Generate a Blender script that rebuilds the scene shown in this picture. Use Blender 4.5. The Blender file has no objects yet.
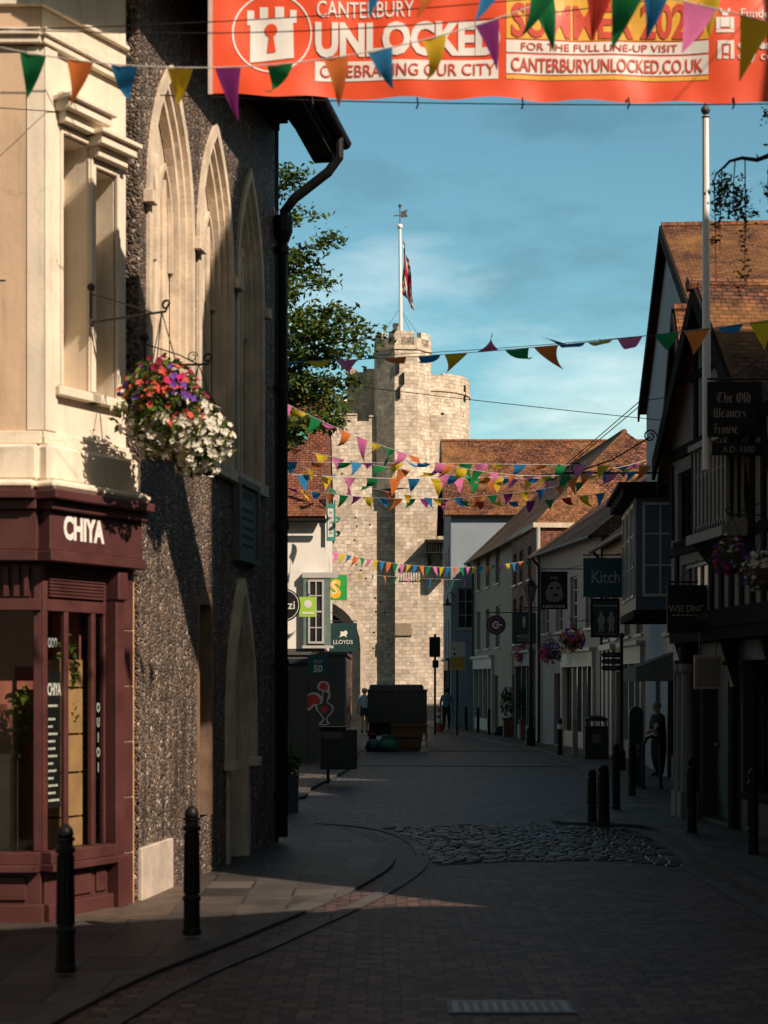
import bpy, bmesh, math, random
from mathutils import Vector, Matrix, noise
R = math.radians
rnd = random.Random(7)
scene = bpy.context.scene
COL = scene.collection

# ------------------------------------------------------------------ camera, sky, sun, exposure
FPX, HOR, CX, EYE = 1600.0, 683.0, 384.0, 2.0
cam_data = bpy.data.cameras.new('camera')
cam = bpy.data.objects.new('camera', cam_data); COL.objects.link(cam)
cam.location = (0, 0, EYE); cam.rotation_euler = (R(90), 0, 0)
cam_data.sensor_fit = 'HORIZONTAL'; cam_data.sensor_width = 24.0; cam_data.lens = 50.0
cam_data.shift_y = (HOR - 512) / 768.0
cam_data.clip_end = 3000; cam_data.clip_start = 0.05
cam_data.dof.use_dof = True; cam_data.dof.focus_distance = 40; cam_data.dof.aperture_fstop = 2.4
scene.camera = cam

SUN_BEHIND, SUN_EL = 42.0, 38.0           # degrees behind the street's right-hand perpendicular, elevation
sv = Vector((math.cos(R(SUN_BEHIND)) * math.cos(R(SUN_EL)), -math.sin(R(SUN_BEHIND)) * math.cos(R(SUN_EL)), math.sin(R(SUN_EL))))
sun_data = bpy.data.lights.new('sun', 'SUN'); sun_data.energy = 5.0; sun_data.angle = R(0.5)
sun_data.color = (1.0, 0.82, 0.66)
sun = bpy.data.objects.new('sun', sun_data); COL.objects.link(sun)
sun.rotation_euler = sv.to_track_quat('Z', 'Y').to_euler(); sun.location = (30, -30, 40)

world = bpy.data.worlds.new('World'); scene.world = world; world.use_nodes = True
wt = world.node_tree; wt.nodes.clear()
def WN(t, **k):
    n = wt.nodes.new(t)
    for a, b in k.items(): setattr(n, a, b)
    return n
w_out = WN('ShaderNodeOutputWorld'); w_bg = WN('ShaderNodeBackground'); w_sky = WN('ShaderNodeTexSky', sky_type='NISHITA')
w_sky.sun_disc = False; w_sky.sun_elevation = R(SUN_EL); w_sky.sun_rotation = R(90 + SUN_BEHIND)
w_sky.air_density = 1.0; w_sky.dust_density = 1.2; w_sky.ozone_density = 1.5
w_bg.inputs['Strength'].default_value = 0.077
w_tint = WN('ShaderNodeMix', data_type='RGBA', blend_type='MULTIPLY'); w_tint.inputs['Factor'].default_value = 1.0
w_tint.inputs['B'].default_value = (0.68, 1.0, 0.84, 1)
w_tc = WN('ShaderNodeTexCoord'); w_map = WN('ShaderNodeMapping'); w_map.inputs['Scale'].default_value = (1.6, 1.6, 4.5)
w_map.inputs['Location'].default_value = (0.35, 0.2, 0.15)
w_n = WN('ShaderNodeTexNoise'); w_n.inputs['Scale'].default_value = 5.5; w_n.inputs['Detail'].default_value = 7; w_n.inputs['Roughness'].default_value = 0.55
w_r = WN('ShaderNodeValToRGB'); w_r.color_ramp.elements[0].position = 0.50; w_r.color_ramp.elements[1].position = 0.66
w_r.color_ramp.elements[1].color = (0.75, 0.75, 0.75, 1)
w_mix = WN('ShaderNodeMix', data_type='RGBA')
w_cl = WN('ShaderNodeMix', data_type='RGBA', blend_type='MULTIPLY'); w_cl.inputs['Factor'].default_value = 1.0
w_cl.inputs['B'].default_value = (.76, .76, .76, 1)
L = wt.links.new
L(w_sky.outputs[0], w_tint.inputs['A']); L(w_tint.outputs['Result'], w_mix.inputs['A']); L(w_tint.outputs['Result'], w_cl.inputs['A'])
L(w_cl.outputs['Result'], w_mix.inputs['B'])
L(w_tc.outputs['Generated'], w_map.inputs['Vector']); L(w_map.outputs[0], w_n.inputs['Vector']); L(w_n.outputs['Fac'], w_r.inputs['Fac'])
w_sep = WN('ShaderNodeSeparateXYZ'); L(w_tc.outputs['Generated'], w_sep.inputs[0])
w_grad = WN('ShaderNodeValToRGB'); w_grad.color_ramp.elements[0].position = 0.0; w_grad.color_ramp.elements[1].position = 0.97   # added sky gain: brighter down the street, dimmer overhead and behind, to balance shade
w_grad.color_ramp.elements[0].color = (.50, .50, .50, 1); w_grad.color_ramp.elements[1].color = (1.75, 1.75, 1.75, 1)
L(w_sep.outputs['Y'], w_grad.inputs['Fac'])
w_gain = WN('ShaderNodeMix', data_type='RGBA', blend_type='MULTIPLY'); w_gain.inputs['Factor'].default_value = 1.0
w_n2 = WN('ShaderNodeTexNoise'); w_n2.inputs['Scale'].default_value = 2.3; w_n2.inputs['Detail'].default_value = 8; w_n2.inputs['Roughness'].default_value = 0.6
w_m2 = WN('ShaderNodeMapping'); w_m2.inputs['Scale'].default_value = (1.0, 1.0, 3.4); w_m2.inputs['Location'].default_value = (1.7, .6, .45); L(w_tc.outputs['Generated'], w_m2.inputs['Vector']); L(w_m2.outputs[0], w_n2.inputs['Vector'])
w_r2 = WN('ShaderNodeValToRGB'); w_r2.color_ramp.elements[0].position = .46; w_r2.color_ramp.elements[1].position = .64; L(w_n2.outputs['Fac'], w_r2.inputs['Fac'])
w_pale = WN('ShaderNodeMix', data_type='RGBA', blend_type='MULTIPLY'); w_pale.inputs['B'].default_value = (2.9, 1.66, 1.42, 1); L(w_tint.outputs['Result'], w_pale.inputs['A']); L(w_r2.outputs['Color'], w_pale.inputs['Factor'])
L(w_pale.outputs['Result'], w_mix.inputs['A']); L(w_pale.outputs['Result'], w_cl.inputs['A'])
L(w_r.outputs['Color'], w_mix.inputs['Factor']); L(w_mix.outputs['Result'], w_gain.inputs['A']); L(w_grad.outputs['Color'], w_gain.inputs['B']); L(w_gain.outputs['Result'], w_bg.inputs['Color']); L(w_bg.outputs[0], w_out.inputs[0])

scene.view_settings.view_transform = 'Standard'; scene.view_settings.look = 'None'
scene.view_settings.exposure = 0.25; scene.view_settings.gamma = 1.0; scene.view_settings.use_curve_mapping = False
scene.render.engine = 'CYCLES'
scene.cycles.max_bounces = 6; scene.cycles.transparent_max_bounces = 12; scene.cycles.use_denoising = True
scene.cycles.caustics_reflective = False; scene.cycles.caustics_refractive = False

# ------------------------------------------------------------------ materials
def nt_new(name):
    m = bpy.data.materials.new(name); m.use_nodes = True
    nt = m.node_tree; nt.nodes.clear()
    out = nt.nodes.new('ShaderNodeOutputMaterial'); b = nt.nodes.new('ShaderNodeBsdfPrincipled')
    nt.links.new(b.outputs[0], out.inputs[0])
    return m, nt, b, out
def c4(c): return (c[0], c[1], c[2], 1.0)
def N(nt, t, **k):
    n = nt.nodes.new(t)
    for a, b in k.items(): setattr(n, a, b)
    return n
def noise_node(nt, vec, scale, detail=4, rough=0.55):
    n = N(nt, 'ShaderNodeTexNoise'); n.inputs['Scale'].default_value = scale
    n.inputs['Detail'].default_value = detail; n.inputs['Roughness'].default_value = rough
    nt.links.new(vec, n.inputs['Vector']); return n
def ramp(nt, fac, p0, p1, c0, c1):
    r = N(nt, 'ShaderNodeValToRGB'); e = r.color_ramp.elements
    e[0].position = p0; e[1].position = p1; e[0].color = c4(c0); e[1].color = c4(c1)
    nt.links.new(fac, r.inputs['Fac']); return r
def mix(nt, fac, a, b, blend='MIX'):
    m = N(nt, 'ShaderNodeMix', data_type='RGBA', blend_type=blend)
    if isinstance(fac, (int, float)): m.inputs['Factor'].default_value = fac
    else: nt.links.new(fac, m.inputs['Factor'])
    for s, v in (('A', a), ('B', b)):
        if isinstance(v, (tuple, list)): m.inputs[s].default_value = c4(v)
        else: nt.links.new(v, m.inputs[s])
    return m.outputs['Result']
def bump(nt, b, h, strength=0.5, dist=0.02, prev=None):
    n = N(nt, 'ShaderNodeBump'); n.inputs['Strength'].default_value = strength; n.inputs['Distance'].default_value = dist
    nt.links.new(h, n.inputs['Height'])
    if prev: nt.links.new(prev.outputs[0], n.inputs['Normal'])
    nt.links.new(n.outputs[0], b.inputs['Normal']); return n
def objvec(nt): return N(nt, 'ShaderNodeTexCoord').outputs['Object']
def uvvec(nt): return N(nt, 'ShaderNodeTexCoord').outputs['UV']
MATS = {}
def plain(name, col, rough=0.6, metal=0.0, var=0.18, scale=5.0, bmp=0.15, dirt=0.0, spec=0.5, streak=0.0):
    if name in MATS: return MATS[name]
    m, nt, b, out = nt_new(name); v = objvec(nt)
    n = noise_node(nt, v, scale, 6, 0.6); n2 = noise_node(nt, v, scale * 9, 3)
    lo = tuple(x * (1 - var) for x in col); hi = tuple(min(1, x * (1 + var)) for x in col)
    c = ramp(nt, n.outputs['Fac'], 0.3, 0.7, lo, hi).outputs['Color']
    if dirt:
        d = noise_node(nt, v, scale * 0.35, 8, 0.7)
        f = ramp(nt, d.outputs['Fac'], 0.48, 0.75, (0, 0, 0), (dirt,) * 3).outputs['Color']
        c = mix(nt, f, c, tuple(x * 0.35 for x in col))
    if streak:     # rain streaks and grime running down the wall
        mp = N(nt, 'ShaderNodeMapping'); mp.inputs['Scale'].default_value = (7, 7, .55); nt.links.new(v, mp.inputs['Vector'])
        d2 = noise_node(nt, mp.outputs[0], 1.6, 6, .65)
        f2 = ramp(nt, d2.outputs['Fac'], .5, .72, (0, 0, 0), (streak,) * 3).outputs['Color']
        c = mix(nt, f2, c, tuple(x * .42 for x in col))
        cr = N(nt, 'ShaderNodeTexVoronoi', feature='DISTANCE_TO_EDGE'); cr.inputs['Scale'].default_value = .6
        wv_ = noise_node(nt, v, 3.0, 5, .7); wm = mix(nt, .3, v, wv_.outputs['Color']); nt.links.new(wm, cr.inputs['Vector'])
        f3 = ramp(nt, cr.outputs['Distance'], .0, .005, (streak * .55,) * 3, (0, 0, 0)).outputs['Color']
        c = mix(nt, f3, c, tuple(x * .3 for x in col))
    nt.links.new(c, b.inputs['Base Color'])
    rr = ramp(nt, n.outputs['Fac'], 0.25, 0.75, (max(0, rough - .12),) * 3, (min(1, rough + .12),) * 3)
    nt.links.new(rr.outputs['Color'], b.inputs['Roughness'])
    b.inputs['Metallic'].default_value = metal; b.inputs['Specular IOR Level'].default_value = spec
    if bmp: bump(nt, b, n2.outputs['Fac'], bmp, 0.01)
    MATS[name] = m; return m
def brick(name, c1, c2, mortar, bw, bh, ms=0.01, offset=0.5, rough=0.8, patch=None, patch_amt=0.5, patch_scale=0.6, bmp=0.6, warp=0.02, var=0.5, stain=0.25, top=None):
    """Courses of bricks, blocks, tiles or paviors, in metres on the UVs."""
    if name in MATS: return MATS[name]
    m, nt, b, out = nt_new(name); uv = uvvec(nt); ov = objvec(nt)
    wn = noise_node(nt, ov, 2.5, 3); sub = N(nt, 'ShaderNodeVectorMath', operation='SUBTRACT'); sub.inputs[1].default_value = (.5, .5, .5)
    nt.links.new(wn.outputs['Color'], sub.inputs[0])
    sc = N(nt, 'ShaderNodeVectorMath', operation='SCALE'); sc.inputs['Scale'].default_value = warp; nt.links.new(sub.outputs[0], sc.inputs[0])
    ad = N(nt, 'ShaderNodeVectorMath', operation='ADD'); nt.links.new(uv, ad.inputs[0]); nt.links.new(sc.outputs[0], ad.inputs[1])
    t = N(nt, 'ShaderNodeTexBrick'); t.offset = offset; t.squash = 1.0
    t.inputs['Scale'].default_value = 1.0; t.inputs['Brick Width'].default_value = bw; t.inputs['Row Height'].default_value = bh
    t.inputs['Mortar Size'].default_value = ms; t.inputs['Mortar Smooth'].default_value = 0.3; t.inputs['Bias'].default_value = 0.0
    t.inputs['Color1'].default_value = c4(c1); t.inputs['Color2'].default_value = c4(c2); t.inputs['Mortar'].default_value = c4(mortar)
    nt.links.new(ad.outputs[0], t.inputs['Vector'])
    n = noise_node(nt, ov, 1.3, 7, 0.65); n2 = noise_node(nt, ov, 14, 4)
    c = t.outputs['Color']
    # second brick layer with big colour jumps, so single units differ
    v2 = N(nt, 'ShaderNodeTexWhiteNoise', noise_dimensions='2D')
    fl = N(nt, 'ShaderNodeVectorMath', operation='DIVIDE'); fl.inputs[1].default_value = (bw * 0.5, bh, 1); nt.links.new(ad.outputs[0], fl.inputs[0])
    fl2 = N(nt, 'ShaderNodeVectorMath', operation='FLOOR'); nt.links.new(fl.outputs[0], fl2.inputs[0]); nt.links.new(fl2.outputs[0], v2.inputs['Vector'])
    g = ramp(nt, v2.outputs['Value'], 0.0, 1.0, (1 - var,) * 3, (1 + var * .6,) * 3).outputs['Color']
    c = mix(nt, 1.0, c, g, 'MULTIPLY')
    if patch:
        pn = noise_node(nt, ov, patch_scale, 8, 0.7)
        f = ramp(nt, pn.outputs['Fac'], 0.45, 0.68, (0, 0, 0), (patch_amt,) * 3).outputs['Color']
        c = mix(nt, f, c, patch)
    s = ramp(nt, n.outputs['Fac'], 0.3, 0.75, (1 + stain * .4,) * 3, (1 - stain,) * 3).outputs['Color']
    c = mix(nt, 1.0, c, s, 'MULTIPLY')
    nt.links.new(c, b.inputs['Base Color']); b.inputs['Roughness'].default_value = rough; b.inputs['Specular IOR Level'].default_value = 0.3
    inv = N(nt, 'ShaderNodeMath', operation='SUBTRACT'); inv.inputs[0].default_value = 1.0; nt.links.new(t.outputs['Fac'], inv.inputs[1])
    ma = N(nt, 'ShaderNodeMath', operation='MULTIPLY_ADD'); ma.inputs[1].default_value = 0.35; nt.links.new(n2.outputs['Fac'], ma.inputs[0]); nt.links.new(inv.outputs[0], ma.inputs[2])
    ma2 = N(nt, 'ShaderNodeMath', operation='MULTIPLY_ADD'); ma2.inputs[1].default_value = 0.5; nt.links.new(v2.outputs['Value'], ma2.inputs[0]); nt.links.new(ma.outputs[0], ma2.inputs[2])
    bump(nt, b, ma2.outputs[0], bmp, 0.02)
    MATS[name] = m; return m
def flint(name):
    if name in MATS: return MATS[name]
    m, nt, b, out = nt_new(name); ov = objvec(nt)
    mp = N(nt, 'ShaderNodeMapping'); mp.inputs['Scale'].default_value = (1, 1, 1.25); nt.links.new(ov, mp.inputs['Vector'])
    vo = N(nt, 'ShaderNodeTexVoronoi', feature='F1'); vo.inputs['Scale'].default_value = 20; vo.inputs['Randomness'].default_value = 1
    ve = N(nt, 'ShaderNodeTexVoronoi', feature='DISTANCE_TO_EDGE'); ve.inputs['Scale'].default_value = 20
    nt.links.new(mp.outputs[0], vo.inputs['Vector']); nt.links.new(mp.outputs[0], ve.inputs['Vector'])
    sep = N(nt, 'ShaderNodeSeparateColor'); nt.links.new(vo.outputs['Color'], sep.inputs[0])
    r = N(nt, 'ShaderNodeValToRGB'); e = r.color_ramp.elements
    e[0].position = 0; e[0].color = (.028, .023, .022, 1); e[1].position = 1; e[1].color = (.68, .56, .45, 1)
    for p, cc in ((.28, (.06, .044, .038, 1)), (.6, (.18, .125, .096, 1)), (.84, (.33, .24, .18, 1))):
        q = e.new(p); q.color = cc
    nt.links.new(sep.outputs[0], r.inputs['Fac'])
    f = ramp(nt, ve.outputs['Distance'], 0.05, 0.16, (1, 1, 1), (0, 0, 0)).outputs['Color']
    c = mix(nt, f, r.outputs['Color'], (.27, .20, .145))
    n = noise_node(nt, ov, 1.1, 7, .65)
    c = mix(nt, 1.0, c, ramp(nt, n.outputs['Fac'], .3, .7, (1.15,) * 3, (.6,) * 3).outputs['Color'], 'MULTIPLY')
    mp2 = N(nt, 'ShaderNodeMapping'); mp2.inputs['Scale'].default_value = (4, 4, .45); nt.links.new(ov, mp2.inputs['Vector'])
    st = noise_node(nt, mp2.outputs[0], 1.8, 6, .65)
    c = mix(nt, 1.0, c, ramp(nt, st.outputs['Fac'], .45, .68, (1.08,) * 3, (.38, .36, .36)).outputs['Color'], 'MULTIPLY')
    big = noise_node(nt, ov, 3.4, 3, .5)
    c = mix(nt, ramp(nt, big.outputs['Fac'], .58, .66, (0, 0, 0), (.55,) * 3).outputs['Color'], c, (.20, .125, .085))
    nt.links.new(c, b.inputs['Base Color']); b.inputs['Roughness'].default_value = .6
    mx = N(nt, 'ShaderNodeMath', operation='MINIMUM'); mx.inputs[1].default_value = .25; nt.links.new(ve.outputs['Distance'], mx.inputs[0])
    bump(nt, b, mx.outputs[0], 1.0, 0.12)
    MATS[name] = m; return m
def cloth(name, col, trans=0.35):
    if name in MATS: return MATS[name]
    m, nt, b, out = nt_new(name); v = objvec(nt); n = noise_node(nt, v, 6, 4)
    c = ramp(nt, n.outputs['Fac'], .3, .7, tuple(x * .85 for x in col), tuple(min(1, x * 1.1) for x in col)).outputs['Color']
    nt.links.new(c, b.inputs['Base Color']); b.inputs['Roughness'].default_value = .75; b.inputs['Specular IOR Level'].default_value = .25
    tr = N(nt, 'ShaderNodeBsdfTranslucent'); nt.links.new(c, tr.inputs[0])
    ms = N(nt, 'ShaderNodeMixShader'); ms.inputs[0].default_value = trans
    nt.links.new(b.outputs[0], ms.inputs[1]); nt.links.new(tr.outputs[0], ms.inputs[2]); nt.links.new(ms.outputs[0], out.inputs[0])
    MATS[name] = m; return m
def clear_glass(name):
    if name in MATS: return MATS[name]
    m, nt, b, out = nt_new(name)
    tr = N(nt, 'ShaderNodeBsdfTransparent'); tr.inputs[0].default_value = (.86, .9, .88, 1)
    gl = N(nt, 'ShaderNodeBsdfGlossy'); gl.inputs['Roughness'].default_value = .03
    lw = N(nt, 'ShaderNodeLayerWeight'); lw.inputs['Blend'].default_value = .5; pw = N(nt, 'ShaderNodeMath', operation='POWER'); pw.inputs[1].default_value = 3.5; nt.links.new(lw.outputs['Facing'], pw.inputs[0]); fr = N(nt, 'ShaderNodeMath', operation='MULTIPLY_ADD'); fr.inputs[1].default_value = .6; fr.inputs[2].default_value = .03; nt.links.new(pw.outputs[0], fr.inputs[0])
    ms = N(nt, 'ShaderNodeMixShader'); nt.links.new(fr.outputs[0], ms.inputs[0]); nt.links.new(tr.outputs[0], ms.inputs[1]); nt.links.new(gl.outputs[0], ms.inputs[2])
    nt.links.new(ms.outputs[0], out.inputs[0]); MATS[name] = m; return m
def dark_glass(name='window glass'):
    if name in MATS: return MATS[name]
    m, nt, b, out = nt_new(name); v = objvec(nt); n = noise_node(nt, v, .9, 3)
    c = ramp(nt, n.outputs['Fac'], .35, .65, (.006, .008, .010), (.035, .04, .045)).outputs['Color']
    nt.links.new(c, b.inputs['Base Color']); b.inputs['Roughness'].default_value = .06
    n2 = noise_node(nt, v, 2.2, 2); bump(nt, b, n2.outputs['Fac'], .05, .02)
    MATS[name] = m; return m

M_cream = plain('cream stucco', (.60, .43, .285), .85, var=.10, scale=1.6, bmp=.3, dirt=.32, streak=.42)
M_white = plain('white stucco trim', (.76, .66, .52), .8, var=.08, scale=2.2, bmp=.25, dirt=.32, streak=.34)
M_stone = plain('pale limestone', (.66, .55, .42), .85, var=.22, scale=3.0, bmp=.5, dirt=.5, streak=.5)
M_flint = flint('knapped flint')
M_maroon = plain('maroon shop paint', (.078, .025, .023), .5, var=.2, scale=3, bmp=.08, dirt=.3)
M_black = plain('black paint', (.008, .008, .009), .45, var=.25, scale=6, bmp=.1, spec=.22)
M_iron = plain('wrought iron', (.016, .015, .015), .5, var=.3, scale=9, bmp=.2)
M_timber = plain('blackened oak', (.020, .017, .015), .85, var=.35, scale=4, bmp=.5, spec=.05)
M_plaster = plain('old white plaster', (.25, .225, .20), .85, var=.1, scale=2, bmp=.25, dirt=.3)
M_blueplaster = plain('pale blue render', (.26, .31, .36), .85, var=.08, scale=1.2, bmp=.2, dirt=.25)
M_whitewall = plain('whitewashed wall', (.80, .76, .68), .85, var=.06, scale=1.4, bmp=.25, dirt=.12)
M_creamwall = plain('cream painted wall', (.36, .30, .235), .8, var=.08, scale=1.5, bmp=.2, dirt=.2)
M_greywall = plain('grey shop cladding', (.085, .080, .078), .6, var=.1, scale=2, bmp=.06)
M_navy = plain('navy shop paint', (.018, .030, .040), .45, var=.2, scale=3, bmp=.1)
M_whitepaint = plain('white joinery paint', (.48, .46, .43), .5, var=.08, scale=4, bmp=.08, dirt=.2)
M_bluegrey = plain('weathered blue paint', (.07, .10, .13), .55, var=.25, scale=3, bmp=.12)
M_tile = brick('red clay roof tile', (.30, .105, .045), (.17, .065, .038), (.035, .02, .015), .17, .105, .012, patch=(.36, .17, .045), patch_amt=.6, patch_scale=.9, bmp=.9, warp=.03, var=.55, stain=.35)
M_tile_old = brick('lichened roof tile', (.20, .075, .038), (.11, .048, .03), (.03, .018, .014), .165, .092, .011, patch=(.40, .19, .045), patch_amt=.7, patch_scale=.42, bmp=.9, warp=.04, var=.55, stain=.4)
M_tile_far = brick('far clay roof tile', (.29, .105, .048), (.15, .062, .040), (.05, .026, .018), .17, .12, .014, patch=(.40, .20, .065), patch_amt=.8, patch_scale=.42, bmp=.9, warp=.06, var=.75, stain=.62)
M_redbrick = brick('red brick wall', (.30, .085, .05), (.19, .055, .035), (.22, .18, .14), .225, .075, .01, bmp=.5, var=.5, stain=.3)
M_rag = brick('ragstone blocks', (.84, .71, .57), (.72, .60, .47), (.60, .49, .37), .40, .21, .013, patch=(.40, .29, .19), patch_amt=.6, patch_scale=.55, bmp=.8, warp=.24, var=.26, stain=.38)
M_roadbrick = brick('red road paviors', (.140, .076, .058), (.095, .060, .050), (.022, .018, .016), .21, .105, .010, patch=(.055, .035, .03), patch_amt=.6, patch_scale=.45, bmp=.9, warp=.02, var=.6, stain=.45, rough=.62)
M_roadgrey = brick('grey road paviors', (.108, .102, .104), (.078, .074, .077), (.024, .023, .024), .25, .125, .012, patch=(.05, .046, .046), patch_amt=.6, patch_scale=.35, bmp=.9, warp=.02, var=.6, stain=.45, rough=.6)
M_flag = brick('york stone flags', (.095, .080, .068), (.066, .057, .050), (.03, .026, .024), .85, .55, .014, patch=(.075, .06, .052), patch_amt=.6, patch_scale=.5, bmp=.7, warp=.03, var=.5, stain=.5, rough=.6)
M_setts = brick('granite setts', (.115, .108, .105), (.068, .065, .066), (.012, .012, .012), .24, .15, .03, bmp=1.0, warp=.07, var=.6, stain=.4, rough=.45)
M_kerb = brick('granite kerb', (.10, .09, .082), (.068, .062, .058), (.03, .03, .03), .9, .6, .012, bmp=.4, var=.25, stain=.35, rough=.65)
M_gold = plain('aged gilt lettering', (.36, .31, .24), .5, var=.1, bmp=0)
M_offwhite = plain('off white lettering', (.72, .70, .64), .6, var=.05, bmp=0)
M_leaf = cloth('green leaf', (.075, .13, .02), .35)
M_leaf2 = cloth('yellow green leaf', (.16, .20, .03), .4)
M_leaf3 = cloth('deep green leaf', (.025, .050, .014), .25)
M_bark = plain('rough bark', (.06, .045, .033), .9, var=.35, scale=6, bmp=.6)
M_glass = dark_glass(); M_clear = clear_glass('shop glass')
M_skin = plain('skin', (.42, .25, .18), .6, var=.06, bmp=.05)
M_lead = plain('lead grey metal', (.10, .10, .105), .5, .3, bmp=.1)
M_bin = plain('dark green bin paint', (.014, .019, .018), .4, var=.2, bmp=.1)

# ------------------------------------------------------------------ mesh building helpers
def P(px, py, d):
    """Point seen at pixel (px, py) of a camera at eye height, d metres down the street (used to survey the place)."""
    return Vector(((px - CX) / FPX * d, d, EYE + (HOR - py) / FPX * d))
def frame(o, u):
    """Matrix of a facade: a runs along u, b outwards (u turned left by 90 degrees), c up."""
    u = Vector((u[0], u[1], 0)).normalized(); n = Vector((-u.y, u.x, 0))
    return Matrix(((u.x, n.x, 0, o[0]), (u.y, n.y, 0, o[1]), (0, 0, 1, o[2] if len(o) > 2 else 0), (0, 0, 0, 1)))
class MB:
    def __init__(s, T=None): s.v = []; s.f = []; s.m = []; s.T = T or Matrix()
    def add(s, vs, fs, mi=0):
        o = len(s.v); s.v += [s.T @ Vector(p) for p in vs]; s.f += [tuple(o + i for i in f) for f in fs]; s.m += [mi] * len(fs); return s
    def box(s, p0, p1, mi=0):
        (x0, y0, z0), (x1, y1, z1) = p0, p1
        return s.add([(x0, y0, z0), (x1, y0, z0), (x1, y1, z0), (x0, y1, z0), (x0, y0, z1), (x1, y0, z1), (x1, y1, z1), (x0, y1, z1)],
                     [(3, 2, 1, 0), (4, 5, 6, 7), (0, 1, 5, 4), (1, 2, 6, 5), (2, 3, 7, 6), (3, 0, 4, 7)], mi)
    def quad(s, a, b, c, d, mi=0): return s.add([a, b, c, d], [(0, 1, 2, 3)], mi)
    def poly(s, pts, mi=0): return s.add(pts, [tuple(range(len(pts)))], mi)
    def prism(s, pts, vec, mi=0):
        n = len(pts); vec = Vector(vec); q = [Vector(p) + vec for p in pts]
        fs = [tuple(range(n))[::-1], tuple(range(n, 2 * n))] + [(i, (i + 1) % n, n + (i + 1) % n, n + i) for i in range(n)]
        return s.add([Vector(p) for p in pts] + q, fs, mi)
    def tube(s, pts, r, n=8, mi=0, cap=True):
        pts = [Vector(p) for p in pts]; k = len(pts); rs = r if isinstance(r, (list, tuple)) else [r] * k
        vs = []; fs = []; up = Vector((0.013, 0.021, 1))
        prev = None
        for i in range(k):
            d = (pts[min(i + 1, k - 1)] - pts[max(i - 1, 0)])
            d = d.normalized() if d.length > 1e-9 else Vector((0, 0, 1))
            if prev is None:
                x = d.cross(up) if abs(d.z) < .95 else d.cross(Vector((1, 0, 0)))
                x.normalize()
            else:
                x = prev - d * prev.dot(d); x.normalize()
            prev = x; y = d.cross(x)
            for j in range(n):
                a = 2 * math.pi * j / n; vs.append(pts[i] + (x * math.cos(a) + y * math.sin(a)) * rs[i])
        for i in range(k - 1):
            for j in range(n): fs.append((i * n + j, i * n + (j + 1) % n, (i + 1) * n + (j + 1) % n, (i + 1) * n + j))
        if cap: fs.append(tuple(range(n))[::-1]); fs.append(tuple((k - 1) * n + j for j in range(n)))
        return s.add(vs, fs, mi)
    def lathe(s, prof, c=(0, 0, 0), n=14, mi=0):
        vs = []; fs = []; k = len(prof)
        for r_, z in prof:
            for j in range(n):
                a = 2 * math.pi * j / n; vs.append((c[0] + r_ * math.cos(a), c[1] + r_ * math.sin(a), c[2] + z))
        for i in range(k - 1):
            for j in range(n): fs.append((i * n + j, i * n + (j + 1) % n, (i + 1) * n + (j + 1) % n, (i + 1) * n + j))
        fs.append(tuple(range(n))[::-1]); fs.append(tuple((k - 1) * n + j for j in range(n)))
        return s.add(vs, fs, mi)
    def ball(s, c, r, n=10, mi=0, sz=1.0):
        return s.lathe([(r * math.sin(math.pi * i / n) + 1e-4, -r * sz * math.cos(math.pi * i / n)) for i in range(n + 1)], c, n, mi)
    def build(s, name, mats, parent=None, smooth=False, bevel=0.0, clean=True):
        if not isinstance(mats, (list, tuple)): mats = [mats]
        off = wloc(parent) if parent else Vector((0, 0, 0))
        me = bpy.data.meshes.new(name); me.from_pydata([tuple(p - off) for p in s.v], [], s.f)
        for m in mats: me.materials.append(m)
        me.polygons.foreach_set('material_index', s.m)
        if clean:
            bm = bmesh.new(); bm.from_mesh(me); bmesh.ops.recalc_face_normals(bm, faces=bm.faces)
            if bevel:
                es = [e for e in bm.edges if len(e.link_faces) == 2 and e.calc_face_angle(0) > R(40)]
                if es: bmesh.ops.bevel(bm, geom=es, offset=bevel, segments=1, affect='EDGES', clamp_overlap=True)
            bm.to_mesh(me); bm.free()
        me.update()
        uvl = me.uv_layers.new(name='UVMap'); co = me.vertices
        for p in me.polygons:
            n = p.normal
            if abs(n.z) > .95: u = Vector((1, 0, 0)); v = Vector((0, 1, 0))
            else:
                u = Vector((-n.y, n.x, 0)).normalized(); v = n.cross(u)
                if v.z < 0: v = -v
            for li in p.loop_indices:
                q = co[me.loops[li].vertex_index].co + off; uvl.data[li].uv = (q.dot(u), q.dot(v))
            p.use_smooth = smooth
        o = bpy.data.objects.new(name, me); COL.objects.link(o)
        if parent: o.parent = parent
        return o
def wloc(o):
    l = Vector(o.location); p = o.parent
    while p: l += Vector(p.location); p = p.parent
    return l
def tag(o, label, cat, group=None):
    o['label'] = label; o['category'] = cat
    if group: o['group'] = group
    return o
def thing(name, label, cat, loc=(0, 0, 0), group=None):
    o = bpy.data.objects.new(name, None); COL.objects.link(o); o.location = loc; o.empty_display_size = .2
    return tag(o, label, cat, group)
def struct(o): o['kind'] = 'structure'; return o
def dup(o, loc, label=None, group=None, rotz=0.0):
    r = o.copy(); COL.objects.link(r); r.location = loc; r.rotation_euler = (0, 0, rotz)
    if label: r['label'] = label
    if group: r['group'] = group
    for ch in o.children:
        c = ch.copy(); COL.objects.link(c); c.parent = r
        for g in ch.children:
            d = g.copy(); COL.objects.link(d); d.parent = c
    return r
FONT = {}
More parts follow.
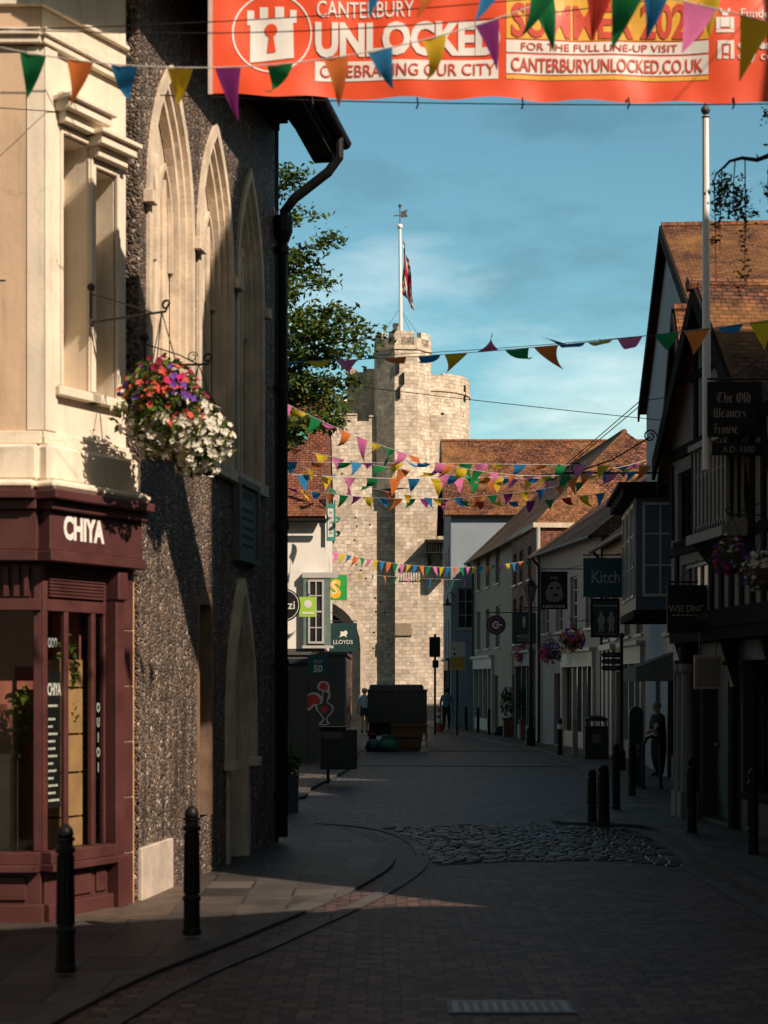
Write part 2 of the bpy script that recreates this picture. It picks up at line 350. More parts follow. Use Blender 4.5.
def text_into(mb, s, T, size, mi=0, bold=0.0, xs=1.0, align='CENTER', depth=0.004, shear=0.0, warp=None):
    """Letters as thin solid shapes: local x runs along the writing, y up, standing depth proud of T's plane."""
    cu = bpy.data.curves.new('letters', 'FONT'); cu.body = s; cu.size = size; cu.align_x = align; cu.align_y = 'BOTTOM_BASELINE'
    cu.offset = bold; cu.extrude = depth / 2; cu.shear = shear; cu.resolution_u = 3
    ob = bpy.data.objects.new('letters', cu); COL.objects.link(ob)
    dg = bpy.context.evaluated_depsgraph_get(); me = ob.evaluated_get(dg).to_mesh()
    vs = []
    for v in me.vertices:
        p = Vector((v.co.x * xs, v.co.y, v.co.z + depth / 2))
        if warp: p = warp(p)
        vs.append(T @ p)
    keep = mb.T; mb.T = Matrix(); mb.add(vs, [tuple(p.vertices) for p in me.polygons], mi); mb.T = keep
    ob.evaluated_get(dg).to_mesh_clear(); bpy.data.objects.remove(ob); bpy.data.curves.remove(cu)
def face_T(o, right, up=(0, 0, 1)):
    """Plane for writing: x along right, y along up, z towards the reader."""
    r = Vector(right).normalized(); u = Vector(up).normalized(); z = r.cross(u)
    return Matrix(((r.x, u.x, z.x, o[0]), (r.y, u.y, z.y, o[1]), (r.z, u.z, z.z, o[2]), (0, 0, 0, 1)))
def front_T(px, py, d): return face_T(P(px, py, d), (1, 0, 0))

# ------------------------------------------------------------------ ground, road, pavements, kerbs
def sheet(name, pts, z, m, sub=None):
    mb = MB(); mb.poly([(x, y, z) for x, y in pts]); return struct(mb.build(name, m))
sheet('ground', [(-400, -300), (400, -300), (400, 900), (-400, 900)], -0.03, plain('far tarmac', (.06, .058, .056), .85, var=.2, scale=.3))
sheet('road', [(-6, -14), (7, -14), (7, 20.2), (-6, 20.2)], 0.0, M_roadbrick)
sheet('far_road', [(-14, 20.2), (14, 20.2), (14, 86), (30, 100), (-40, 100), (-14, 60)], 0.0, M_roadgrey)
# granite setts of the raised band, each a slightly tilted stone in a dark bed
SB = [(.48, 18.2), (.6, 17.5), (1.4, 17.9), (2.6, 18.0), (3.3, 17.3), (3.38, 19.5), (3.3, 21.7), (2.5, 22.5), (1.0, 22.4), (-.05, 22.2), (.3, 20.8)]
sheet('setts_bed', SB, 0.004, plain('dark sett bedding', (.040, .038, .037), .9))
def inside(x, y, poly):
    r = False; j = len(poly) - 1
    for i in range(len(poly)):
        (xi, yi), (xj, yj) = poly[i], poly[j]
        if (yi > y) != (yj > y) and x < (xj - xi) * (y - yi) / (yj - yi) + xi: r = not r
        j = i
    return r
sr_ = random.Random(31); mb = MB(); y = 17.2; row = 0
while y < 22.6:
    x = -.6 + (row % 2) * .09; dpt = sr_.uniform(.115, .145)
    while x < 4:
        w_ = sr_.uniform(.15, .24); yy = y + .06 * math.sin(x * 1.6)
        if inside(x + w_ / 2, yy + dpt / 2, SB):
            h_ = [.018 + sr_.uniform(-.006, .007) for _ in range(4)]; g = .014; e_ = sr_.uniform(-.006, .006)
            b0 = [(x + g, yy + g), (x + w_ - g, yy + g + e_), (x + w_ - g, yy + dpt - g), (x + g, yy + dpt - g + e_)]; i_ = .012
            t0 = [(x + g + i_, yy + g + i_), (x + w_ - g - i_, yy + g + i_ + e_), (x + w_ - g - i_, yy + dpt - g - i_), (x + g + i_, yy + dpt - g - i_ + e_)]
            mb.add([(p[0], p[1], .0045) for p in b0] + [(p[0], p[1], h_[k]) for k, p in enumerate(t0)], [(4, 5, 6, 7), (0, 1, 5, 4), (1, 2, 6, 5), (2, 3, 7, 6), (3, 0, 4, 7)])
        x += w_
    y += dpt; row += 1
o = struct(mb.build('setts_band', M_setts))

def smooth_line(pts, k=4):
    out = []; n = len(pts)
    for i in range(n - 1):
        p0, p1, p2, p3 = [Vector(pts[max(0, min(n - 1, j))]) for j in (i - 1, i, i + 1, i + 2)]
        for t in range(k):
            t = t / k
            out.append(tuple(.5 * ((2 * p1) + (-p0 + p2) * t + (2 * p0 - 5 * p1 + 4 * p2 - p3) * t * t + (-p0 + 3 * p1 - 3 * p2 + p3) * t ** 3)))
    out.append(tuple(pts[-1])); return out
def offset_line(pts, w):
    out = []
    for i in range(len(pts)):
        a = Vector(pts[max(0, i - 1)]); b = Vector(pts[min(len(pts) - 1, i + 1)]); d = (b - a).normalized()
        out.append((pts[i][0] - d.y * w, pts[i][1] + d.x * w))
    return out
def kerb(name, pts, w, z0, z1, m):
    a = pts; b = offset_line(pts, w); mb = MB()
    for i in range(len(a) - 1):
        gap = .012
        d = (Vector(a[i + 1]) - Vector(a[i])); 
        mb.prism([(a[i][0], a[i][1], z0), (a[i + 1][0], a[i + 1][1], z0), (b[i + 1][0], b[i + 1][1], z0), (b[i][0], b[i][1], z0)], (0, 0, z1 - z0))
    return struct(mb.build(name, m, clean=True))
def pave(name, edge, far, z, m):
    pts = edge + far; mb = MB()
    mb.poly([(x, y, z) for x, y in pts])
    return struct(mb.build(name, m))
KL = smooth_line([(-3.1, -12), (-2.9, 3), (-2.06, 9.58), (-1.3, 12.4), (-.75, 14.3), (-.29, 16.2), (-.06, 17.9), (-.15, 20.1), (-.53, 21.6), (-1.2, 22.3), (-2.4, 22.6), (-7, 22.8)], 5)
pave('pavement_left', KL, [(-7, -12)], .024, M_flag)
kerb('kerb_left', KL, -.18, -.02, .028, M_kerb)
kerb('gutter_left', offset_line(KL[:46], -.42), -.14, -.02, .014, M_kerb)
KL2 = smooth_line([(-9, 26.6), (-3, 26.7), (-1.62, 27.4), (-1.5, 30), (-.95, 36.8), (-.85, 44), (-.95, 52), (-1.2, 62), (-1.6, 80)], 5)
pave('far_pavement_left', KL2, [(-12, 80), (-12, 26.6)], .05, M_flag)
kerb('far_kerb_left', KL2, -.16, -.02, .056, M_kerb)
KR = smooth_line([(3.9, -12), (3.74, 6), (3.70, 15.6), (3.70, 17), (3.86, 18.5), (3.9, 20.6), (3.75, 22.0), (3.2, 22.45), (2.6, 22.7), (2.75, 24), (3.25, 25.6), (4.3, 33), (4.75, 39), (4.8, 47), (4.0, 53), (3.2, 62), (2.2, 72), (2.0, 82)], 5)
pave('pavement_right', KR, [(9, 86), (9, -12)], .045, M_flag)
kerb('kerb_right', KR, .18, -.02, .050, M_kerb)
kerb('gutter_right', offset_line(KR[4:42], .36), .13, -.02, .014, M_kerb)
mb = MB(); mb.prism([(4.8, 46.4, .003), (-.9, 46.9, .003), (-.9, 47.25, .003), (4.8, 46.75, .003)], (0, 0, .010)); mb.build('cross_strip', M_kerb)['kind'] = 'structure'  # two thin raised strips across the road, in kerb material
mb = MB(); mb.prism([(4.6, 38.2, .003), (-.9, 38.5, .003), (-.9, 38.62, .003), (4.6, 38.32, .003)], (0, 0, .010)); mb.build('cross_strip', M_kerb)['kind'] = 'structure'

mh = thing('manhole_cover', 'pale oblong iron manhole cover set flush in the red paving', 'manhole cover', (.78, 9.85, 0))
mb = MB(); mb.box((.42, 9.68, .001), (1.14, 10.02, .012))
for i in range(5):
    for j in range(11): mb.box((.46 + j * .06, 9.71 + i * .06, .012), (.49 + j * .06, 9.74 + i * .06, .017))
mb.build('cover_plate', plain('worn iron cover', (.20, .19, .18), .5, .4, var=.3), mh)
mb = MB(); mb.box((.39, 9.65, .001), (.418, 10.05, .009)); mb.box((1.142, 9.65, .001), (1.17, 10.05, .009)); mb.box((.42, 9.65, .001), (1.14, 9.678, .009)); mb.box((.42, 10.022, .001), (1.14, 10.05, .009))
mb.build('frame', M_iron, mh)

# fallen leaves on the road
lv = MB(); rl = random.Random(3)
for i in range(26):
    x = rl.uniform(-1.2, 3.6); y = rl.uniform(10.5, 24); a = rl.uniform(0, 6.28); s = rl.uniform(.02, .045)
    c, d = math.cos(a) * s, math.sin(a) * s
    lv.quad((x - c, y - d, .012), (x + d * .5, y - c * .5, .016), (x + c, y + d, .03), (x - d * .5, y + c * .5, .016))
o = lv.build('fallen_leaves', plain('dry leaf', (.20, .09, .03), .8)); o['kind'] = 'stuff'; o['label'] = 'dry brown leaves scattered over the road paving'

# ------------------------------------------------------------------ windows and houses
def wall_grid(mb, Lx, H, ops, t=.14, mi=0, z0=0.0, x0=0.0, ri=None):
    """Wall face at b=0 with real openings (a0,a1,c0,c1) and reveals t deep."""
    ri = mi if ri is None else ri
    xs = sorted({x0, Lx} | {o[0] for o in ops} | {o[1] for o in ops}); zs = sorted({z0, H} | {o[2] for o in ops} | {o[3] for o in ops})
    for i in range(len(xs) - 1):
        for j in range(len(zs) - 1):
            cx, cz = (xs[i] + xs[i + 1]) / 2, (zs[j] + zs[j + 1]) / 2
            if any(o[0] < cx < o[1] and o[2] < cz < o[3] for o in ops): continue
            mb.quad((xs[i], 0, zs[j]), (xs[i + 1], 0, zs[j]), (xs[i + 1], 0, zs[j + 1]), (xs[i], 0, zs[j + 1]), mi)
    for a0, a1, c0, c1 in [o[:4] for o in ops]:
        mb.quad((a0, 0, c0), (a0, -t, c0), (a0, -t, c1), (a0, 0, c1), ri); mb.quad((a1, 0, c0), (a1, -t, c0), (a1, -t, c1), (a1, 0, c1), ri)
        mb.quad((a0, 0, c0), (a1, 0, c0), (a1, -t, c0), (a0, -t, c0), ri); mb.quad((a0, 0, c1), (a1, 0, c1), (a1, -t, c1), (a0, -t, c1), ri)
def window(T, a0, a1, c0, c1, parent, t=.12, cols=2, rows=2, fm=None, sill=True, pane=None, bar=.03):
    fm = fm or M_whitepaint; f = MB(T); w = .055
    f.box((a0, -t - .03, c0), (a0 + w, -t + .02, c1)); f.box((a1 - w, -t - .03, c0), (a1, -t + .02, c1))
    f.box((a0 + w, -t - .03, c0), (a1 - w, -t + .02, c0 + w)); f.box((a0 + w, -t - .03, c1 - w), (a1 - w, -t + .02, c1))
    for i in range(1, cols):
        x = a0 + (a1 - a0) * i / cols; f.box((x - bar / 2, -t - .02, c0 + w), (x + bar / 2, -t + .012, c1 - w))
    for j in range(1, rows):
        z = c0 + (c1 - c0) * j / rows; b = bar * (1.6 if rows == 2 or j * 2 == rows else 1) / 2
        f.box((a0 + w, -t - .02, z - b), (a1 - w, -t + .008, z + b))
    fo = f.build('window', fm, parent)
    p = MB(T); p.box((a0 + w * .5, -t - .028, c0 + w * .5), (a1 - w * .5, -t - .016, c1 - w * .5)); p.build('pane', pane or M_glass, fo)
    if sill:
        s = MB(T); s.box((a0 - .06, -t + .021, c0 - .07), (a1 + .06, .06, c0 - .003)); s.build('sill', fm, fo)
    return fo
def door(T, a0, a1, c1, parent, m, t=.15, c0=.08):
    d = MB(T); d.box((a0 + .002, -t - .05, c0), (a1 - .002, -t, c1))
    w = a1 - a0
    for (u0, u1, v0, v1) in ((.14, .46, .1, .45), (.54, .86, .1, .45), (.14, .46, .52, .9), (.54, .86, .52, .9)):
        d.box((a0 + w * u0, -t, c0 + (c1 - c0) * v0), (a0 + w * u1, -t + .015, c0 + (c1 - c0) * v1))
    o = d.build('door', m, parent); h = MB(T); h.ball((a0 + w * .88, -t + .03, c0 + (c1 - c0) * .48), .028, 8); h.build('handle', M_gold, o); return o
def roof_slab(mb, pts, th=.10, mi=0):
    pts = [Vector(p) for p in pts]; n = (pts[1] - pts[0]).cross(pts[2] - pts[0]).normalized()
    if n.z < 0: n = -n
    mb.prism(pts, n * th, mi)
def house(name, label, P0, P1, depth, eave, ridge, kind, wall, roof, wins=(), doors=(), shop=None, cat='building', ov=.28, group=None, flank_wins=(), barge=M_timber, gutter=True, hip=0, reveal=.14, roofs=None, ridge_c=None):
    """A building on its own facade line P0 (near) to P1 (far). kind 'gable': ridge runs inland; 'along': ridge runs with the street."""
    T = frame((P0[0], P0[1], 0), (P1[0] - P0[0], P1[1] - P0[1])); Lx = math.hypot(P1[0] - P0[0], P1[1] - P0[1])
    t = thing(name, label, cat, (P0[0], P0[1], 0), group)
    w = MB(T); ops = [x[:4] for x in wins] + [(d_[0], d_[1], .08, d_[2]) for d_ in doors]
    if shop: ops.append((shop[0], shop[1], .08, shop[2]))
    wall_grid(w, Lx, eave, ops, reveal)
    w.quad((Lx, 0, 0), (Lx, -depth, 0), (Lx, -depth, eave), (Lx, 0, eave)); w.quad((0, -depth, 0), (Lx, -depth, 0), (Lx, -depth, eave), (0, -depth, eave))
    # near flank
    TF = T @ Matrix(((0, 1, 0, 0), (-1, 0, 0, 0), (0, 0, 1, 0), (0, 0, 0, 1)))      # along inland; outward = towards the viewer
    TF = frame(T @ Vector((0, -depth, 0)), (T.to_3x3() @ Vector((0, 1, 0))))
    fl = MB(TF); wall_grid(fl, depth, eave, [x[:4] for x in flank_wins], reveal)
    w.v, off = w.v + fl.v, len(w.v); w.f += [tuple(i + off for i in f) for f in fl.f]; w.m += fl.m
    if kind == 'gable':
        ra = ridge_c if ridge_c is not None else Lx / 2
        w.poly([(0, 0, eave), (Lx, 0, eave), (ra, 0, ridge - .05)]); w.poly([(0, -depth, eave), (Lx, -depth, eave), (ra, -depth, ridge - .05)])
    elif kind == 'along':
        if not hip: w.poly([(0, 0, eave), (0, -depth, eave), (0, -depth / 2, ridge - .05)])
        w.poly([(Lx, 0, eave), (Lx, -depth, eave), (Lx, -depth / 2, ridge - .05)])
    else:
        w.quad((0, 0, eave), (Lx, 0, eave), (Lx, -depth, eave), (0, -depth, eave))
    w.build('wall', wall, t)
    r = MB(T)
    if kind == 'gable':
        ra = ridge_c if ridge_c is not None else Lx / 2
        for e in (0, Lx):
            s = (ridge - eave) / abs(ra - e); o2 = .22 if e == 0 else -.22
            zz = eave - s * .22
            roof_slab(r, [(e - o2, ov, zz), (e - o2, -depth, zz), (ra, -depth, ridge), (ra, ov, ridge)], .09)
        ro = r.build('roof', roof, t)
        rt = MB(T); rt.tube([(ra, ov + .01, ridge + .07), (ra, -depth, ridge + .07)], .11, 8); rt.build('ridge_tiles', M_tile, ro)
        if barge:
            b = MB(T)
            for e in (0, Lx):
                s = (ridge - eave) / abs(ra - e); o2 = .22 if e == 0 else -.22; zz = eave - s * .22
                b.prism([(e - o2, ov + .005, zz - .17), (ra, ov + .005, ridge - .17), (ra, ov + .005, ridge + .10), (e - o2, ov + .005, zz + .10)], (0, .045, 0))
            b.build('bargeboard', barge, ro)
    elif kind == 'along':
        s = (ridge - eave) / (depth / 2)
        for sgn in (0, 1):
            b0 = ov if sgn == 0 else -depth - ov
            roof_slab(r, [(-.15, b0, eave - s * ov), (Lx + .15, b0, eave - s * ov), (Lx + .15, -depth / 2, ridge), (hip - .15, -depth / 2, ridge)], .09)
        if hip: roof_slab(r, [(-.15, ov, eave - s * ov), (hip - .15, -depth / 2, ridge), (-.15, -depth - ov, eave - s * ov)], .092)
        ro = r.build('roof', roof, t)
        rt = MB(T); rt.tube([(hip - .16, -depth / 2, ridge + .07), (Lx + .16, -depth / 2, ridge + .07)], .11, 8); rt.build('ridge_tiles', M_tile, ro)
        if gutter:
            g = MB(T); g.tube([(-.1, ov + .07, eave - s * ov), (Lx + .1, ov + .07, eave - s * ov)], .06, 8)
            g.tube([(Lx * .97, ov + .05, eave - s * ov), (Lx * .97, .08, eave - .5), (Lx * .97, .08, .1)], .045, 8); g.build('gutter', M_black, ro)
    else:
        r.box((-.1, -depth, eave), (Lx + .1, .12, eave + .16)); r.build('parapet', M_stone, t)
    for x in wins:
        k = x[4] if len(x) > 4 else {}
        window(T, *x[:4], t, **k)
    for x in flank_wins:
        k = x[4] if len(x) > 4 else {}
        window(TF, *x[:4], t, **k)
    for d_ in doors: door(T, d_[0], d_[1], d_[2], t, d_[3])
    if shop: shopfront(T, shop[0], shop[1], shop[2], t, shop[3], shop[4] if len(shop) > 4 else 3)
    return t, T, Lx, TF
def shopfront(T, a0, a1, c1, parent, m, n=3):
    s = MB(T)
    s.box((a0, -.10, .08), (a1, .03, .55)); s.box((a0 - .1, -.03, c1 - .02), (a1 + .1, .10, c1 + .42)); s.box((a0 - .16, -.03, c1 + .42), (a1 + .16, .20, c1 + .52))
    for i in range(n + 1):
        x = a0 + (a1 - a0) * i / n; s.box((max(a0, x - .05), -.08, .55), (min(a1, x + .05), .05, c1 - .02))
    s.box((a0 - .12, -.02, .08), (a0, .09, c1 - .02)); s.box((a1, -.02, .08), (a1 + .12, .09, c1 - .02))
    so = s.build('shopfront', m, parent)
    g = MB(T); g.box((a0 + .01, -.12, .56), (a1 - .01, -.105, c1 - .03)); g.build('pane', M_glass, so); return so
def chimney(parent, T, a, b, z0, z1, w=.6, d=.9, pots=2):
    c = MB(T); c.box((a - w / 2, b - d / 2, z0), (a + w / 2, b + d / 2, z1)); c.box((a - w / 2 - .05, b - d / 2 - .05, z1 - .3), (a + w / 2 + .05, b + d / 2 + .05, z1 - .12))
    co = c.build('chimney', M_redbrick, parent)
    for i in range(pots):
        p = MB(T); p.lathe([(.12, 0), (.10, .4), (.13, .42), (.13, .48)], (a, b + (i - (pots - 1) / 2) * .4, z1), 10); p.build('chimney_pot', M_tile, co)

# ------------------------------------------------------------------ corner shop with the maroon shopfront
C0 = (-2.84, 13.3); E0 = (-2.30, 14.25)
shop = thing('corner_shop', 'cream stucco corner shop with maroon shopfront lettered CHIYA', 'shop', (-2.78, 13.2, 0))
TB = frame(E0, (C0[0] - E0[0], C0[1] - E0[1])); LB = math.hypot(C0[0] - E0[0], C0[1] - E0[1])   # a=0 at the flint wall, LB at the corner
TA = frame(C0, (-1, 0)); LA = 3.6
def tb(t): return LB * (1 - t)           # t runs from the corner to the flint wall
Z1 = 3.6; ZT = 10.2
NICHES = [(tb(.52), tb(.20), 4.50, 6.62), (tb(.84), tb(.585), 4.50, 6.45)]
mb = MB(TB); wall_grid(mb, LB, ZT, NICHES, .26, 0, Z1)
for n_ in NICHES: mb.quad((n_[0], -.26, n_[2]), (n_[1], -.26, n_[2]), (n_[1], -.26, n_[3]), (n_[0], -.26, n_[3]))
mb.build('splayed_wall', M_white, shop)
mb = MB(TA); mb.quad((0, 0, Z1), (LA, 0, Z1), (LA, 0, ZT), (0, 0, ZT)); mb.quad((LA, 0, 0), (LA, -5, 0), (LA, -5, ZT), (LA, 0, ZT))
mb.build('wall', M_cream, shop)
mb = MB(TB)
for a0, a1, c0, c1 in NICHES:
    for k, (w, b) in enumerate(((.075, .03), (.035, .05))):
        mb.box((a0 - w, .001, c0), (a0 - .004, b, c1 + w)); mb.box((a1 + .004, .001, c0), (a1 + w, b, c1 + w)); mb.box((a0 - .004, .001, c1 + .004), (a1 + .004, b, c1 + w))
    mb.box((a0 - .1, .001, c0 - .09), (a1 + .1, .085, c0 - .01))
mb.build('niche_surround', M_white, shop, bevel=.008)
for a0, a1, c0, c1 in NICHES:
    h = MB(TB); h.box((a0 - .06, .002, c1 + .08), (a1 + .06, .12, c1 + .17)); h.box((a0 - .10, .002, c1 + .17), (a1 + .10, .19, c1 + .25)); h.box((a0 - .13, .002, c1 + .25), (a1 + .13, .23, c1 + .29))
    h.box((a0 - .06, .003, c1 + .29), (a1 + .06, .10, c1 + .34))
    h.build('hood_mould', M_white, shop, bevel=.006)
# mouldings that run round the corner: (bottom, top, projection)
def band(mb, z0, z1, pr, la=LA, s0=0.0):
    k = pr * .62
    mb.T = TB; mb.box((s0, .002, z0), (LB + k, pr, z1)); mb.T = TA; mb.box((0, .002, z0), (la, pr, z1)); mb.T = Matrix()
for bands in (((7.30, 7.36, .06), (7.36, 7.42, .09)), ((7.62, 7.66, .05),), ((8.2, 8.3, .12),), ((3.98, 4.04, .07), (4.04, 4.09, .045))):
    mb = MB()
    for q_ in bands: band(mb, *q_)
    mb.build('string_course', M_white, shop, bevel=.006)
mb = MB(); band(mb, 3.58, 3.66, .30); band(mb, 3.66, 3.97, .16, s0=.0)
mb.build('stone_ledge', M_white, shop, bevel=.03)
mb = MB(TA); mb.box((LA * .0 + .05, .002, 7.30), (LA, .03, 7.34)); mb.box((0.3, .002, 5.35), (.8, .012, 5.358))
mb.build('plaster_crack', M_stone, shop)
mb = MB(TB); mb.box((tb(.14), .0, 4.1), (LB, .035, 7.29)); mb.T = TA; mb.box((-.03, .0, 4.1), (.13, .010, 7.29)); mb.build('corner_pilaster', M_white, shop, bevel=.008)

# shopfront joinery
sf = MB(); band(sf, 3.09, 3.42, .19); band(sf, 3.42, 3.50, .25); band(sf, 3.50, 3.575, .33); band(sf, 3.0, 3.09, .225)
fascia = sf.build('fascia', M_maroon, shop, bevel=.008)
lt = MB(); uB = -(TB.to_3x3() @ Vector((1, 0, 0)))
text_into(lt, 'CHIYA', face_T(TB @ Vector((tb(.27), .192, 3.20)), uB), .26, bold=.012, xs=.66)
lt.build('lettering', M_offwhite, fascia)
MUL = [(-.02, .035), (.225, .275), (.545, .595), (.695, .72)]
jo = MB(TB)
for t0, t1 in MUL: jo.box((tb(t1), -.02, .60), (tb(t0), .028, 2.98))
jo.box((tb(.72), -.022, 2.60), (tb(0), .034, 2.70)); jo.box((tb(.74), -.05, .50), (tb(-.03), .13, .60)); jo.box((tb(.74), -.05, .44), (tb(-.05), .17, .50))
jo.T = TA
for a in (.0, .72, 1.5, 2.4, 3.3): jo.box((a, -.02, .60), (a + .07, .028, 2.98))
jo.box((0, -.045, 2.60), (LA, .07, 2.70)); jo.box((0, -.05, .50), (LA, .13, .60)); jo.box((0, -.05, .44), (LA, .17, .50))
jo.build('window_frame', M_maroon, shop, bevel=.006)
sr = MB(); 
sr.T = TB; sr.box((tb(.72), -.05, .0), (tb(-.02), .05, .44)); sr.box((tb(.72), .05, .0), (tb(-.04), .12, .17)); sr.box((tb(.50), .05, .20), (tb(.12), .075, .40)); sr.box((tb(.68), .05, .20), (tb(.56), .075, .40))
sr.T = TA; sr.box((0, -.05, 0), (LA, .05, .44)); sr.box((-.03, .05, 0), (LA, .12, .17))
for a in (.12, .95, 1.8): sr.box((a, .05, .20), (a + .7, .075, .40))
sr.build('stallriser', M_maroon, shop, bevel=.008)
vt = MB(TB)
for i in range(9): vt.box((tb(.69), -.01, 2.72 + i * .028), (tb(.03), .055, 2.738 + i * .028))
vt.T = TA
for i in range(40): vt.box((.1 + i * .085, .0, 2.72), (.14 + i * .085, .055, 2.96))
vt.box((0, -.02, 2.70), (LA, .0, 2.98)); vt.T = TB; vt.box((tb(.69), -.03, 2.70), (tb(.0), -.012, 2.98))
vt.build('vent_grille', M_maroon, shop)
pl = MB(TB); pl.box((tb(.83), -.05, 0), (tb(.725), .14, 2.98)); pl.box((tb(.845), -.05, 0), (tb(.715), .18, .50)); pl.box((tb(.84), -.04, 2.72), (tb(.72), .17, 2.97))
pl.build('pilaster', M_maroon, shop, bevel=.01)
qu = MB(TB)
for i in range(7):
    z0 = .02 + i * .49; qu.box((tb(.985), -.04, z0), (tb(.85), .10, z0 + .475))
for i in range(6): qu.box((tb(.98), -.04, .495 + i * .49), (tb(.855), .092, .51 + i * .49), 1)
qu.build('quoin_strip', [M_maroon, M_stone], shop, bevel=.006)
eg = MB(TB); eg.box((tb(1.01), -.06, .0), (tb(.987), .085, 3.0)); eg.build('edge_moulding', plain('ochre stone', (.55, .33, .15), .8, var=.25, bmp=.4), shop)
gl = MB(TB); gl.quad((tb(.70), -.006, .60), (tb(.02), -.006, .60), (tb(.02), -.006, 2.60), (tb(.70), -.006, 2.60)); gl.T = TA; gl.quad((.02, -.006, .60), (LA, -.006, .60), (LA, -.006, 2.60), (.02, -.006, 2.60))
gl.build('glass', M_clear, shop)
# inside the window
ib = MB(); ib.T = TA; ib.box((.0, -2.4, 0), (LA, -2.3, 3.0)); ib.box((LA - .05, -2.3, 0), (LA, -.1, 3)); ib.box((-1.0, -2.3, -.0), (LA, -.1, .05)); ib.T = Matrix()
ib.poly([(-2.3, 14.45, 0), (-2.3, 14.45, 3), (-2.8, 15.5, 3), (-2.8, 15.5, 0)]); ib.poly([(-2.3, 14.4, 2.99), (-2.8, 13.25, 2.99), (-6.3, 13.25, 2.99), (-6.3, 15.6, 2.99), (-2.8, 15.6, 2.99)])
ib.build('interior', plain('dim shop interior', (.10, .07, .05), .8, var=.3), shop)
tbx = MB(TB); q = TB.inverted()
for i, (z0, z1) in enumerate(((.6, .84), (.86, 1.22), (1.24, 1.55), (1.57, 1.95), (1.97, 2.2))):
    tbx.box((tb(.56), -.38, z0), (tb(.30), -.09, z1))
tbx.build('display_box', plain('brown cardboard', (.36, .20, .085), .8, var=.2), shop)
br = MB(TB); br.box((tb(.66), -.5, .6), (tb(.63), -.2, 2.95)); br.box((tb(1.0), -.75, .6), (tb(.2), -.70, 2.95)); br.T = TA
for a in (.22, .95, 1.7): br.box((a, -1.2, .05), (a + .16, -1.0, 3.0))
br.build('shop_post', plain('terracotta paint', (.25, .08, .055), .6, var=.2), shop)
ct = MB(TA); ct.box((.35, -.95, .1), (1.6, -.35, 1.35)); ct.box((.33, -.97, 1.35), (1.62, -.33, 1.39)); ct.build('counter', plain('pale wood', (.42, .34, .24), .6, var=.2), shop)
mn = MB(TB); mn.box((tb(.222), -.017, .95), (tb(.04), -.0145, 2.10)); mo = mn.build('menu_board', plain('menu black', (.006, .006, .006), .5, var=0, bmp=0), shop)
ml = MB(); Tm = face_T(TB @ Vector((tb(.148), -.0145, 1.90)), uB); text_into(ml, 'CHIYA', Tm, .14, bold=.004, xs=.40, depth=.001)
rm = random.Random(5)
for i in range(13):
    z = 1.80 - i * .062 + (-.05 if i > 0 else 0); ww = rm.uniform(.05, .082); ml.T = TB
    x = tb(.082)
    for k in range(rm.randint(3, 6)):
        w_ = rm.uniform(.010, .022)
        if tb(.082) - x + w_ > .155: break
        ml.box((x - w_, -.0144, z), (x, -.0136, z + .018)); x -= w_ + .006
ml.T = Matrix(); ml.build('lettering', M_offwhite, mo)
gs = MB()
Tg = face_T(TB @ Vector((tb(.115), -.003, 2.30)), uB); text_into(gs, 'OOO', Tg, .11, bold=.003, xs=.42)
for i, ch in enumerate('OUIOI'): text_into(gs, ch, face_T(TB @ Vector((tb(.655), -.003, 1.75 - i * .13)), uB), .11, bold=.004, xs=.5)
gs.build('window_lettering', plain('grey window film', (.30, .33, .32), .6, bmp=0), shop)
def leaf_cloud(mb, n, cen, rad, size, rng, mi=(0,), flat=.6):
    for _ in range(n):
        while True:
            p = Vector((rng.uniform(-1, 1), rng.uniform(-1, 1), rng.uniform(-1, 1)))
            if p.length < 1: break
        c = Vector(cen) + Vector((p.x * rad[0], p.y * rad[1], p.z * rad[2])); leaf(mb, c, size * rng.uniform(.6, 1.3), rng, rng.choice(mi))
def leaf(mb, c, s, rng, mi=0):
    d = Vector((rng.gauss(0, 1), rng.gauss(0, 1), rng.gauss(0, .7))).normalized(); e = d.cross(Vector((rng.gauss(0, 1), rng.gauss(0, 1), rng.gauss(0, 1)))).normalized()
    n = d.cross(e); mb.add([c - d * s, c + e * s * .45 - n * s * .1, c + d * s, c - e * s * .45 - n * s * .1], [(0, 1, 2), (0, 2, 3)], mi)
ip = MB(); ri = random.Random(11)
leaf_cloud(ip, 130, TB @ Vector((tb(.42), -.13, 2.15)), (.10, .06, .28), .035, ri, (0, 1)); leaf_cloud(ip, 60, TB @ Vector((tb(.46), -.13, 1.75)), (.08, .05, .16), .03, ri, (0, 1))
leaf_cloud(ip, 120, TA @ Vector((.28, -.35, 1.65)), (.14, .12, .35), .05, ri, (0, 1))
ip.build('window_plant', [M_leaf, M_leaf2], shop)
af = MB(); rf_ = random.Random(4)

# ------------------------------------------------------------------ flint hall
W0 = Vector((-2.2, 14.35)); W1 = Vector((-1.35, 19.75)); LW = (W1 - W0).length
hall = thing('flint_hall', 'tall old flint hall with pointed stone blind arches and deep eaves', 'building', (-2.2, 14.35, 0))
TW = frame(W1, (W0 - W1)); 
def tw(s): return LW - s          # s metres from the corner shop
ZW = 9.1
def arch_pts(cx, w, z0, zs, zt, n=8):
    """Pointed arch outline from lower a-side up and over."""
    h = zt - zs; r = (w * w / 4 + h * h) / w if h > w / 2 else w / 2
    L_ = []; 
    for i in range(n + 1):
        t = i / n; ang = t * math.asin(min(1, h / r)); L_.append((cx - w / 2 + r - r * math.cos(ang), zs + r * math.sin(ang)))
    L_[-1] = (cx, zt)
    Rr = [(2 * cx - a, c) for a, c in L_[::-1][1:]]
    return [(cx - w / 2, z0)] + L_ + Rr + [(cx + w / 2, z0)]
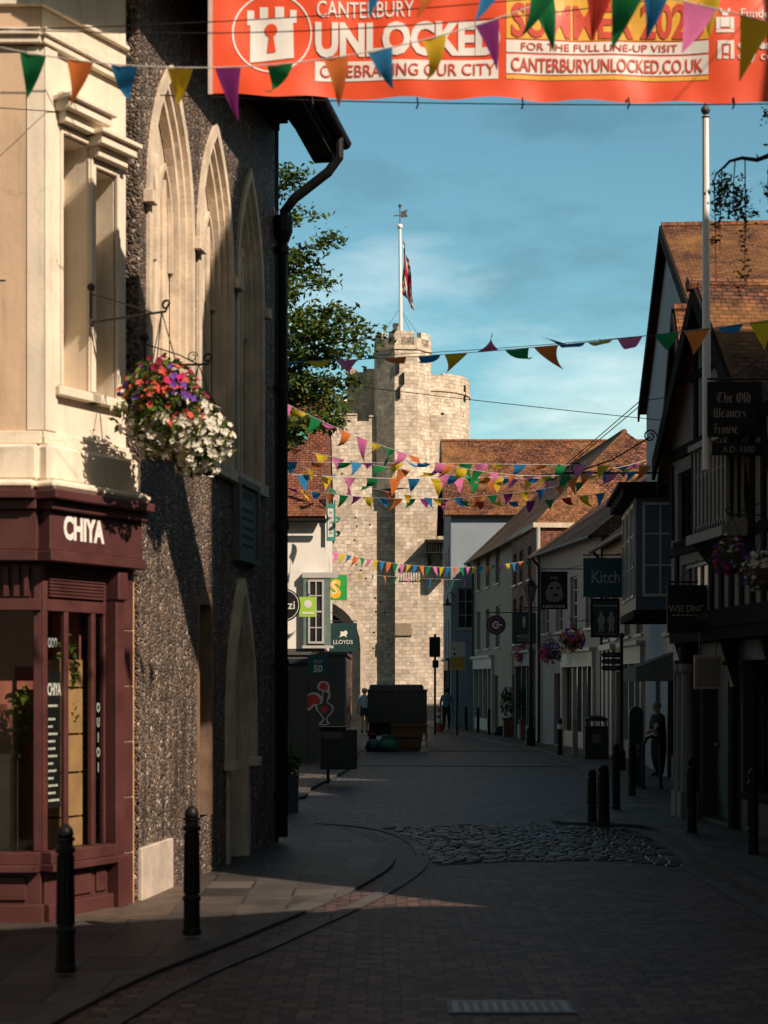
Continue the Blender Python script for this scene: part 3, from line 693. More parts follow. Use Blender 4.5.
def arch_hole_wall(mb, a0, a1, zb, zt_, arches, mi=0, t=.18):
    """Wall strip with arch-shaped recesses: arches = [(cx,w,z0,zs,ztop)] sorted along a."""
    x = a0
    for (cx, w, z0, zs, zt) in arches:
        l, r_ = cx - w / 2, cx + w / 2
        mb.quad((x, 0, zb), (l, 0, zb), (l, 0, zt_), (x, 0, zt_), mi)
        if z0 > zb: mb.quad((l, 0, zb), (r_, 0, zb), (r_, 0, z0), (l, 0, z0), mi)
        pts = arch_pts(cx, w, z0, zs, zt); k = len(pts) // 2
        for i in range(1, len(pts) - 2):
            p, q_ = pts[i], pts[i + 1]; mb.quad((p[0], 0, p[1]), (q_[0], 0, q_[1]), (q_[0], 0, zt_), (p[0], 0, zt_), mi)
        x = r_
    mb.quad((x, 0, zb), (a1, 0, zb), (a1, 0, zt_), (x, 0, zt_), mi)
def arch_ring(mb, cx, w, z0, zs, zt, wid, b0, b1, mi=0, back=None):
    """A moulded band round an arch: from outline w to outline w-2*wid, between depths b0 (inner/back) and b1 (front)."""
    o = arch_pts(cx, w, z0, zs, zt); i_ = arch_pts(cx, w - 2 * wid, z0, zs, zt - wid * 1.5)
    for k in range(len(o) - 1):
        (ox, oz), (px, pz), (ix, iz), (jx, jz) = o[k], o[k + 1], i_[k], i_[k + 1]
        mb.quad((ox, b1, oz), (px, b1, pz), (jx, b1, jz), (ix, b1, iz), mi)
        mb.quad((ix, b1, iz), (jx, b1, jz), (jx, b0, jz), (ix, b0, iz), mi)
        mb.quad((ox, b1, oz), (px, b1, pz), (px, b0, pz), (ox, b0, oz), mi)
SC = [4.12, 2.62, .97]                   # arch centres (metres from the shop), in order of a
BIG = [(tw(.98), 1.50, 4.35, 6.45, 7.92), (tw(2.62), 1.42, 4.35, 6.45, 7.92), (tw(4.14), 1.30, 4.35, 6.45, 7.92)][::-1]
LOW = [(tw(2.22), .62, .62, 2.72, 2.95), (tw(3.62), 1.02, .0, 1.55, 3.05)][::-1]
w = MB(TW)
arch_hole_wall(w, 0, LW, 4.0, ZW, BIG); arch_hole_wall(w, 0, LW, -.02, 4.0, LOW)
w.quad((0, 0, 0), (0, -4, 0), (0, -4, 11.5), (0, 0, ZW)); w.quad((LW, 0, 0), (LW, -4, 0), (LW, -4, 11.5), (LW, 0, ZW))
w.build('wall', M_flint, hall)
for (cx, wd, z0, zs, zt) in BIG:
    s = MB(TW); arch_ring(s, cx, wd + .02, z0, zs, zt + .02, .10, -.05, .035); arch_ring(s, cx, wd - .18, z0, zs, zt - .13, .06, -.10, -.02); arch_ring(s, cx, wd - .30, z0, zs, zt - .22, .07, -.16, -.07)
    wi = wd - .44; pts = arch_pts(cx, wi, z0, zs, zt - .32)
    s.poly([(p[0], -.17, p[1]) for p in pts])
    for k in (-1, 0, 1):
        x = cx + k * wi / 4; top = zs + (.62 if k == 0 else .45)
        s.tube([(x, -.15, z0), (x, -.15, top)], .035, 8)
    for k in (-1, 1): arch_ring(s, cx + k * wi / 4, wi / 2 - .02, zs - .4, zs + .05, zs + .62, .04, -.165, -.12)
    s.box((cx - wd / 2 - .06, -.15, z0 - .14), (cx + wd / 2 + .06, .07, z0 - .002))
    for k in (-1, 1): s.box((cx + k * (wd / 2 + .04) - .07, .0, zs - .10), (cx + k * (wd / 2 + .04) + .07, .10, zs + .02))
    s.build('blind_arch', M_stone, hall, bevel=.006)
(cx, wd, z0, zs, zt) = LOW[1]
s = MB(TW); arch_ring(s, cx, wd, z0, zs, zt, .09, -.17, .01); s.poly([(p[0], -.17, p[1]) for p in arch_pts(cx, wd - .17, z0, zs, zt - .12)])
s.build('blocked_doorway', plain('brown weathered stone', (.20, .13, .085), .85, var=.3, bmp=.4), hall)
(cx, wd, z0, zs, zt) = LOW[0]
s = MB(TW); arch_ring(s, cx, wd + .14, 1.15, zs, zt + .12, .11, .0, .09); arch_ring(s, cx, wd, z0, zs, zt, .12, -.14, .02); arch_ring(s, cx, wd - .24, z0, zs, zt - .17, .08, -.17, -.06)
for k in (-1, 1): s.box((cx + k * (wd / 2 + .02) - .09, .0, 1.05), (cx + k * (wd / 2 + .02) + .09, .13, 1.15))
dso = s.build('doorway_arch', M_stone, hall, bevel=.006)
s = MB(TW); s.poly([(p[0], -.165, p[1]) for p in arch_pts(cx, wd - .38, z0, zs, zt - .28)])
for k in range(4): s.box((cx - .28 + k * .15, -.16, 0), (cx - .27 + k * .15, -.15, 2.2))
s.build('door', plain('dark oak door', (.05, .035, .028), .7, var=.3, bmp=.4), dso)
s = MB(TW); s.box((tw(.98), -.02, -.02), (tw(.0), .035, .52)); s.build('rendered_plinth', plain('pale render', (.52, .43, .35), .85, var=.2, bmp=.3, dirt=.5), hall, bevel=.01)
# eaves
ev = MB(TW); OV = .72
for zlo, zhi, b0, b1 in ((ZW + .06, 8.72, -.1, OV),):
    ev.prism([(-.35, OV, 8.78), (LW + 2, OV, 8.78), (LW + 2, -3.5, 11.9), (-.35, -3.5, 11.9)], (0, 0, .20))
evo = ev.build('roof', M_tile, hall)
rr = MB(TW)
for i in range(16):
    a = -.2 + i * .38; rr.prism([(a, OV - .06, 8.62), (a, -.05, 9.24), (a, -.05, 9.36), (a, OV - .06, 8.76)], (.09, 0, 0))
rr.build('rafter', M_timber, evo)
sb = MB(TW); sb.quad((-.32, OV - .03, 8.765), (LW + 2, OV - .03, 8.765), (LW + 2, -.1, 9.42), (-.32, -.1, 9.42)); sb.box((-.36, OV - .02, 8.60), (LW + 2, OV + .01, 8.86)); sb.build('soffit', M_timber, evo)
cb = MB(TW); cb.box((-.02, .002, ZW - .28), (LW, .06, ZW)); 
for i in range(15): cb.box((.05 + i * .37, .06, ZW - .22), (.20 + i * .37, .18, ZW - .05))
cb.build('cornice', M_timber, hall)
bx_ = MB(TW); bx_.prism([(-.40, OV - .02, 8.52), (-.40, OV + .02, 8.98), (-.40, .0, 9.62), (-.40, -.3, 9.62), (-.40, .18, 8.95), (-.40, OV - .30, 8.52)], (.10, 0, 0)); bx_.prism([(-.29, OV - .02, 8.52), (-.29, OV - .02, 8.62), (-.29, OV - .32, 8.74), (-.29, OV - .32, 8.60)], (LW + 2.2, 0, 0)); bx_.build('eave_box', M_timber, evo)
gt = MB(TW)
gp = []
for i in range(9):
    a = math.pi * i / 8; gp.append((OV + .085 + .085 * math.cos(a), 8.76 - .085 * math.sin(a)))
for x0, x1 in ((-.42, LW + 2),):
    for i in range(8): gt.quad((x0, gp[i][0], gp[i][1]), (x1, gp[i][0], gp[i][1]), (x1, gp[i + 1][0], gp[i + 1][1]), (x0, gp[i + 1][0], gp[i + 1][1]))
    gt.poly([(x0, p[0], p[1]) for p in gp])
gt.build('gutter', M_black, evo)
dp = MB(TW)
dp.tube([(-.02, OV + .08, 8.70), (-.02, OV + .08, 8.45), (-.02, OV - .05, 8.28), (-.02, .25, 7.98), (-.02, .12, 7.82), (-.02, .10, 7.6), (-.02, .10, .1)], .062, 10)
for z in (7.3, 5.6, 3.9, 2.2, .6): dp.lathe([(.078, 0), (.078, .09)], (-.02, .10, z), 10); dp.box((-.12, .005, z + .02), (.08, .10, z + .06))
dp.lathe([(.075, 0), (.12, .12), (.13, .3), (.10, .3)], (-.02, .10, 7.45), 10)
dp.build('downpipe', M_black, hall)
cr = MB(TW); cr.box((-.25, -.25, -.02), (-.002, -.005, 8.9)); cr.build('corner_pier', M_timber, hall)

nb = thing('notice_board', 'narrow dull green framed notice board fixed high on the shaded flint wall', 'notice board', tuple(TW @ Vector((tw(3.85), .03, 3.4))))
b = MB(TW); b.box((tw(4.32), .005, 3.42), (tw(3.42), .05, 4.22)); nbo = b.build('backing_board', plain('board grey green', (.13, .17, .155), .6, var=.12), nb)
b = MB(TW); a0, a1 = tw(4.36), tw(3.38)
b.box((a0, .004, 3.36), (a0 + .07, .085, 4.28)); b.box((a1 - .07, .004, 3.36), (a1, .085, 4.28)); b.box((a0 + .07, .004, 3.36), (a1 - .07, .085, 3.43)); b.box((a0 + .07, .004, 4.21), (a1 - .07, .085, 4.28))
b.build('frame', plain('green grey paint', (.09, .135, .12), .5, var=.15), nb)
b = MB(TW)
b.box((tw(4.1), .052, 4.08), (tw(3.65), .056, 4.15))
for i in range(5):
    for j in range(1): b.box((tw(4.12), .052, 3.94 - i * .10), (tw(3.62) , .056, 3.97 - i * .10))
b.build('notice', plain('faded notice', (.03, .045, .042), .7), nb)

# ------------------------------------------------------------------ iron brackets and flower baskets
nB = TB.to_3x3() @ Vector((0, 1, 0))
def scroll(c, ax, r, turns=1.25, n=26):
    """Spiral points in the vertical plane through ax."""
    return [Vector(c) + Vector(ax) * (r * (1 - .6 * i / n) * math.cos(2 * math.pi * turns * i / n)) + Vector((0, 0, 1)) * (r * (1 - .6 * i / n) * math.sin(2 * math.pi * turns * i / n)) for i in range(n + 1)]
def arm_bracket(name, label, base, out, length, zup=.26):
    base = Vector(base); out = Vector(out).normalized(); t = thing(name, label, 'bracket', tuple(base))
    b = MB(); b.tube([base + Vector((0, 0, -.12)), base + Vector((0, 0, zup))], .012, 6); b.ball(base + Vector((0, 0, zup + .04)), .035, 8); b.ball(base + out * .01 + Vector((0, 0, -.02)), .02, 6); b.build('wall_plate', M_iron, t)
    b = MB(); b.tube([base, base + out * length] + scroll(base + out * length + Vector((0, 0, .05)), out, .05, .8, 10)[1:], .0105, 6); b.tube([base + Vector((0, 0, zup - .02)), base + out * length * .55 + Vector((0, 0, .09)), base + out * length * .85], .006, 5)
    b.build('arm', M_iron, t); return t
br1 = TB @ Vector((tb(.50), .06, 5.10)); arm_bracket('iron_bracket', 'thin wrought iron arm bracket below the window niches of the corner shop', br1, nB, .80)
br2 = TW @ Vector((tw(.10), .03, 4.86)); nWv = TW.to_3x3() @ Vector((0, 1, 0))
t2 = arm_bracket('iron_bracket', 'scrolled iron bracket rising behind the flowers at the flint wall edge', br2, nWv, .58, .22)
b = MB(); b.tube(scroll(br2 + nWv * .18 + Vector((0, 0, -.10)), nWv, .08), .005, 5); b.tube(scroll(br2 + nWv * .44 + Vector((0, 0, .07)), nWv, .05), .005, 5); b.build('scroll', M_iron, t2)
def flower(mb, c, r, nrm, rng, mi):
    n = Vector(nrm).normalized(); x = n.cross(Vector((.3, .2, 1))).normalized(); y = n.cross(x); a0 = rng.uniform(0, 6.28); vs = [Vector(c) - n * r * .25]; k = 5
    for i in range(k * 2):
        a = a0 + math.pi * i / k; rr_ = r * (1.0 if i % 2 == 0 else .78); vs.append(Vector(c) + (x * math.cos(a) + y * math.sin(a)) * rr_ + n * r * (.10 if i % 2 else .02))
    mb.add(vs, [(0, 1 + i, 1 + (i + 1) % (2 * k)) for i in range(2 * k)], mi)
PETALS = {'white': cloth('white petals', (.78, .74, .62), .25), 'pink': cloth('pink petals', (.62, .03, .16), .3), 'coral': cloth('coral petals', (.72, .13, .09), .3), 'purple': cloth('purple petals', (.16, .07, .42), .3), 'wine': cloth('wine petals', (.25, .01, .05), .25)}
def flower_basket(name, label, top, hang, r, h, mixw, n_leaf, n_flower, seed, fs=.035, group=None, trail=.5):
    """top: where it hangs from; hang: chain length; mixw: {'white': weight}; ball of radius r, height h."""
    rng = random.Random(seed); top = Vector(top); c = top - Vector((0, 0, hang)); t = thing(name, label, 'flower basket', tuple(c - Vector((0, 0, .25))), group)
    b = MB(); b.lathe([(.05, -.22), (.16, -.16), (.22, -.05), (.24, .03), (.23, .03)], c, 12)
    bo = b.build('basket', plain('mossy liner', (.05, .045, .03), .9, var=.3, bmp=.5), t)
    b = MB()
    for i in range(3): a = 2.1 * i; b.tube([top, c + Vector((.22 * math.cos(a), .22 * math.sin(a), .03))], .005, 4)
    b.build('chain', M_iron, bo)
    def pt(f=1.0):
        while True:
            p = Vector((rng.uniform(-1, 1), rng.uniform(-1, 1), rng.uniform(-1, 1)))
            if .25 < p.length <= 1: break
        lump = 1 + .25 * noise.noise(p * 2.3 + Vector((seed, 0, 0)))
        p = p * lump * f; z = p.z * h / 2 - (h * .10 if abs(p.x) + abs(p.y) > .8 else 0) * trail
        return c + Vector((p.x * r, p.y * r, z + h * .02)), p
    b = MB()
    for _ in range(n_leaf): q_, p = pt(); leaf(b, q_, fs * rng.uniform(.7, 1.4), rng, rng.choice((0, 0, 1, 2)))
    b.build('foliage', [M_leaf, M_leaf2, M_leaf3], t)
    keys = list(mixw); clus = {}
    for k in keys:
        clus[k] = [Vector((rng.uniform(-.8, .8), rng.uniform(-.8, .8), z + rng.uniform(-.45, .45))) for z in [mixw[k][1]] * 3]
    bm_ = {k: MB() for k in keys}; tot = sum(v[0] for v in mixw.values())
    for _ in range(n_flower):
        q_, p = pt(1.06); d = p.normalized()
        if p.length < .55: q_ = c + Vector((d.x * r, d.y * r, d.z * h / 2)) * rng.uniform(.8, 1.05) ; 
        best = min(keys, key=lambda k: min((p - cc).length for cc in clus[k]) / (mixw[k][0] / tot) ** .5 + rng.uniform(0, .9))
        flower(bm_[best], q_, fs * rng.uniform(.75, 1.25), d + Vector((rng.gauss(0, .4), rng.gauss(0, .4) - .3, rng.gauss(0, .4))), rng, 0)
    for k in keys:
        if bm_[k].v: bm_[k].build(k + '_blossom', PETALS[k], t, clean=False)
    return t
b1top = br1 + nB * .76
flower_basket('hanging_basket', 'hanging basket of mixed purple, pink and white flowers beside the corner shop', b1top, .80, .37, .80, {'white': (4.2, -.3), 'pink': (1.7, .35), 'coral': (1.3, .0), 'purple': (.8, .55), 'wine': (.6, .6)}, 1300, 380, 3, .036)
b2top = br2 + nWv * .60
flower_basket('hanging_basket', 'hanging basket of trailing white flowers topped by coral ones on the flint wall', b2top + Vector((-.10, -.02, 0)), .66, .30, .72, {'white': (5, -.5), 'coral': (1.1, .6), 'purple': (.35, .7)}, 700, 430, 8, .036)

# ------------------------------------------------------------------ bollards
def bollard(label, loc, h=1.0, group='cast iron bollards along the kerbs', r=.050):
    t = thing('bollard', label, 'bollard', loc, group); b = MB()
    b.lathe([(r * 1.45, 0), (r * 1.45, h * .04), (r * 1.30, h * .05), (r * 1.25, h * .26), (r * 1.42, h * .27), (r * 1.42, h * .29), (r * 1.12, h * .31), (r, h * .80), (r * 1.35, h * .81), (r * 1.35, h * .835), (r * 1.05, h * .85), (r * 1.02, h * .88), (r * 1.3, h * .89), (r * 1.3, h * .905)], loc, 12)
    b.build('post', M_black, t, smooth=False)
    b = MB(); b.lathe([(r * 1.0, 0), (r * 1.12, h * .03), (r * .95, h * .062), (r * .5, h * .088), (.004, h * .095)], (loc[0], loc[1], loc[2] + h * .9051), 12); b.build('cap', M_black, t, smooth=True)
    b = MB()
    for i in range(8): a = 2 * math.pi * i / 8; b.tube([(loc[0] + r * 1.14 * math.cos(a), loc[1] + r * 1.14 * math.sin(a), loc[2] + h * .32), (loc[0] + r * 1.02 * math.cos(a), loc[1] + r * 1.02 * math.sin(a), loc[2] + h * .79)], r * .16, 4)
    b.build('fluting', M_black, t); return t
bollard('black fluted bollard in front of the maroon shopfront stallriser', (-2.15, 10.8, .05), 1.0)
bollard('black fluted bollard standing before the flint wall plinth', (-1.49, 12.4, .05), 1.0)

# ------------------------------------------------------------------ tree behind the flint hall
def branch(mb, p, d, ln, r, depth, rng, tips, bend=.25):
    n = 5; pts = [Vector(p)]; rs = [r]; d = Vector(d).normalized()
    for i in range(n):
        d = (d + Vector((rng.gauss(0, bend), rng.gauss(0, bend), rng.gauss(0, bend) * .6)) * .4).normalized()
        pts.append(pts[-1] + d * ln / n); rs.append(r * (1 - .6 * (i + 1) / n))
    mb.tube(pts, rs, 6 if depth > 1 else 4)
    if depth == 0: tips.append((pts[-1], d)); tips.append((pts[3], d)); return
    for k in range(rng.choice((3, 4))):
        i = rng.choice((2, 3, 4, 5)); dd = (d + Vector((rng.gauss(0, .7), rng.gauss(0, .7), rng.gauss(.1, .4)))).normalized()
        branch(mb, pts[i], dd, ln * rng.uniform(.55, .75), rs[i] * .7, depth - 1, rng, tips, bend)
    tips.append((pts[-1], d))
def sprays(mb, tips, per, spread, size, rng, keep=lambda p: True):
    for c, d in tips:
        for _ in range(per):
            q = c + Vector((rng.gauss(0, spread), rng.gauss(0, spread), rng.gauss(0, spread * .55))) + d * rng.uniform(-.3, .3) * spread * 3
            if keep(q): leaf(mb, q, size * rng.uniform(.6, 1.25), rng, rng.choice((0, 0, 1, 2)))
tree = thing('tree', 'leafy green tree with layered sprays rising behind the flint hall', 'tree', (-3.7, 27.5, 0))
tr = random.Random(21); tm = MB(); tips = []
tm.tube([(-3.7, 27.5, 0), (-3.65, 27.5, 2.5), (-3.5, 27.4, 5), (-3.3, 27.4, 7.5), (-3.1, 27.3, 9.5)], [.26, .22, .19, .14, .07], 9)
for (z, px, py) in ((4.6, 326, 412), (5.0, 305, 418), (5.1, 348, 418), (6.4, 362, 352), (6.9, 366, 326), (5.2, 318, 398), (5.4, 345, 402), (6.0, 335, 392), (6.6, 350, 355), (7.6, 300, 300), (7.2, 330, 322), (7.8, 334, 282), (5.9, 318, 378), (6.2, 352, 378), (6.8, 372, 338), (7.0, 318, 340), (7.3, 342, 306), (8.0, 318, 268), (8.3, 336, 240), (8.9, 300, 218), (9.3, 308, 178), (6.4, 292, 380), (8.2, 292, 262)):
    x0 = -3.5 + (z - 5) * .09; y0 = 27.4; rr_ = tr.uniform(-1.0, 1.0); e = P(px, py, y0 + rr_); s_ = Vector((x0, y0, z)); d = e - s_
    pts = [s_ + d * t + Vector((0, 0, .25 * math.sin(math.pi * t))) for t in (0, .25, .5, .75, 1)]
    tm.tube(pts, [.06, .045, .03, .02, .008], 5)
    for t in (.45, .58, .68, .78, .88, .96):
        i = min(3, int(t * 4)); p = pts[i].lerp(pts[i + 1], t * 4 - i)
        for k in range(2):
            q = p + Vector((tr.gauss(.0, .14), tr.gauss(0, .25), tr.gauss(.03, .08))); tm.tube([p, q], [.009, .004], 4); tips.append((q, (q - p).normalized()))
for k in range(9):   # the side of the crown away from the street
    s_ = Vector((-3.4, 27.4, tr.uniform(4.5, 9))); e = s_ + Vector((tr.uniform(-2.8, -1.0), tr.uniform(-1.8, 1.8), tr.uniform(.4, 1.8))); tm.tube([s_, (s_ + e) / 2 + Vector((0, 0, .2)), e], [.06, .04, .015], 5)
    for t in (.5, .7, .85, 1):
        for j in range(3): tips.append((s_.lerp(e, t) + Vector((tr.gauss(0, .3), tr.gauss(0, .3), tr.gauss(0, .2))), Vector((0, 0, 1))))
tm.build('trunk', M_bark, tree)
cm = MB(); sprays(cm, tips, 42, .12, .062, tr); cm.build('crown', [M_leaf, M_leaf2, M_leaf3], tree, clean=False)

# ------------------------------------------------------------------ shop building across the side lane (white flank, tiled roof, grey shopfront)
lb = thing('tiled_house', 'white rendered house with steep red tile roof above a dark grey shopfront', 'building', (-1.66, 42, 0))
D1, D2 = 42.0, 48.0; X1 = -1.55; XL = -9.0
w = MB()
w.box((XL, D1, 2.9), (X1, D2, 6.5)); w.build('wall', M_whitewall, lb)
r = MB(); roof_slab(r, [(XL, D1 - .3, 6.28), (X1 + .02, D1 - .3, 6.28), (X1 + .02, 45.6, 10.05), (XL, 45.6, 10.05)], .1); roof_slab(r, [(XL, 45.6, 10.05), (X1 + .02, 45.6, 10.05), (X1 + .02, 49.2, 6.3), (XL, 49.2, 6.3)], .1)
ro = r.build('roof', brick('steep red tile', (.25, .085, .045), (.17, .06, .036), (.05, .025, .018), .17, .105, .012, patch=(.28, .12, .05), patch_amt=.4, patch_scale=.9, bmp=.9, warp=.03, var=.4, stain=.3), lb)
g = MB(); g.poly([(X1, D1, 6.5), (X1, D2, 6.5), (X1, 45.6, 9.95)]); g.build('gable', M_redbrick, lb)
g = MB(); g.tube([(XL, D1 - .38, 6.22), (X1 + .05, D1 - .38, 6.22)], .06, 8); g.build('gutter', M_black, ro)
rt = MB(); rt.tube([(XL, 45.6, 10.17), (X1 + .03, 45.6, 10.17)], .11, 8); rt.build('ridge_tiles', M_tile, ro)
s = MB(); s.box((XL, 41.0, .05), (-1.0, D2, 2.72)); s.box((XL, 40.95, 2.721), (-.95, D2, 2.80)); s.box((XL, D1 + .01, 2.801), (X1 - .01, D2, 2.9)); s.box((XL, 40.97, .05), (-1.97, 40.999, 2.0), 0)
so = s.build('shopfront', M_greywall, lb)
s = MB(); s.box((-2.55, 40.90, 1.0), (-2.46, 40.999, 2.5)); s.box((-2.55, 40.90, 2.5), (-1.95, 40.999, 2.62)); s.build('panel_edging', M_navy, so)
pst = MB()
for i, cc in enumerate(range(8)):
    pass
pst.box((-.998, 41.05, .3), (-.985, 41.35, 2.6), 0); pst.box((-.998, 41.4, 1.6), (-.985, 41.9, 2.6), 1); pst.box((-.998, 41.4, .9), (-.985, 41.9, 1.55), 2)
for i in range(4): pst.box((-.998, 42.1 + i * 1.2, .5), (-.985, 43.1 + i * 1.2, 2.6), 3)
pst.build('window_poster', [plain('poster white', (.55, .52, .47), .6), plain('poster blue', (.12, .25, .36), .6), plain('poster red', (.45, .08, .04), .6), M_glass], so)
# rooster emblem on the grey panel: a cream outline with red comb, wing tail and heart
def chaikin(p, n=2, closed=True):
    for _ in range(n):
        q = []
        for i in range(len(p) if closed else len(p) - 1):
            a, b = Vector(p[i]), Vector(p[(i + 1) % len(p)]); q += [tuple(a * .75 + b * .25), tuple(a * .25 + b * .75)]
        p = q
    return p
def emblem_poly(mb, pts, y, mi=0, thick=.006, sm=2):
    pts = chaikin([(P(a, b, y).x, P(a, b, y).z) for a, b in pts], sm) if sm else [(P(a, b, y).x, P(a, b, y).z) for a, b in pts]
    mb.prism([(a, y, c) for a, c in pts], (0, -thick, 0), mi)
def zz(pts): return [(310 + a * 50 / 731, 670 + b * 70 / 1024) for a, b in pts]
em = MB(); yE = 40.999
body = [(110, 790), (170, 745), (195, 715), (150, 650), (90, 590), (75, 540), (60, 515), (30, 560), (0, 590), (-40, 600), (-80, 560), (-95, 480), (-60, 380), (0, 330), (70, 325), (140, 350), (180, 400), (175, 330), (180, 300), (115, 290), (100, 235), (130, 180), (190, 155), (260, 175), (290, 230), (285, 300), (305, 330), (295, 370), (300, 410), (260, 440), (265, 480), (320, 500), (350, 550), (335, 620), (280, 670), (245, 715), (260, 745), (300, 790), (200, 812)]
inner = [(150, 785), (195, 755), (215, 712), (170, 645), (115, 585), (105, 530), (120, 505), (185, 490), (195, 420), (190, 340), (200, 310), (250, 330), (270, 350), (262, 400), (240, 440), (245, 490), (300, 515), (325, 555), (315, 610), (262, 660), (225, 712), (240, 755), (265, 785), (205, 792)]
emblem_poly(em, zz(body), yE, 0, .008, 2); emblem_poly(em, zz(inner), yE - .008, 1, .006, 2)
emblem_poly(em, zz([(135, 235), (155, 195), (195, 178), (240, 195), (265, 240), (255, 285), (225, 305), (190, 290), (150, 275)]), yE - .008, 2, .006, 2)
emblem_poly(em, zz([(-65, 480), (-45, 400), (5, 360), (70, 355), (125, 385), (150, 440), (140, 500), (90, 500), (50, 490), (20, 520), (-20, 565), (-55, 545)]), yE - .008, 2, .006, 2)
emblem_poly(em, zz([(210, 650), (165, 595), (150, 560), (165, 535), (190, 530), (212, 550), (235, 530), (260, 535), (275, 560), (255, 600)]), yE - .014, 2, .005, 1)
em.build('rooster_emblem', [plain('emblem cream', (.80, .76, .70), .6, bmp=0), M_greywall, plain('emblem red', (.75, .065, .055), .55, bmp=0)], so)
# timber-framed oriel with pale sashes on the flank
orl = MB(); ox0, ox1, oz0, oz1 = P(303, 0, 41.6).x, P(330, 0, 41.6).x, 2.98, 4.75
orl.box((ox0, 41.87, oz0), (ox1, 41.999, oz1)); orl.box((ox0 - .03, 41.80, oz1), (ox1 + .2, 41.999, oz1 + .14)); orl.box((ox0 - .03, 41.82, oz0 - .07), (ox1 + .08, 41.999, oz0)); orl.box((ox1 - .16, 41.82, oz0), (ox1, 41.869, oz1), 1); orl.box((ox0, 41.82, oz0), (ox0 + .1, 41.869, oz1), 1)
oo = orl.build('oriel', [M_whitepaint, plain('sage green paint', (.13, .19, .17), .5)], lb)
window(frame((ox0 + .56, 41.80, 0), (-1, 0)), .02, .44, oz0 + .05, oz1 - .05, lb, t=.0, cols=2, rows=4, sill=False)
# ------------------------------------------------------------------ hanging signs
def hang_sign(name, label, x0, x1, z0, z1, d, face_mat, arm_from=None, arm_z=None, frame_mat=None, th=.05, cat='sign', group=None):
    t = thing(name, label, cat, ((x0 + x1) / 2, d, z0), group)
    b = MB(); b.box((x0, d - th / 2, z0), (x1, d + th / 2, z1)); bo = b.build('board', face_mat, t, bevel=.004)
    if frame_mat:
        b = MB(); f = .035
        for yy in (d - th / 2 - .012,):
            b.box((x0 - .01, yy, z0 - .01), (x0 + f, yy + .011, z1 + .01)); b.box((x1 - f, yy, z0 - .01), (x1 + .01, yy + .011, z1 + .01)); b.box((x0 + f, yy, z0 - .01), (x1 - f, yy + .011, z0 + f)); b.box((x0 + f, yy, z1 - f), (x1 - f, yy + .011, z1 + .01))
        b.build('frame', frame_mat, t)
    if arm_from is not None:
        az = arm_z if arm_z is not None else z1 + .08; b = MB()
        xe = x0 if abs(arm_from - x0) > abs(arm_from - x1) else x1
        b.tube([(arm_from, d, az), (xe, d, az)], .015, 6); b.tube([(arm_from, d, az - .02), (arm_from, d, az + .3), (xe + (arm_from - xe) * .35, d, az)], .008, 5)
        for fx in (.15, .85): xx = x0 + (x1 - x0) * fx; b.tube([(xx, d, z1 - .01), (xx, d, az)], .008, 5)
        b.build('bracket', M_iron, t)
    return t, bo
def put_text(parent, s, x, z, d, size, m, bold=0, xs=1, th=.05, shear=0):
    b = MB(); text_into(b, s, face_T((x, d - th / 2 - .001, z), (1, 0, 0)), size, 0, bold, xs); return b.build('lettering', m, parent)
def sx(px, d): return (px - CX) / FPX * d
def sz(py, d): return EYE + (HOR - py) / FPX * d
M_signblack = plain('sign black', (.008, .008, .009), .6, var=.1, bmp=0, spec=.3)
M_signteal = plain('sign teal', (.012, .085, .095), .55, var=.1, bmp=0)
M_limegreen = plain('sign lime', (.34, .58, .05), .55, var=.05, bmp=0)
# round restaurant sign
d = 30.0; t = thing('round_sign', 'round black hanging sign with pale lettering at the white wall', 'sign', (sx(284, d), d, sz(621, d)))
b = MB(frame((sx(284, d), d - .03, sz(605, d)), (1, 0))); k = 28
b.T = Matrix(); ring = [(sx(284, d) + .31 * math.cos(2 * math.pi * i / k), d - .03, sz(605, d) + .31 * math.sin(2 * math.pi * i / k)) for i in range(k)]
b.prism(ring, (0, .06, 0)); bo = b.build('board', M_signblack, t)
b = MB(); k = 28
for rr_ in (.285,):
    for i in range(k):
        a0, a1 = 2 * math.pi * i / k, 2 * math.pi * (i + 1) / k; cx_, cz_ = sx(284, d), sz(605, d)
        b.quad((cx_ + rr_ * math.cos(a0), d - .034, cz_ + rr_ * math.sin(a0)), (cx_ + rr_ * math.cos(a1), d - .034, cz_ + rr_ * math.sin(a1)), (cx_ + (rr_ - .012) * math.cos(a1), d - .034, cz_ + (rr_ - .012) * math.sin(a1)), (cx_ + (rr_ - .012) * math.cos(a0), d - .034, cz_ + (rr_ - .012) * math.sin(a0)))
b.build('rim_line', M_offwhite, bo)
put_text(bo, 'izzi', sx(288, d), sz(609, d), d, .22, M_offwhite, .002, 1.0, .06)
b = MB(); b.tube([(sx(284, d), d, sz(605, d) + .3), (sx(284, d), d, sz(605, d) + .55), (sx(215, d), d, sz(605, d) + .55)], .016, 6); b.build('bracket', M_iron, t)
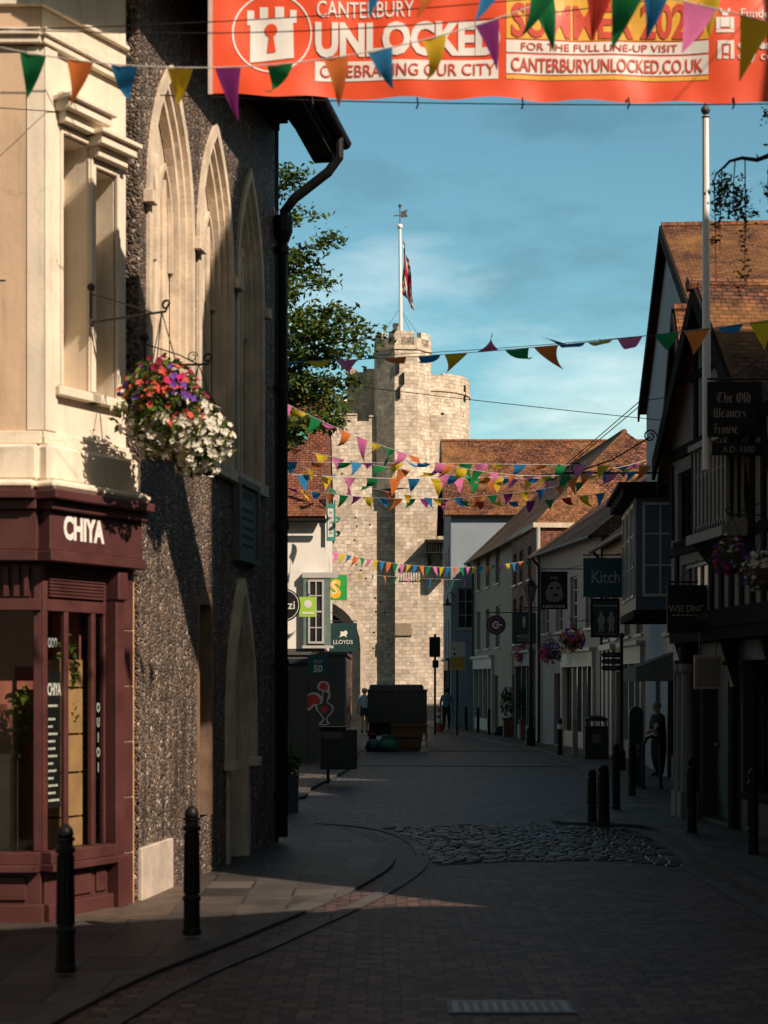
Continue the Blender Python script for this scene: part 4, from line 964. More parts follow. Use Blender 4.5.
# lime sign, S sign, dark teal bank sign, small teal sign
d = 40.6
t, bo = hang_sign('lime_sign', 'small lime green hanging sign with a white disc beside the round sign', sx(299, d), sx(316, d), sz(617, d), sz(597, d), d, M_limegreen)
b = MB(); b.lathe([(.10, 0), (.10, .004)], (0, 0, 0), 18); bb = MB(); 
for p in b.v: bb.v.append(Vector((p.x + sx(308, d), d - .026 - p.z, p.y + sz(604, d))))
bb.f = b.f; bb.m = b.m; bb.build('disc', M_offwhite, bo)
b = MB(); b.box((sx(302, d), d - .032, sz(614, d)), (sx(314, d), d - .026, sz(612, d))); b.build('lettering', M_offwhite, bo)
b = MB(); b.tube([(sx(307, d), d, sz(597, d)), (sx(307, d), d, sz(597, d) + .12), (sx(307, d), 41.95, sz(597, d) + .12)], .014, 6); b.build('bracket', M_iron, t)
d = 43.2
t, bo = hang_sign('green_letter_sign', 'bright green projecting sign with a big yellow and white letter S', sx(326, d), sx(347, d), sz(600, d), sz(575, d), d, plain('sign green', (.015, .30, .06), .5, var=.05, bmp=0), sx(325, d), sz(587, d))
put_text(bo, 'S', sx(335.5, d), sz(597, d), d, .64, plain('sign yellow', (.80, .40, .02), .5, bmp=0), .035, .9)
b = MB(); text_into(b, 'S', face_T((sx(334.5, d), d - .031, sz(594, d)), (1, 0, 0)), .5, 0, -.005, .7); b.build('lettering', M_offwhite, bo)
d = 42.6
t, bo = hang_sign('bank_sign', 'dark green hanging sign with white horse and lettering under the green one', sx(329, d), sx(357, d), sz(652, d), sz(623, d), d, plain('sign bottle green', (.006, .035, .036), .5, var=.1, bmp=0), sx(326, d), sz(621, d))
put_text(bo, 'LLOYDS', sx(343, d), sz(644, d), d, .155, M_offwhite, 0, .95)
em = MB(); emblem_poly(em, [(339, 638), (341, 634), (340, 631), (343, 632), (346, 630), (348, 633), (346, 635), (347, 638), (345, 636), (342, 636)], d - .026, 0, .004, 1); em.build('horse_emblem', M_offwhite, bo)
d = 40.3
t, bo = hang_sign('number_sign', 'small tilted teal sign reading 50 on the grey shopfront', sx(308, d), sx(328, d), sz(675, d), sz(655, d), d, M_signteal, None)
put_text(bo, '50', sx(318, d), sz(672, d), d, .25, M_offwhite, .008, .9); put_text(bo, 'PLUS', sx(318, d), sz(663, d), d, .11, M_offwhite, 0, .9)
b = MB(); b.tube([(sx(318, d), d, sz(655, d)), (sx(318, d), d, sz(655, d) + .05), (sx(318, d), 41.0, sz(655, d) + .05)], .014, 6); b.build('bracket', M_iron, t)
# verdigris framed vertical sign on the corner
d = 41.9; t = thing('tall_framed_sign', 'tall narrow white sign in an ornate verdigris frame on the house corner', 'sign', (sx(330, d), d, sz(540, d)))
b = MB(); b.box((sx(328, d), d - .03, sz(537, d)), (sx(334, d), d + .03, sz(508, d))); bo = b.build('board', M_offwhite, t)
Mv = plain('verdigris', (.06, .27, .20), .5, var=.15)
b = MB(); b.box((sx(326.5, d), d - .04, sz(541, d)), (sx(328, d), d + .04, sz(500, d))); b.box((sx(334, d), d - .04, sz(541, d)), (sx(335.5, d), d + .04, sz(500, d))); b.box((sx(328, d), d - .04, sz(541, d)), (sx(334, d), d + .04, sz(537, d))); b.box((sx(328, d), d - .04, sz(508, d)), (sx(334, d), d + .04, sz(504, d)))
b.tube(scroll((sx(331, d), d, sz(494, d)), (1, 0, 0), .13), .03, 5); b.tube(scroll((sx(337, d), d, sz(520, d)), (1, 0, 0), .08), .025, 5); b.tube(scroll((sx(337, d), d, sz(534, d)), (1, 0, 0), .08), .025, 5); b.build('frame', Mv, t)
b = MB()
for i in range(5): b.box((sx(329.5, d), d - .034, sz(534 - i * 5, d)), (sx(332.5, d), d - .03, sz(531.5 - i * 5, d)))
b.build('lettering', plain('faded grey lettering', (.35, .36, .35), .7, bmp=0), bo)
# verdigris lantern hung from a cable
d = 34.0; c = Vector((sx(296, d), d, sz(440, d)))
t = thing('street_lantern', 'verdigris bell shaped lantern hanging before the red tiled roof', 'lamp', tuple(c))
b = MB(); b.lathe([(.25, 0), (.24, .05), (.19, .10), (.12, .22), (.10, .30), (.13, .32), (.08, .42), (.03, .50), (.02, .62)], c, 14); so_ = b.build('lamp_shade', Mv, t)
b = MB(); b.ball(c + Vector((0, 0, -.02)), .11, 10); b.build('globe', plain('frosted lamp glass', (.4, .42, .38), .3), t)
b = MB(); b.tube([c + Vector((-2.3, 0, .62)), c + Vector((.0, 0, .62))], .012, 5); b.build('arm', M_iron, t)
# litter bin on a post
d = 31.5; t = thing('litter_bin', 'dark litter bin on a short post in front of the rooster panel', 'litter bin', (sx(330, d), d, .05))
b = MB(); b.box((sx(320, d), d - .2, sz(769, d)), (sx(357, d), d + .2, sz(729, d))); bo = b.build('body', M_bin, t, bevel=.02)
b = MB(); b.box((sx(319, d), d - .22, sz(729, d)), (sx(346, d), d + .22, sz(726.5, d))); b.build('lid', M_black, t)
b = MB(); b.box((sx(323, d), d - .215, sz(738, d)), (sx(343, d), d - .201, sz(732, d))); b.build('slot', plain('bin sticker', (.10, .09, .085), .6), bo)
b = MB(); b.tube([(sx(328, d), d, .02), (sx(328, d), d, sz(769, d))], .03, 8); b.build('post', M_black, t)
# blue planter with leaves
d = 24.8; t = thing('planter', 'blue grey tub of leafy plants beside the downpipe of the flint hall', 'planter', (sx(288, d), d, 0))
b = MB(); b.box((sx(277, d), d - .17, .0), (sx(298, d), d + .17, sz(778, d))); b.box((sx(276.5, d), d - .19, sz(778, d)), (sx(298.6, d), d + .19, sz(775, d))); b.build('tub', plain('blue tub paint', (.035, .06, .075), .55, var=.15), t)
b = MB(); pr = random.Random(9); leaf_cloud(b, 240, (sx(288, d), d, sz(765, d)), (.2, .2, .28), .06, pr, (0, 1, 2)); 
for i in range(14): b.tube([(sx(288, d), d, sz(777, d)), (sx(288, d) + pr.gauss(0, .12), d + pr.gauss(0, .1), sz(735, d) + pr.gauss(0, .12))], [.008, .003], 4, 1)
b.build('foliage', [M_leaf, M_leaf2, M_leaf3], t, clean=False)

# ------------------------------------------------------------------ the stone gatehouse
D = 88.0; S = D / FPX
def gx(px): return (px - CX) * S
def gz(py): return EYE + (HOR - py) * S
gate = thing('stone_gatehouse', 'pale stone medieval gatehouse with round towers and battlements closing the street', 'gatehouse', (gx(395), D, 0))
ax, aw, azs, azt = gx(320), 5.0, 4.0, gz(592)
gw = MB(frame((gx(447), D), (-1, 0)))          # a runs to smaller x, outward towards the viewer
def ga(px): return gx(447) - gx(px)
arch = [(gx(447) - ax, aw, -.02, azs, azt)]
arch_hole_wall(gw, ga(395), ga(270), -.02, gz(421), arch, 0, 1.0)
gw.quad((ga(447), .9, -.02), (ga(395), .9, -.02), (ga(395), .9, gz(478)), (ga(447), .9, gz(478)))
gw.quad((ga(395), .9, -.02), (ga(395), 0, -.02), (ga(395), 0, gz(478)), (ga(395), .9, gz(478)))
gw.quad((ga(447), .9, -.02), (ga(447), -8, -.02), (ga(447), -8, gz(478)), (ga(447), .9, gz(478)))
gw.quad((ga(395), .9, gz(478)), (ga(447), .9, gz(478)), (ga(447), 0, gz(470)), (ga(395), 0, gz(470)))
gw.quad((ga(395), 0, gz(470)), (ga(447), 0, gz(470)), (ga(447), 0, gz(415)), (ga(395), 0, gz(415)))
gw.box((ga(447), -8, gz(424)), (ga(270), -.5, gz(421)))
gw.quad((ga(447), 0, gz(478)), (ga(447), -8, gz(478)), (ga(447), -8, gz(421)), (ga(447), 0, gz(421)))
go = gw.build('gate_wall', M_rag, gate)
b = MB(gw.T)
for i, (w0, w1, dd0, dd1) in enumerate(((0, .28, -.35, .03), (.28, .5, -.7, -.3), (.5, .75, -1.1, -.65))):
    arch_ring(b, gx(447) - ax, aw - 2 * w0, -.02, azs, azt - w0 * 1.2, w1 - w0, dd0, dd1)
b.build('arch_moulding', M_stone, gate)
b = MB(gw.T)
b.box((ga(395) + .002, .902, gz(636)), (ga(412), 1.0, gz(629)))
b.box((ga(395), .905, gz(632)), (ga(411), .99, gz(624)))
b.build('plaque', plain('brown stone block', (.30, .23, .16), .85, var=.2), gate)
b = MB(gw.T); ac = gx(447) - ax
for s_ in (-1, 1): b.quad((ac + s_ * aw / 2, -1.0, -.02), (ac + s_ * aw / 2, -8, -.02), (ac + s_ * aw / 2, -8, 7.4), (ac + s_ * aw / 2, -1.0, 7.4))
b.quad((ac - aw / 2, -1.0, 7.3), (ac + aw / 2, -1.0, 7.3), (ac + aw / 2, -8, 7.3), (ac - aw / 2, -8, 7.3)); b.box((ac - aw / 2, -5.3, 3.7), (ac + aw / 2, -5, 7.3)); b.build('passage', plain('shade toned passage stone', (.10, .085, .07), .9, var=.3), gate)  # passage coloured dark for the arch's shade, cross wall added to deepen it
# battlements of the wall
b = MB(gw.T)
for p0, p1, top in ((322, 357, 416), (369, 395, 418)): b.box((ga(p1), -.5, gz(421) + .003), (ga(p0), .0, gz(top - 1))); b.box((ga(p1), -.55, gz(top - 1)), (ga(p0), .06, gz(top - 2.5)))
b.box((ga(270), -.5, gz(421) + .003), (ga(322), .0, gz(416))) if False else None
b.build('parapet', M_rag, gate)
def drum(name, cx, cy, r, z0, z1, n, ph=0.0, merlons=6, mh=.8, low=.8, parent=gate, mat_=M_rag, cop=True):
    b = MB(); vs = []; fs = []
    ring = [(cx + r * math.cos(ph + 2 * math.pi * i / n), cy + r * math.sin(ph + 2 * math.pi * i / n)) for i in range(n)]
    for i in range(n):
        (x0, y0), (x1, y1) = ring[i], ring[(i + 1) % n]; b.quad((x0, y0, z0), (x1, y1, z0), (x1, y1, z1), (x0, y0, z1))
    b.poly([(x, y, z1) for x, y in ring])
    to = b.build(name, mat_, parent)
    m = MB(); r2 = r - .35; k = merlons * 2
    for i in range(k):
        if i % 2: continue
        steps = 4; a0 = ph + 2 * math.pi * i / k - .1; a1 = a0 + 2 * math.pi / k * 1.5
        for s_ in range(steps):
            b0 = a0 + (a1 - a0) * s_ / steps; b1 = a0 + (a1 - a0) * (s_ + 1) / steps
            rr = r * (math.cos(math.pi / n) if n > 12 else 1)
            def rad(a):
                if n > 12: return r
                q = ((a - ph) % (2 * math.pi / n)) - math.pi / n; return r * math.cos(math.pi / n) / math.cos(q)
            f0, f1 = rad(b0), rad(b1)
            m.prism([(cx + f0 * math.cos(b0), cy + f0 * math.sin(b0), z1 + .002), (cx + f1 * math.cos(b1), cy + f1 * math.sin(b1), z1 + .002), (cx + (f1 - .35) * math.cos(b1), cy + (f1 - .35) * math.sin(b1), z1 + .002), (cx + (f0 - .35) * math.cos(b0), cy + (f0 - .35) * math.sin(b0), z1 + .002)], (0, 0, mh))
    # low wall between the merlons
    for i in range(n):
        (x0, y0), (x1, y1) = ring[i], ring[(i + 1) % n]
        c0, c1 = Vector((x0 - cx, y0 - cy)), Vector((x1 - cx, y1 - cy)); i0, i1 = c0 * (1 - .35 / r), c1 * (1 - .35 / r)
        m.prism([(x0, y0, z1 + .001), (x1, y1, z1 + .001), (cx + i1.x, cy + i1.y, z1 + .001), (cx + i0.x, cy + i0.y, z1 + .001)], (0, 0, mh * low))
    m.build('battlement', mat_, to)
    if cop:
        q = MB()
        for i in range(n):
            (x0, y0), (x1, y1) = ring[i], ring[(i + 1) % n]; k0 = 1 + .08 / r
            q.prism([(x0, y0, z1 - .28), (x1, y1, z1 - .28), (cx + (x1 - cx) * k0, cy + (y1 - cy) * k0, z1 - .25), (cx + (x0 - cx) * k0, cy + (y0 - cy) * k0, z1 - .25)], (0, 0, .14))
        q.build('string_course', M_stone, to)
    return to
tur = drum('stair_turret', gx(402.5), D + .55, 1.62, gz(490), gz(340) - .45, 8, math.pi / 8 + .12, 5, .75, .55)
b = MB(); cc = (gx(408), D + .55)
for (px, py) in ((398, 371), (403, 382), (399, 396)): b.box((gx(px) - .07, D - 1.15, gz(py) - .3), (gx(px) + .07, D - .6, gz(py) + .3))
b.build('arrow_slit', M_signblack, tur)
drm = drum('round_tower', gx(423), D + 3.6, 2.75, -.02, gz(374) - .5, 26, 0, 6, .75, .85)
dr2 = drum('far_round_tower', gx(372), D + 8.2, 2.3, 8, gz(392), 26, 0, 6, .8)
b = MB(); 
for (px, py, w_, h_) in ((443, 416, .10, .36), (443, 413, .26, .09), (466, 386, .10, .45)):
    dx = gx(px) - gx(423); fy = D + 3.6 - math.sqrt(2.75 ** 2 - dx * dx); b.box((gx(px) - w_, fy - .03, gz(py) - h_), (gx(px) + w_, fy + .5, gz(py) + h_))
b.build('window_slit', M_signblack, drm)
b = MB(); b.box((gx(346), D + 2.3, gz(425)), (gx(392), D + 5.2, gz(364))); b.box((gx(346), D + 2.3, gz(364)), (gx(357), D + 2.7, gz(360.5))); b.box((gx(363), D + 2.3, gz(364)), (gx(392), D + 2.7, gz(360.5))); b.build('side_wall', M_rag, gate)
b = MB(gw.T)
rg = random.Random(2)
for i in range(26): 
    p = rg.uniform(328, 392); z = rg.uniform(470, 650); b.box((ga(p), .001, gz(z)), (ga(p) + .10, .012, gz(z) + .08))
b.build('putlog_hole', M_signblack, gate)
b = MB(); b.box((gx(449), D + .5, 0), (gx(470), D + 8, 6)); b.build('side_gap_block', plain('gap shadow stone', (.08, .07, .06), .9, var=.3), gate)  # solid block coloured dark for the shadowed gap beside the tower
bal = thing('iron_balcony', 'small dark iron balcony bracketed off the gatehouse wall', 'balcony', (gx(440), D - 1.3, gz(556)))
b = MB(); b.box((gx(424), D - 2.2, gz(546)), (gx(448), D - .92, gz(543))); b.build('slab', M_timber, bal)
b = MB()
for i in range(10): x = gx(425) + i * .14; b.tube([(x, D - 2.15, gz(556)), (x, D - 2.15, gz(546))], .02, 4)
b.tube([(gx(424), D - 2.15, gz(556)), (gx(448), D - 2.15, gz(556))], .03, 5); b.prism([(gx(424), D - .95, gz(546)), (gx(424), D - 2.0, gz(546)), (gx(428), D - .95, gz(566))], (.15, 0, 0)); b.box((gx(440), D - 1.9, gz(575)), (gx(448), D - .95, gz(546))); b.build('railing', M_iron, bal)
fp = thing('flagpole', 'white flagpole with weathervane and union flag on the gatehouse turret', 'flagpole', (gx(401), D + .5, gz(345)))
b = MB(); b.tube([(gx(401), D + .5, gz(345)), (gx(400), D + .5, gz(226))], [.11, .08], 8); b.ball((gx(400), D + .5, gz(224)), .16, 8, 0); b.build('pole', plain('pole white', (.85, .84, .8), .4, var=.03, bmp=0), fp)
b = MB(); b.tube([(gx(400), D + .5, gz(226)), (gx(400), D + .5, gz(204))], .03, 5); b.ball((gx(400), D + .5, gz(203)), .1, 6); b.box((gx(394), D + .48, gz(213.5)), (gx(401), D + .52, gz(212.5))); 
b.prism([(gx(401), D + .48, gz(209)), (gx(408), D + .48, gz(207)), (gx(406), D + .48, gz(210)), (gx(408), D + .48, gz(214)), (gx(401), D + .48, gz(215))], (0, .04, 0)); b.build('weathervane', M_lead, fp)
fl = MB(); n1, n2 = 14, 10; fv = []; x0 = gx(401)
for i in range(n1 + 1):
    for j in range(n2 + 1):
        u, v = j / n2, i / n1          # u out from pole, v down
        xx = x0 + .1 + u * (.30 + .38 * v) + .06 * math.sin(5 * v + 7 * u); yy = D + .5 + .28 * math.sin(9 * u + 3 * v) * (.2 + u)
        zz_ = gz(237) - v * 3.0 - u * 1.05; fv.append((xx, yy, zz_))
def union(u, v):
    a = abs(u - .5); b_ = abs(v - .5)
    if a < .06 or b_ < .10: return 1
    if a < .10 or b_ < .17: return 2
    dd = abs(a - b_)
    if dd < .035: return 1
    if dd < .10: return 2
    return 0
for i in range(n1):
    for j in range(n2):
        k = i * (n2 + 1) + j; fl.add([fv[k], fv[k + 1], fv[k + n2 + 2], fv[k + n2 + 1]], [(0, 1, 2, 3)], union((i + .5) / n1, (j + .5) / n2))
fl.build('flag', [cloth('flag navy', (.02, .03, .12)), cloth('flag red', (.50, .02, .04)), cloth('flag white', (.75, .72, .70))], fp, clean=False)
b = MB(); b.box((gx(393), D + .8, gz(341)), (gx(399), D + 1.2, gz(322))); b.box((gx(392.5), D + .75, gz(322)), (gx(399.5), D + 1.25, gz(320))); b.build('pole_cabinet', M_whitepaint, gate)
b = MB()
for e in (-1.3, 1.4, .9): b.tube([(gx(400), D + .5, gz(306)), (gx(400) + e, D + .6, gz(342))], .012, 3)
b.build('stay', M_iron, fp)

# ------------------------------------------------------------------ right-hand row
def op(a0, a1, c0, c1, **k): return (a0, a1, c0, c1, k)
# tall building beside the alley (only its shade falls in the picture)
house('tall_brick_house', 'tall red brick gabled house beside the alley', (5.5, 10.2), (5.3, 15.2), 9, 12.8, 15.8, 'gable', M_redbrick, M_tile, [op(a, a + 1.0, z, z + 1.7, rows=4) for a in (.6, 2.0, 3.5) for z in (4.2, 7.0, 9.6)], [(2.0, 3.0, 2.3, M_navy)], group=None)
house('brick_shop', 'brick shop with a long sloping gable roof before the tall house', (5.4, -9.0), (5.4, 9.6), 8, 5.3, 8.7, 'gable', M_redbrick, M_tile, [op(a, a + 1.1, 3.0, 4.1) for a in (1.5, 4.5, 7.5, 10.5, 13.5)], [(.6, 1.6, 2.2, M_maroon)], (2.2, 15.5, 2.3, M_navy, 6), ridge_c=14.2)
house('rear_cottage', 'plain rendered building facing the street behind the viewer', (-4.3, 9.0), (-4.3, -10.0), 6, 7.5, 10, 'along', M_creamwall, M_tile, [op(a, a + 1.0, 3.8, 5.4) for a in (2, 5, 8, 11, 14)], [(1, 2, 2.2, M_navy)], (3.5, 15, 2.6, M_bluegrey, 5))

# half timbered house with two street gables
WP0, WP1 = (5.2, 16.6), (4.5, 23.7)
TWV = frame(WP0, (WP1[0] - WP0[0], WP1[1] - WP0[1])); LWV = math.hypot(WP1[0] - WP0[0], WP1[1] - WP0[1])
wv = thing('timbered_house', 'dark half timbered house with street gables and white mullioned oriel', 'building', (WP0[0], WP0[1], 0))
JET = .25; ZJ = 2.75; ZE = 5.35
ST = [(3.35, LWV + .1, 7.35)]
OR = (3.6, 5.0, 3.98, 5.1)      # oriel window
w = MB(TWV)
ops1 = [(.5, 1.6, .5, 2.3), (2.0, 3.0, .09, 2.25), (3.5, 4.6, .55, 2.3), (5.0, 6.4, .09, 2.3)]
wall_grid(w, LWV, ZJ, ops1, .2)
w.quad((LWV, 0, 0), (LWV, -8, 0), (LWV, -8, ZJ), (LWV, 0, ZJ)); w.quad((0, 0, 0), (0, -8, 0), (0, -8, ZJ), (0, 0, ZJ))
w.build('ground_wall', plain('dark shop paint', (.030, .030, .032), .6, var=.2), wv)
w = MB(TWV @ Matrix.Translation((0, JET, 0)))
wall_grid(w, LWV, ZE, [(1.0, 2.2, 3.5, 4.8), (5.95, 6.8, 4.05, 5.05), (3.6, 5.0, 3.98, 5.1), (5.2, 6.6, 2.95, 3.7)], .12, 0, ZJ)
w.quad((LWV, 0, ZJ), (LWV, -8, ZJ), (LWV, -8, ZE), (LWV, 0, ZE)); w.quad((0, 0, ZJ), (0, -8, ZJ), (0, -8, ZE), (0, 0, ZE)); w.quad((0, 0, ZJ), (LWV, 0, ZJ), (LWV, -8, ZJ), (0, -8, ZJ))
for a0, a1, zr in ST: w.poly([(a0, 0, ZE), (a1, 0, ZE), ((a0 + a1) / 2, 0, zr)])
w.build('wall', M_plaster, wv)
TJ = TWV @ Matrix.Translation((0, JET, 0))
f = MB(TJ)
def hits(a, z0, z1): return any(o[0] - .05 < a < o[1] and not (z1 < o[2] or z0 > o[3]) for o in [(3.6, 5.0, 3.98, 5.1), (5.95, 6.8, 4.05, 5.05), (5.2, 6.6, 2.95, 3.7), (1.0, 2.2, 3.5, 4.8)])
for i in range(18):
    a = .0 + i * .42
    if a > LWV - .1: break
    if not hits(a, 3.0, 3.75): f.box((a, .002, 3.0), (a + .13, .035, 3.85))
    if not hits(a, 3.95, 5.2): f.box((a, .002, 3.98), (a + .13, .035, ZE))
f.box((-.02, .002, ZJ), (LWV + .02, .06, ZJ + .24)); f.box((0, .003, 3.85), (3.55, .045, 3.98)); f.box((5.05, .003, 3.85), (LWV, .045, 3.98)); f.box((0, .003, ZE - .1), (LWV, .05, ZE + .06))
for a0, a1, zr in ST:
    m_ = (a0 + a1) / 2; h = zr - ZE
    for k in (-.55, 0, .55): f.box((m_ + k - .06, .002, ZE + .06), (m_ + k + .06, .035, ZE + h * (1 - abs(k) / (a1 - a0) * 2) - .1))
    f.box((m_ - .8, .003, ZE + h * .45), (m_ + .8, .042, ZE + h * .45 + .1))
for (x0, z0, x1, z1) in ((6.95, 4.1, 7.0, 5.2), (3.4, 4.0, 3.9, 5.2), (2.4, 4.0, 3.0, 5.2)): f.prism([(x0, .004, z0), (x0 + .13, .004, z0), (x1 + .13, .004, z1), (x1, .004, z1)], (0, .03, 0))
f.build('timber_frame', M_timber, wv)
fj = MB(TWV)
fj.box((-.02, .0, ZJ - .17), (LWV, JET + .03, ZJ - .002)); fj.build('jetty_beam', M_timber, wv)
for a in (.1, 1.75, 3.2, 4.8, 6.95): fj = MB(TWV); fj.prism([(a, .005, 1.9), (a, JET - .02, ZJ - .16), (a, .005, ZJ - .16)], (.12, 0, 0)); fj.box((a - .02, .003, .05), (a + .14, .09, 1.95)); fj.build('jetty_bracket', M_timber, wv)
r = MB(TJ)
for a0, a1, zr in ST:
    m_ = (a0 + a1) / 2; s_ = (zr - ZE) / (m_ - a0)
    for e, sg in ((a0, -1), (a1, 1)): roof_slab(r, [(e + sg * .12, .18, ZE - s_ * .12), (e + sg * .12, -8, ZE - s_ * .12), (m_, -8, zr), (m_, .18, zr)], .09)
roof_slab(r, [(-.05, -.02, 5.36), (3.2, -.02, 5.36), (3.2, -4, 7.0), (-.05, -4, 7.0)], .09)
ro = r.build('roof', M_tile_old, wv)
r = MB(TJ)
for a0, a1, zr in ST:
    m_ = (a0 + a1) / 2; s_ = (zr - ZE) / (m_ - a0)
    for e, sg in ((a0, -1), (a1, 1)): r.prism([(e + sg * .12, .185, ZE - s_ * .12 - .2), (m_, .185, zr - .2), (m_, .185, zr + .1), (e + sg * .12, .185, ZE - s_ * .12 + .1)], (0, .05, 0))
r.build('bargeboard', M_timber, ro)
r = MB(TJ)
for a0, a1, zr in ST: r.tube([((a0 + a1) / 2, .3, zr + .08), ((a0 + a1) / 2, -8, zr + .08)], .1, 8)
r.build('ridge_tiles', M_tile, ro)
# oriel with white mullions
o_ = MB(TJ); a0, a1, c0, c1 = OR
o_.box((a0, .0, c0), (a1, .30, c0 + .10)); o_.box((a0 - .08, .0, c0 - .13), (a1 + .08, .38, c0 - .002)); o_.box((a0 - .06, .0, c1), (a1 + .06, .36, c1 + .08))
for i in range(9): x = a0 + (a1 - a0 - .06) * i / 8; o_.box((x, .24, c0 + .1), (x + .06, .30, c1))
for i in range(3):
    for x in (a0, a1 - .06): o_.box((x, .06 + i * .09, c0 + .1), (x + .055, .10 + i * .09, c1))
o_.box((a0 + .06, .25, c0 + .75), (a1 - .06, .285, c0 + .80))
for i in range(12): o_.prism([(a0 + .04 + i * .112, .30, c0 + .02), (a0 + .09 + i * .112, .30, c0 + .02), (a0 + .065 + i * .112, .30, c0 + .09)], (0, .012, 0), 1)
oo = o_.build('oriel', [plain('dulled oriel paint', (.27, .25, .22), .7, var=.15, dirt=.4), M_timber], wv)
o_ = MB(TJ); o_.box((a0 + .05, .225, c0 + .1), (a1 - .05, .238, c1)); o_.box((a0 + .02, .05, c0 + .1), (a0 + .03, .23, c1)); o_.build('pane', M_glass, oo)
o_ = MB(TJ); o_.prism([(a0, .01, c0 - .5), (a0, .30, c0 - .135), (a0, .01, c0 - .135)], (a1 - a0, 0, 0)); o_.build('corbel', M_timber, oo)
for (p0, p1, q0, q1, c_, r_) in ((1.0, 2.2, 3.5, 4.8, 4, 3), (5.95, 6.8, 4.05, 5.05, 3, 3), (5.2, 6.6, 2.95, 3.7, 4, 2)): window(TJ, p0, p1, q0, q1, wv, cols=c_, rows=r_, fm=M_whitepaint if p0 == 5.2 else M_timber, t=.08)
for (p0, p1, q0, q1) in ((.5, 1.6, .5, 2.3), (3.5, 4.6, .55, 2.3)): window(TWV, p0, p1, q0, q1, wv, cols=3, rows=3, fm=M_timber, t=.17)
for (p0, p1) in ((2.0, 3.0), (5.0, 6.4)): door(TWV, p0, p1, 2.25, wv, M_navy, .18)
pc = MB(TWV)
for a in (6.72, 7.0): pc.box((a - .11, .0, .05), (a + .11, .26, .42)); pc.lathe([(.10, 0), (.085, 1.7), (.12, 1.75), (.12, 1.86)], (a, .13, .42), 12)
pc.build('door_column', plain('stone grey paint', (.20, .195, .185), .7, var=.15), wv)
# menu case and small light-wood framed panel under the jetty
mc = thing('menu_case', 'pale wooden menu case under the jetty of the timbered house', 'menu case', tuple(TWV @ Vector((5.55, .5, 2.0))))
d = 21.6; b = MB(); b.box((sx(694, d), d - .03, sz(689, d)), (sx(722, d), d + .03, sz(655, d))); b.box((sx(696, d), d - .035, sz(687, d)), (sx(720, d), d - .031, sz(658, d)), 1); b.build('case', [plain('pale oak', (.42, .31, .19), .6, var=.15), plain('menu paper grey', (.18, .17, .15), .7)], mc)
b = MB(); b.tube([(sx(700, d), d, sz(655, d)), (sx(700, d), d, 2.7)], .012, 5); b.tube([(sx(716, d), d, sz(655, d)), (sx(716, d), d, 2.7)], .012, 5); b.build('hanger', M_iron, mc)

# narrow gabled white house behind it
house('white_gable_house', 'narrow pale plastered house with a steep tiled gable and dark timbers', (4.85, 23.9), (5.1, 27.8), 8, 5.7, 7.95, 'gable', M_plaster, M_tile, [op(.7, 1.5, 3.4, 4.7), op(2.4, 3.2, 3.4, 4.7)], [(.5, 1.4, 2.2, M_navy)], (1.7, 3.6, 2.4, M_bluegrey, 2))
# pale blue rendered house with the big tiled roof
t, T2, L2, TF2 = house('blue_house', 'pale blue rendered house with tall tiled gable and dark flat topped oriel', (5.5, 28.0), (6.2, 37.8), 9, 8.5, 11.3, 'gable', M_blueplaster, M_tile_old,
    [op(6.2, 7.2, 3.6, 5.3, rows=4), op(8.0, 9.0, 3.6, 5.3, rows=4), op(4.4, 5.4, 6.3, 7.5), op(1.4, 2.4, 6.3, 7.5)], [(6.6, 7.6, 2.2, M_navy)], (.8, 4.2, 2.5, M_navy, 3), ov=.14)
o_ = MB(T2); o_.box((1.6, .002, 3.35), (4.6, .95, 5.45)); oro = o_.build('oriel', M_bluegrey, t)
o_ = MB(T2); o_.box((1.4, .002, 5.451), (4.8, 1.2, 5.62)); o_.box((1.35, .002, 5.62), (4.85, 1.28, 5.70)); o_.build('oriel_roof', M_timber, oro); o_ = MB(T2); o_.box((1.5, .002, 3.2), (4.7, 1.0, 3.349)); o_.build('oriel_base', M_timber, oro)
for (a0, a1) in ((1.75, 2.55), (2.75, 3.5), (3.7, 4.45)): window(T2 @ Matrix.Translation((0, .95, 0)), a0, a1, 3.6, 5.35, t, t=-.012, cols=2, rows=3, sill=False)
window(frame(T2 @ Vector((1.6, .05, 0)), T2.to_3x3() @ Vector((0, 1, 0))), .12, .78, 3.6, 5.35, t, t=-.012, cols=2, rows=3, sill=False)
# cream shopfront with sloping awning beyond
t, T3, L3, TF3 = house('cream_shop_house', 'low cream painted shop with pilasters and a tiled roof', (6.25, 37.9), (6.15, 44.9), 8, 5.9, 9.0, 'along', M_creamwall, M_tile_far,
    [op(a, a + .9, 3.2, 4.7, rows=4) for a in (.7, 2.5, 4.4, 5.8)], [(3.9, 4.7, 2.3, M_navy)], (.6, 3.4, 2.5, M_whitepaint, 3), hip=2.4)
s = MB(T3)
for a in (4.9, 5.6, 6.4): s.box((a, .002, .05), (a + .28, .10, 2.9))
s.box((4.8, .002, 2.9), (6.8, .16, 3.05)); s.build('pilaster', M_whitepaint, t)
# white rendered house
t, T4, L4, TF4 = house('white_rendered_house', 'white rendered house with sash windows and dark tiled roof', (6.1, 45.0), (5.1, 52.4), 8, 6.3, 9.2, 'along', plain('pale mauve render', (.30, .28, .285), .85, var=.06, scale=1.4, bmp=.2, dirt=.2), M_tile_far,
    [op(a, a + .85, 3.6, 5.2, rows=4) for a in (.8, 2.6, 4.4, 6.2)], [(4.6, 5.5, 2.3, M_navy)], (.7, 4.2, 2.5, M_whitepaint, 3), hip=2.6)
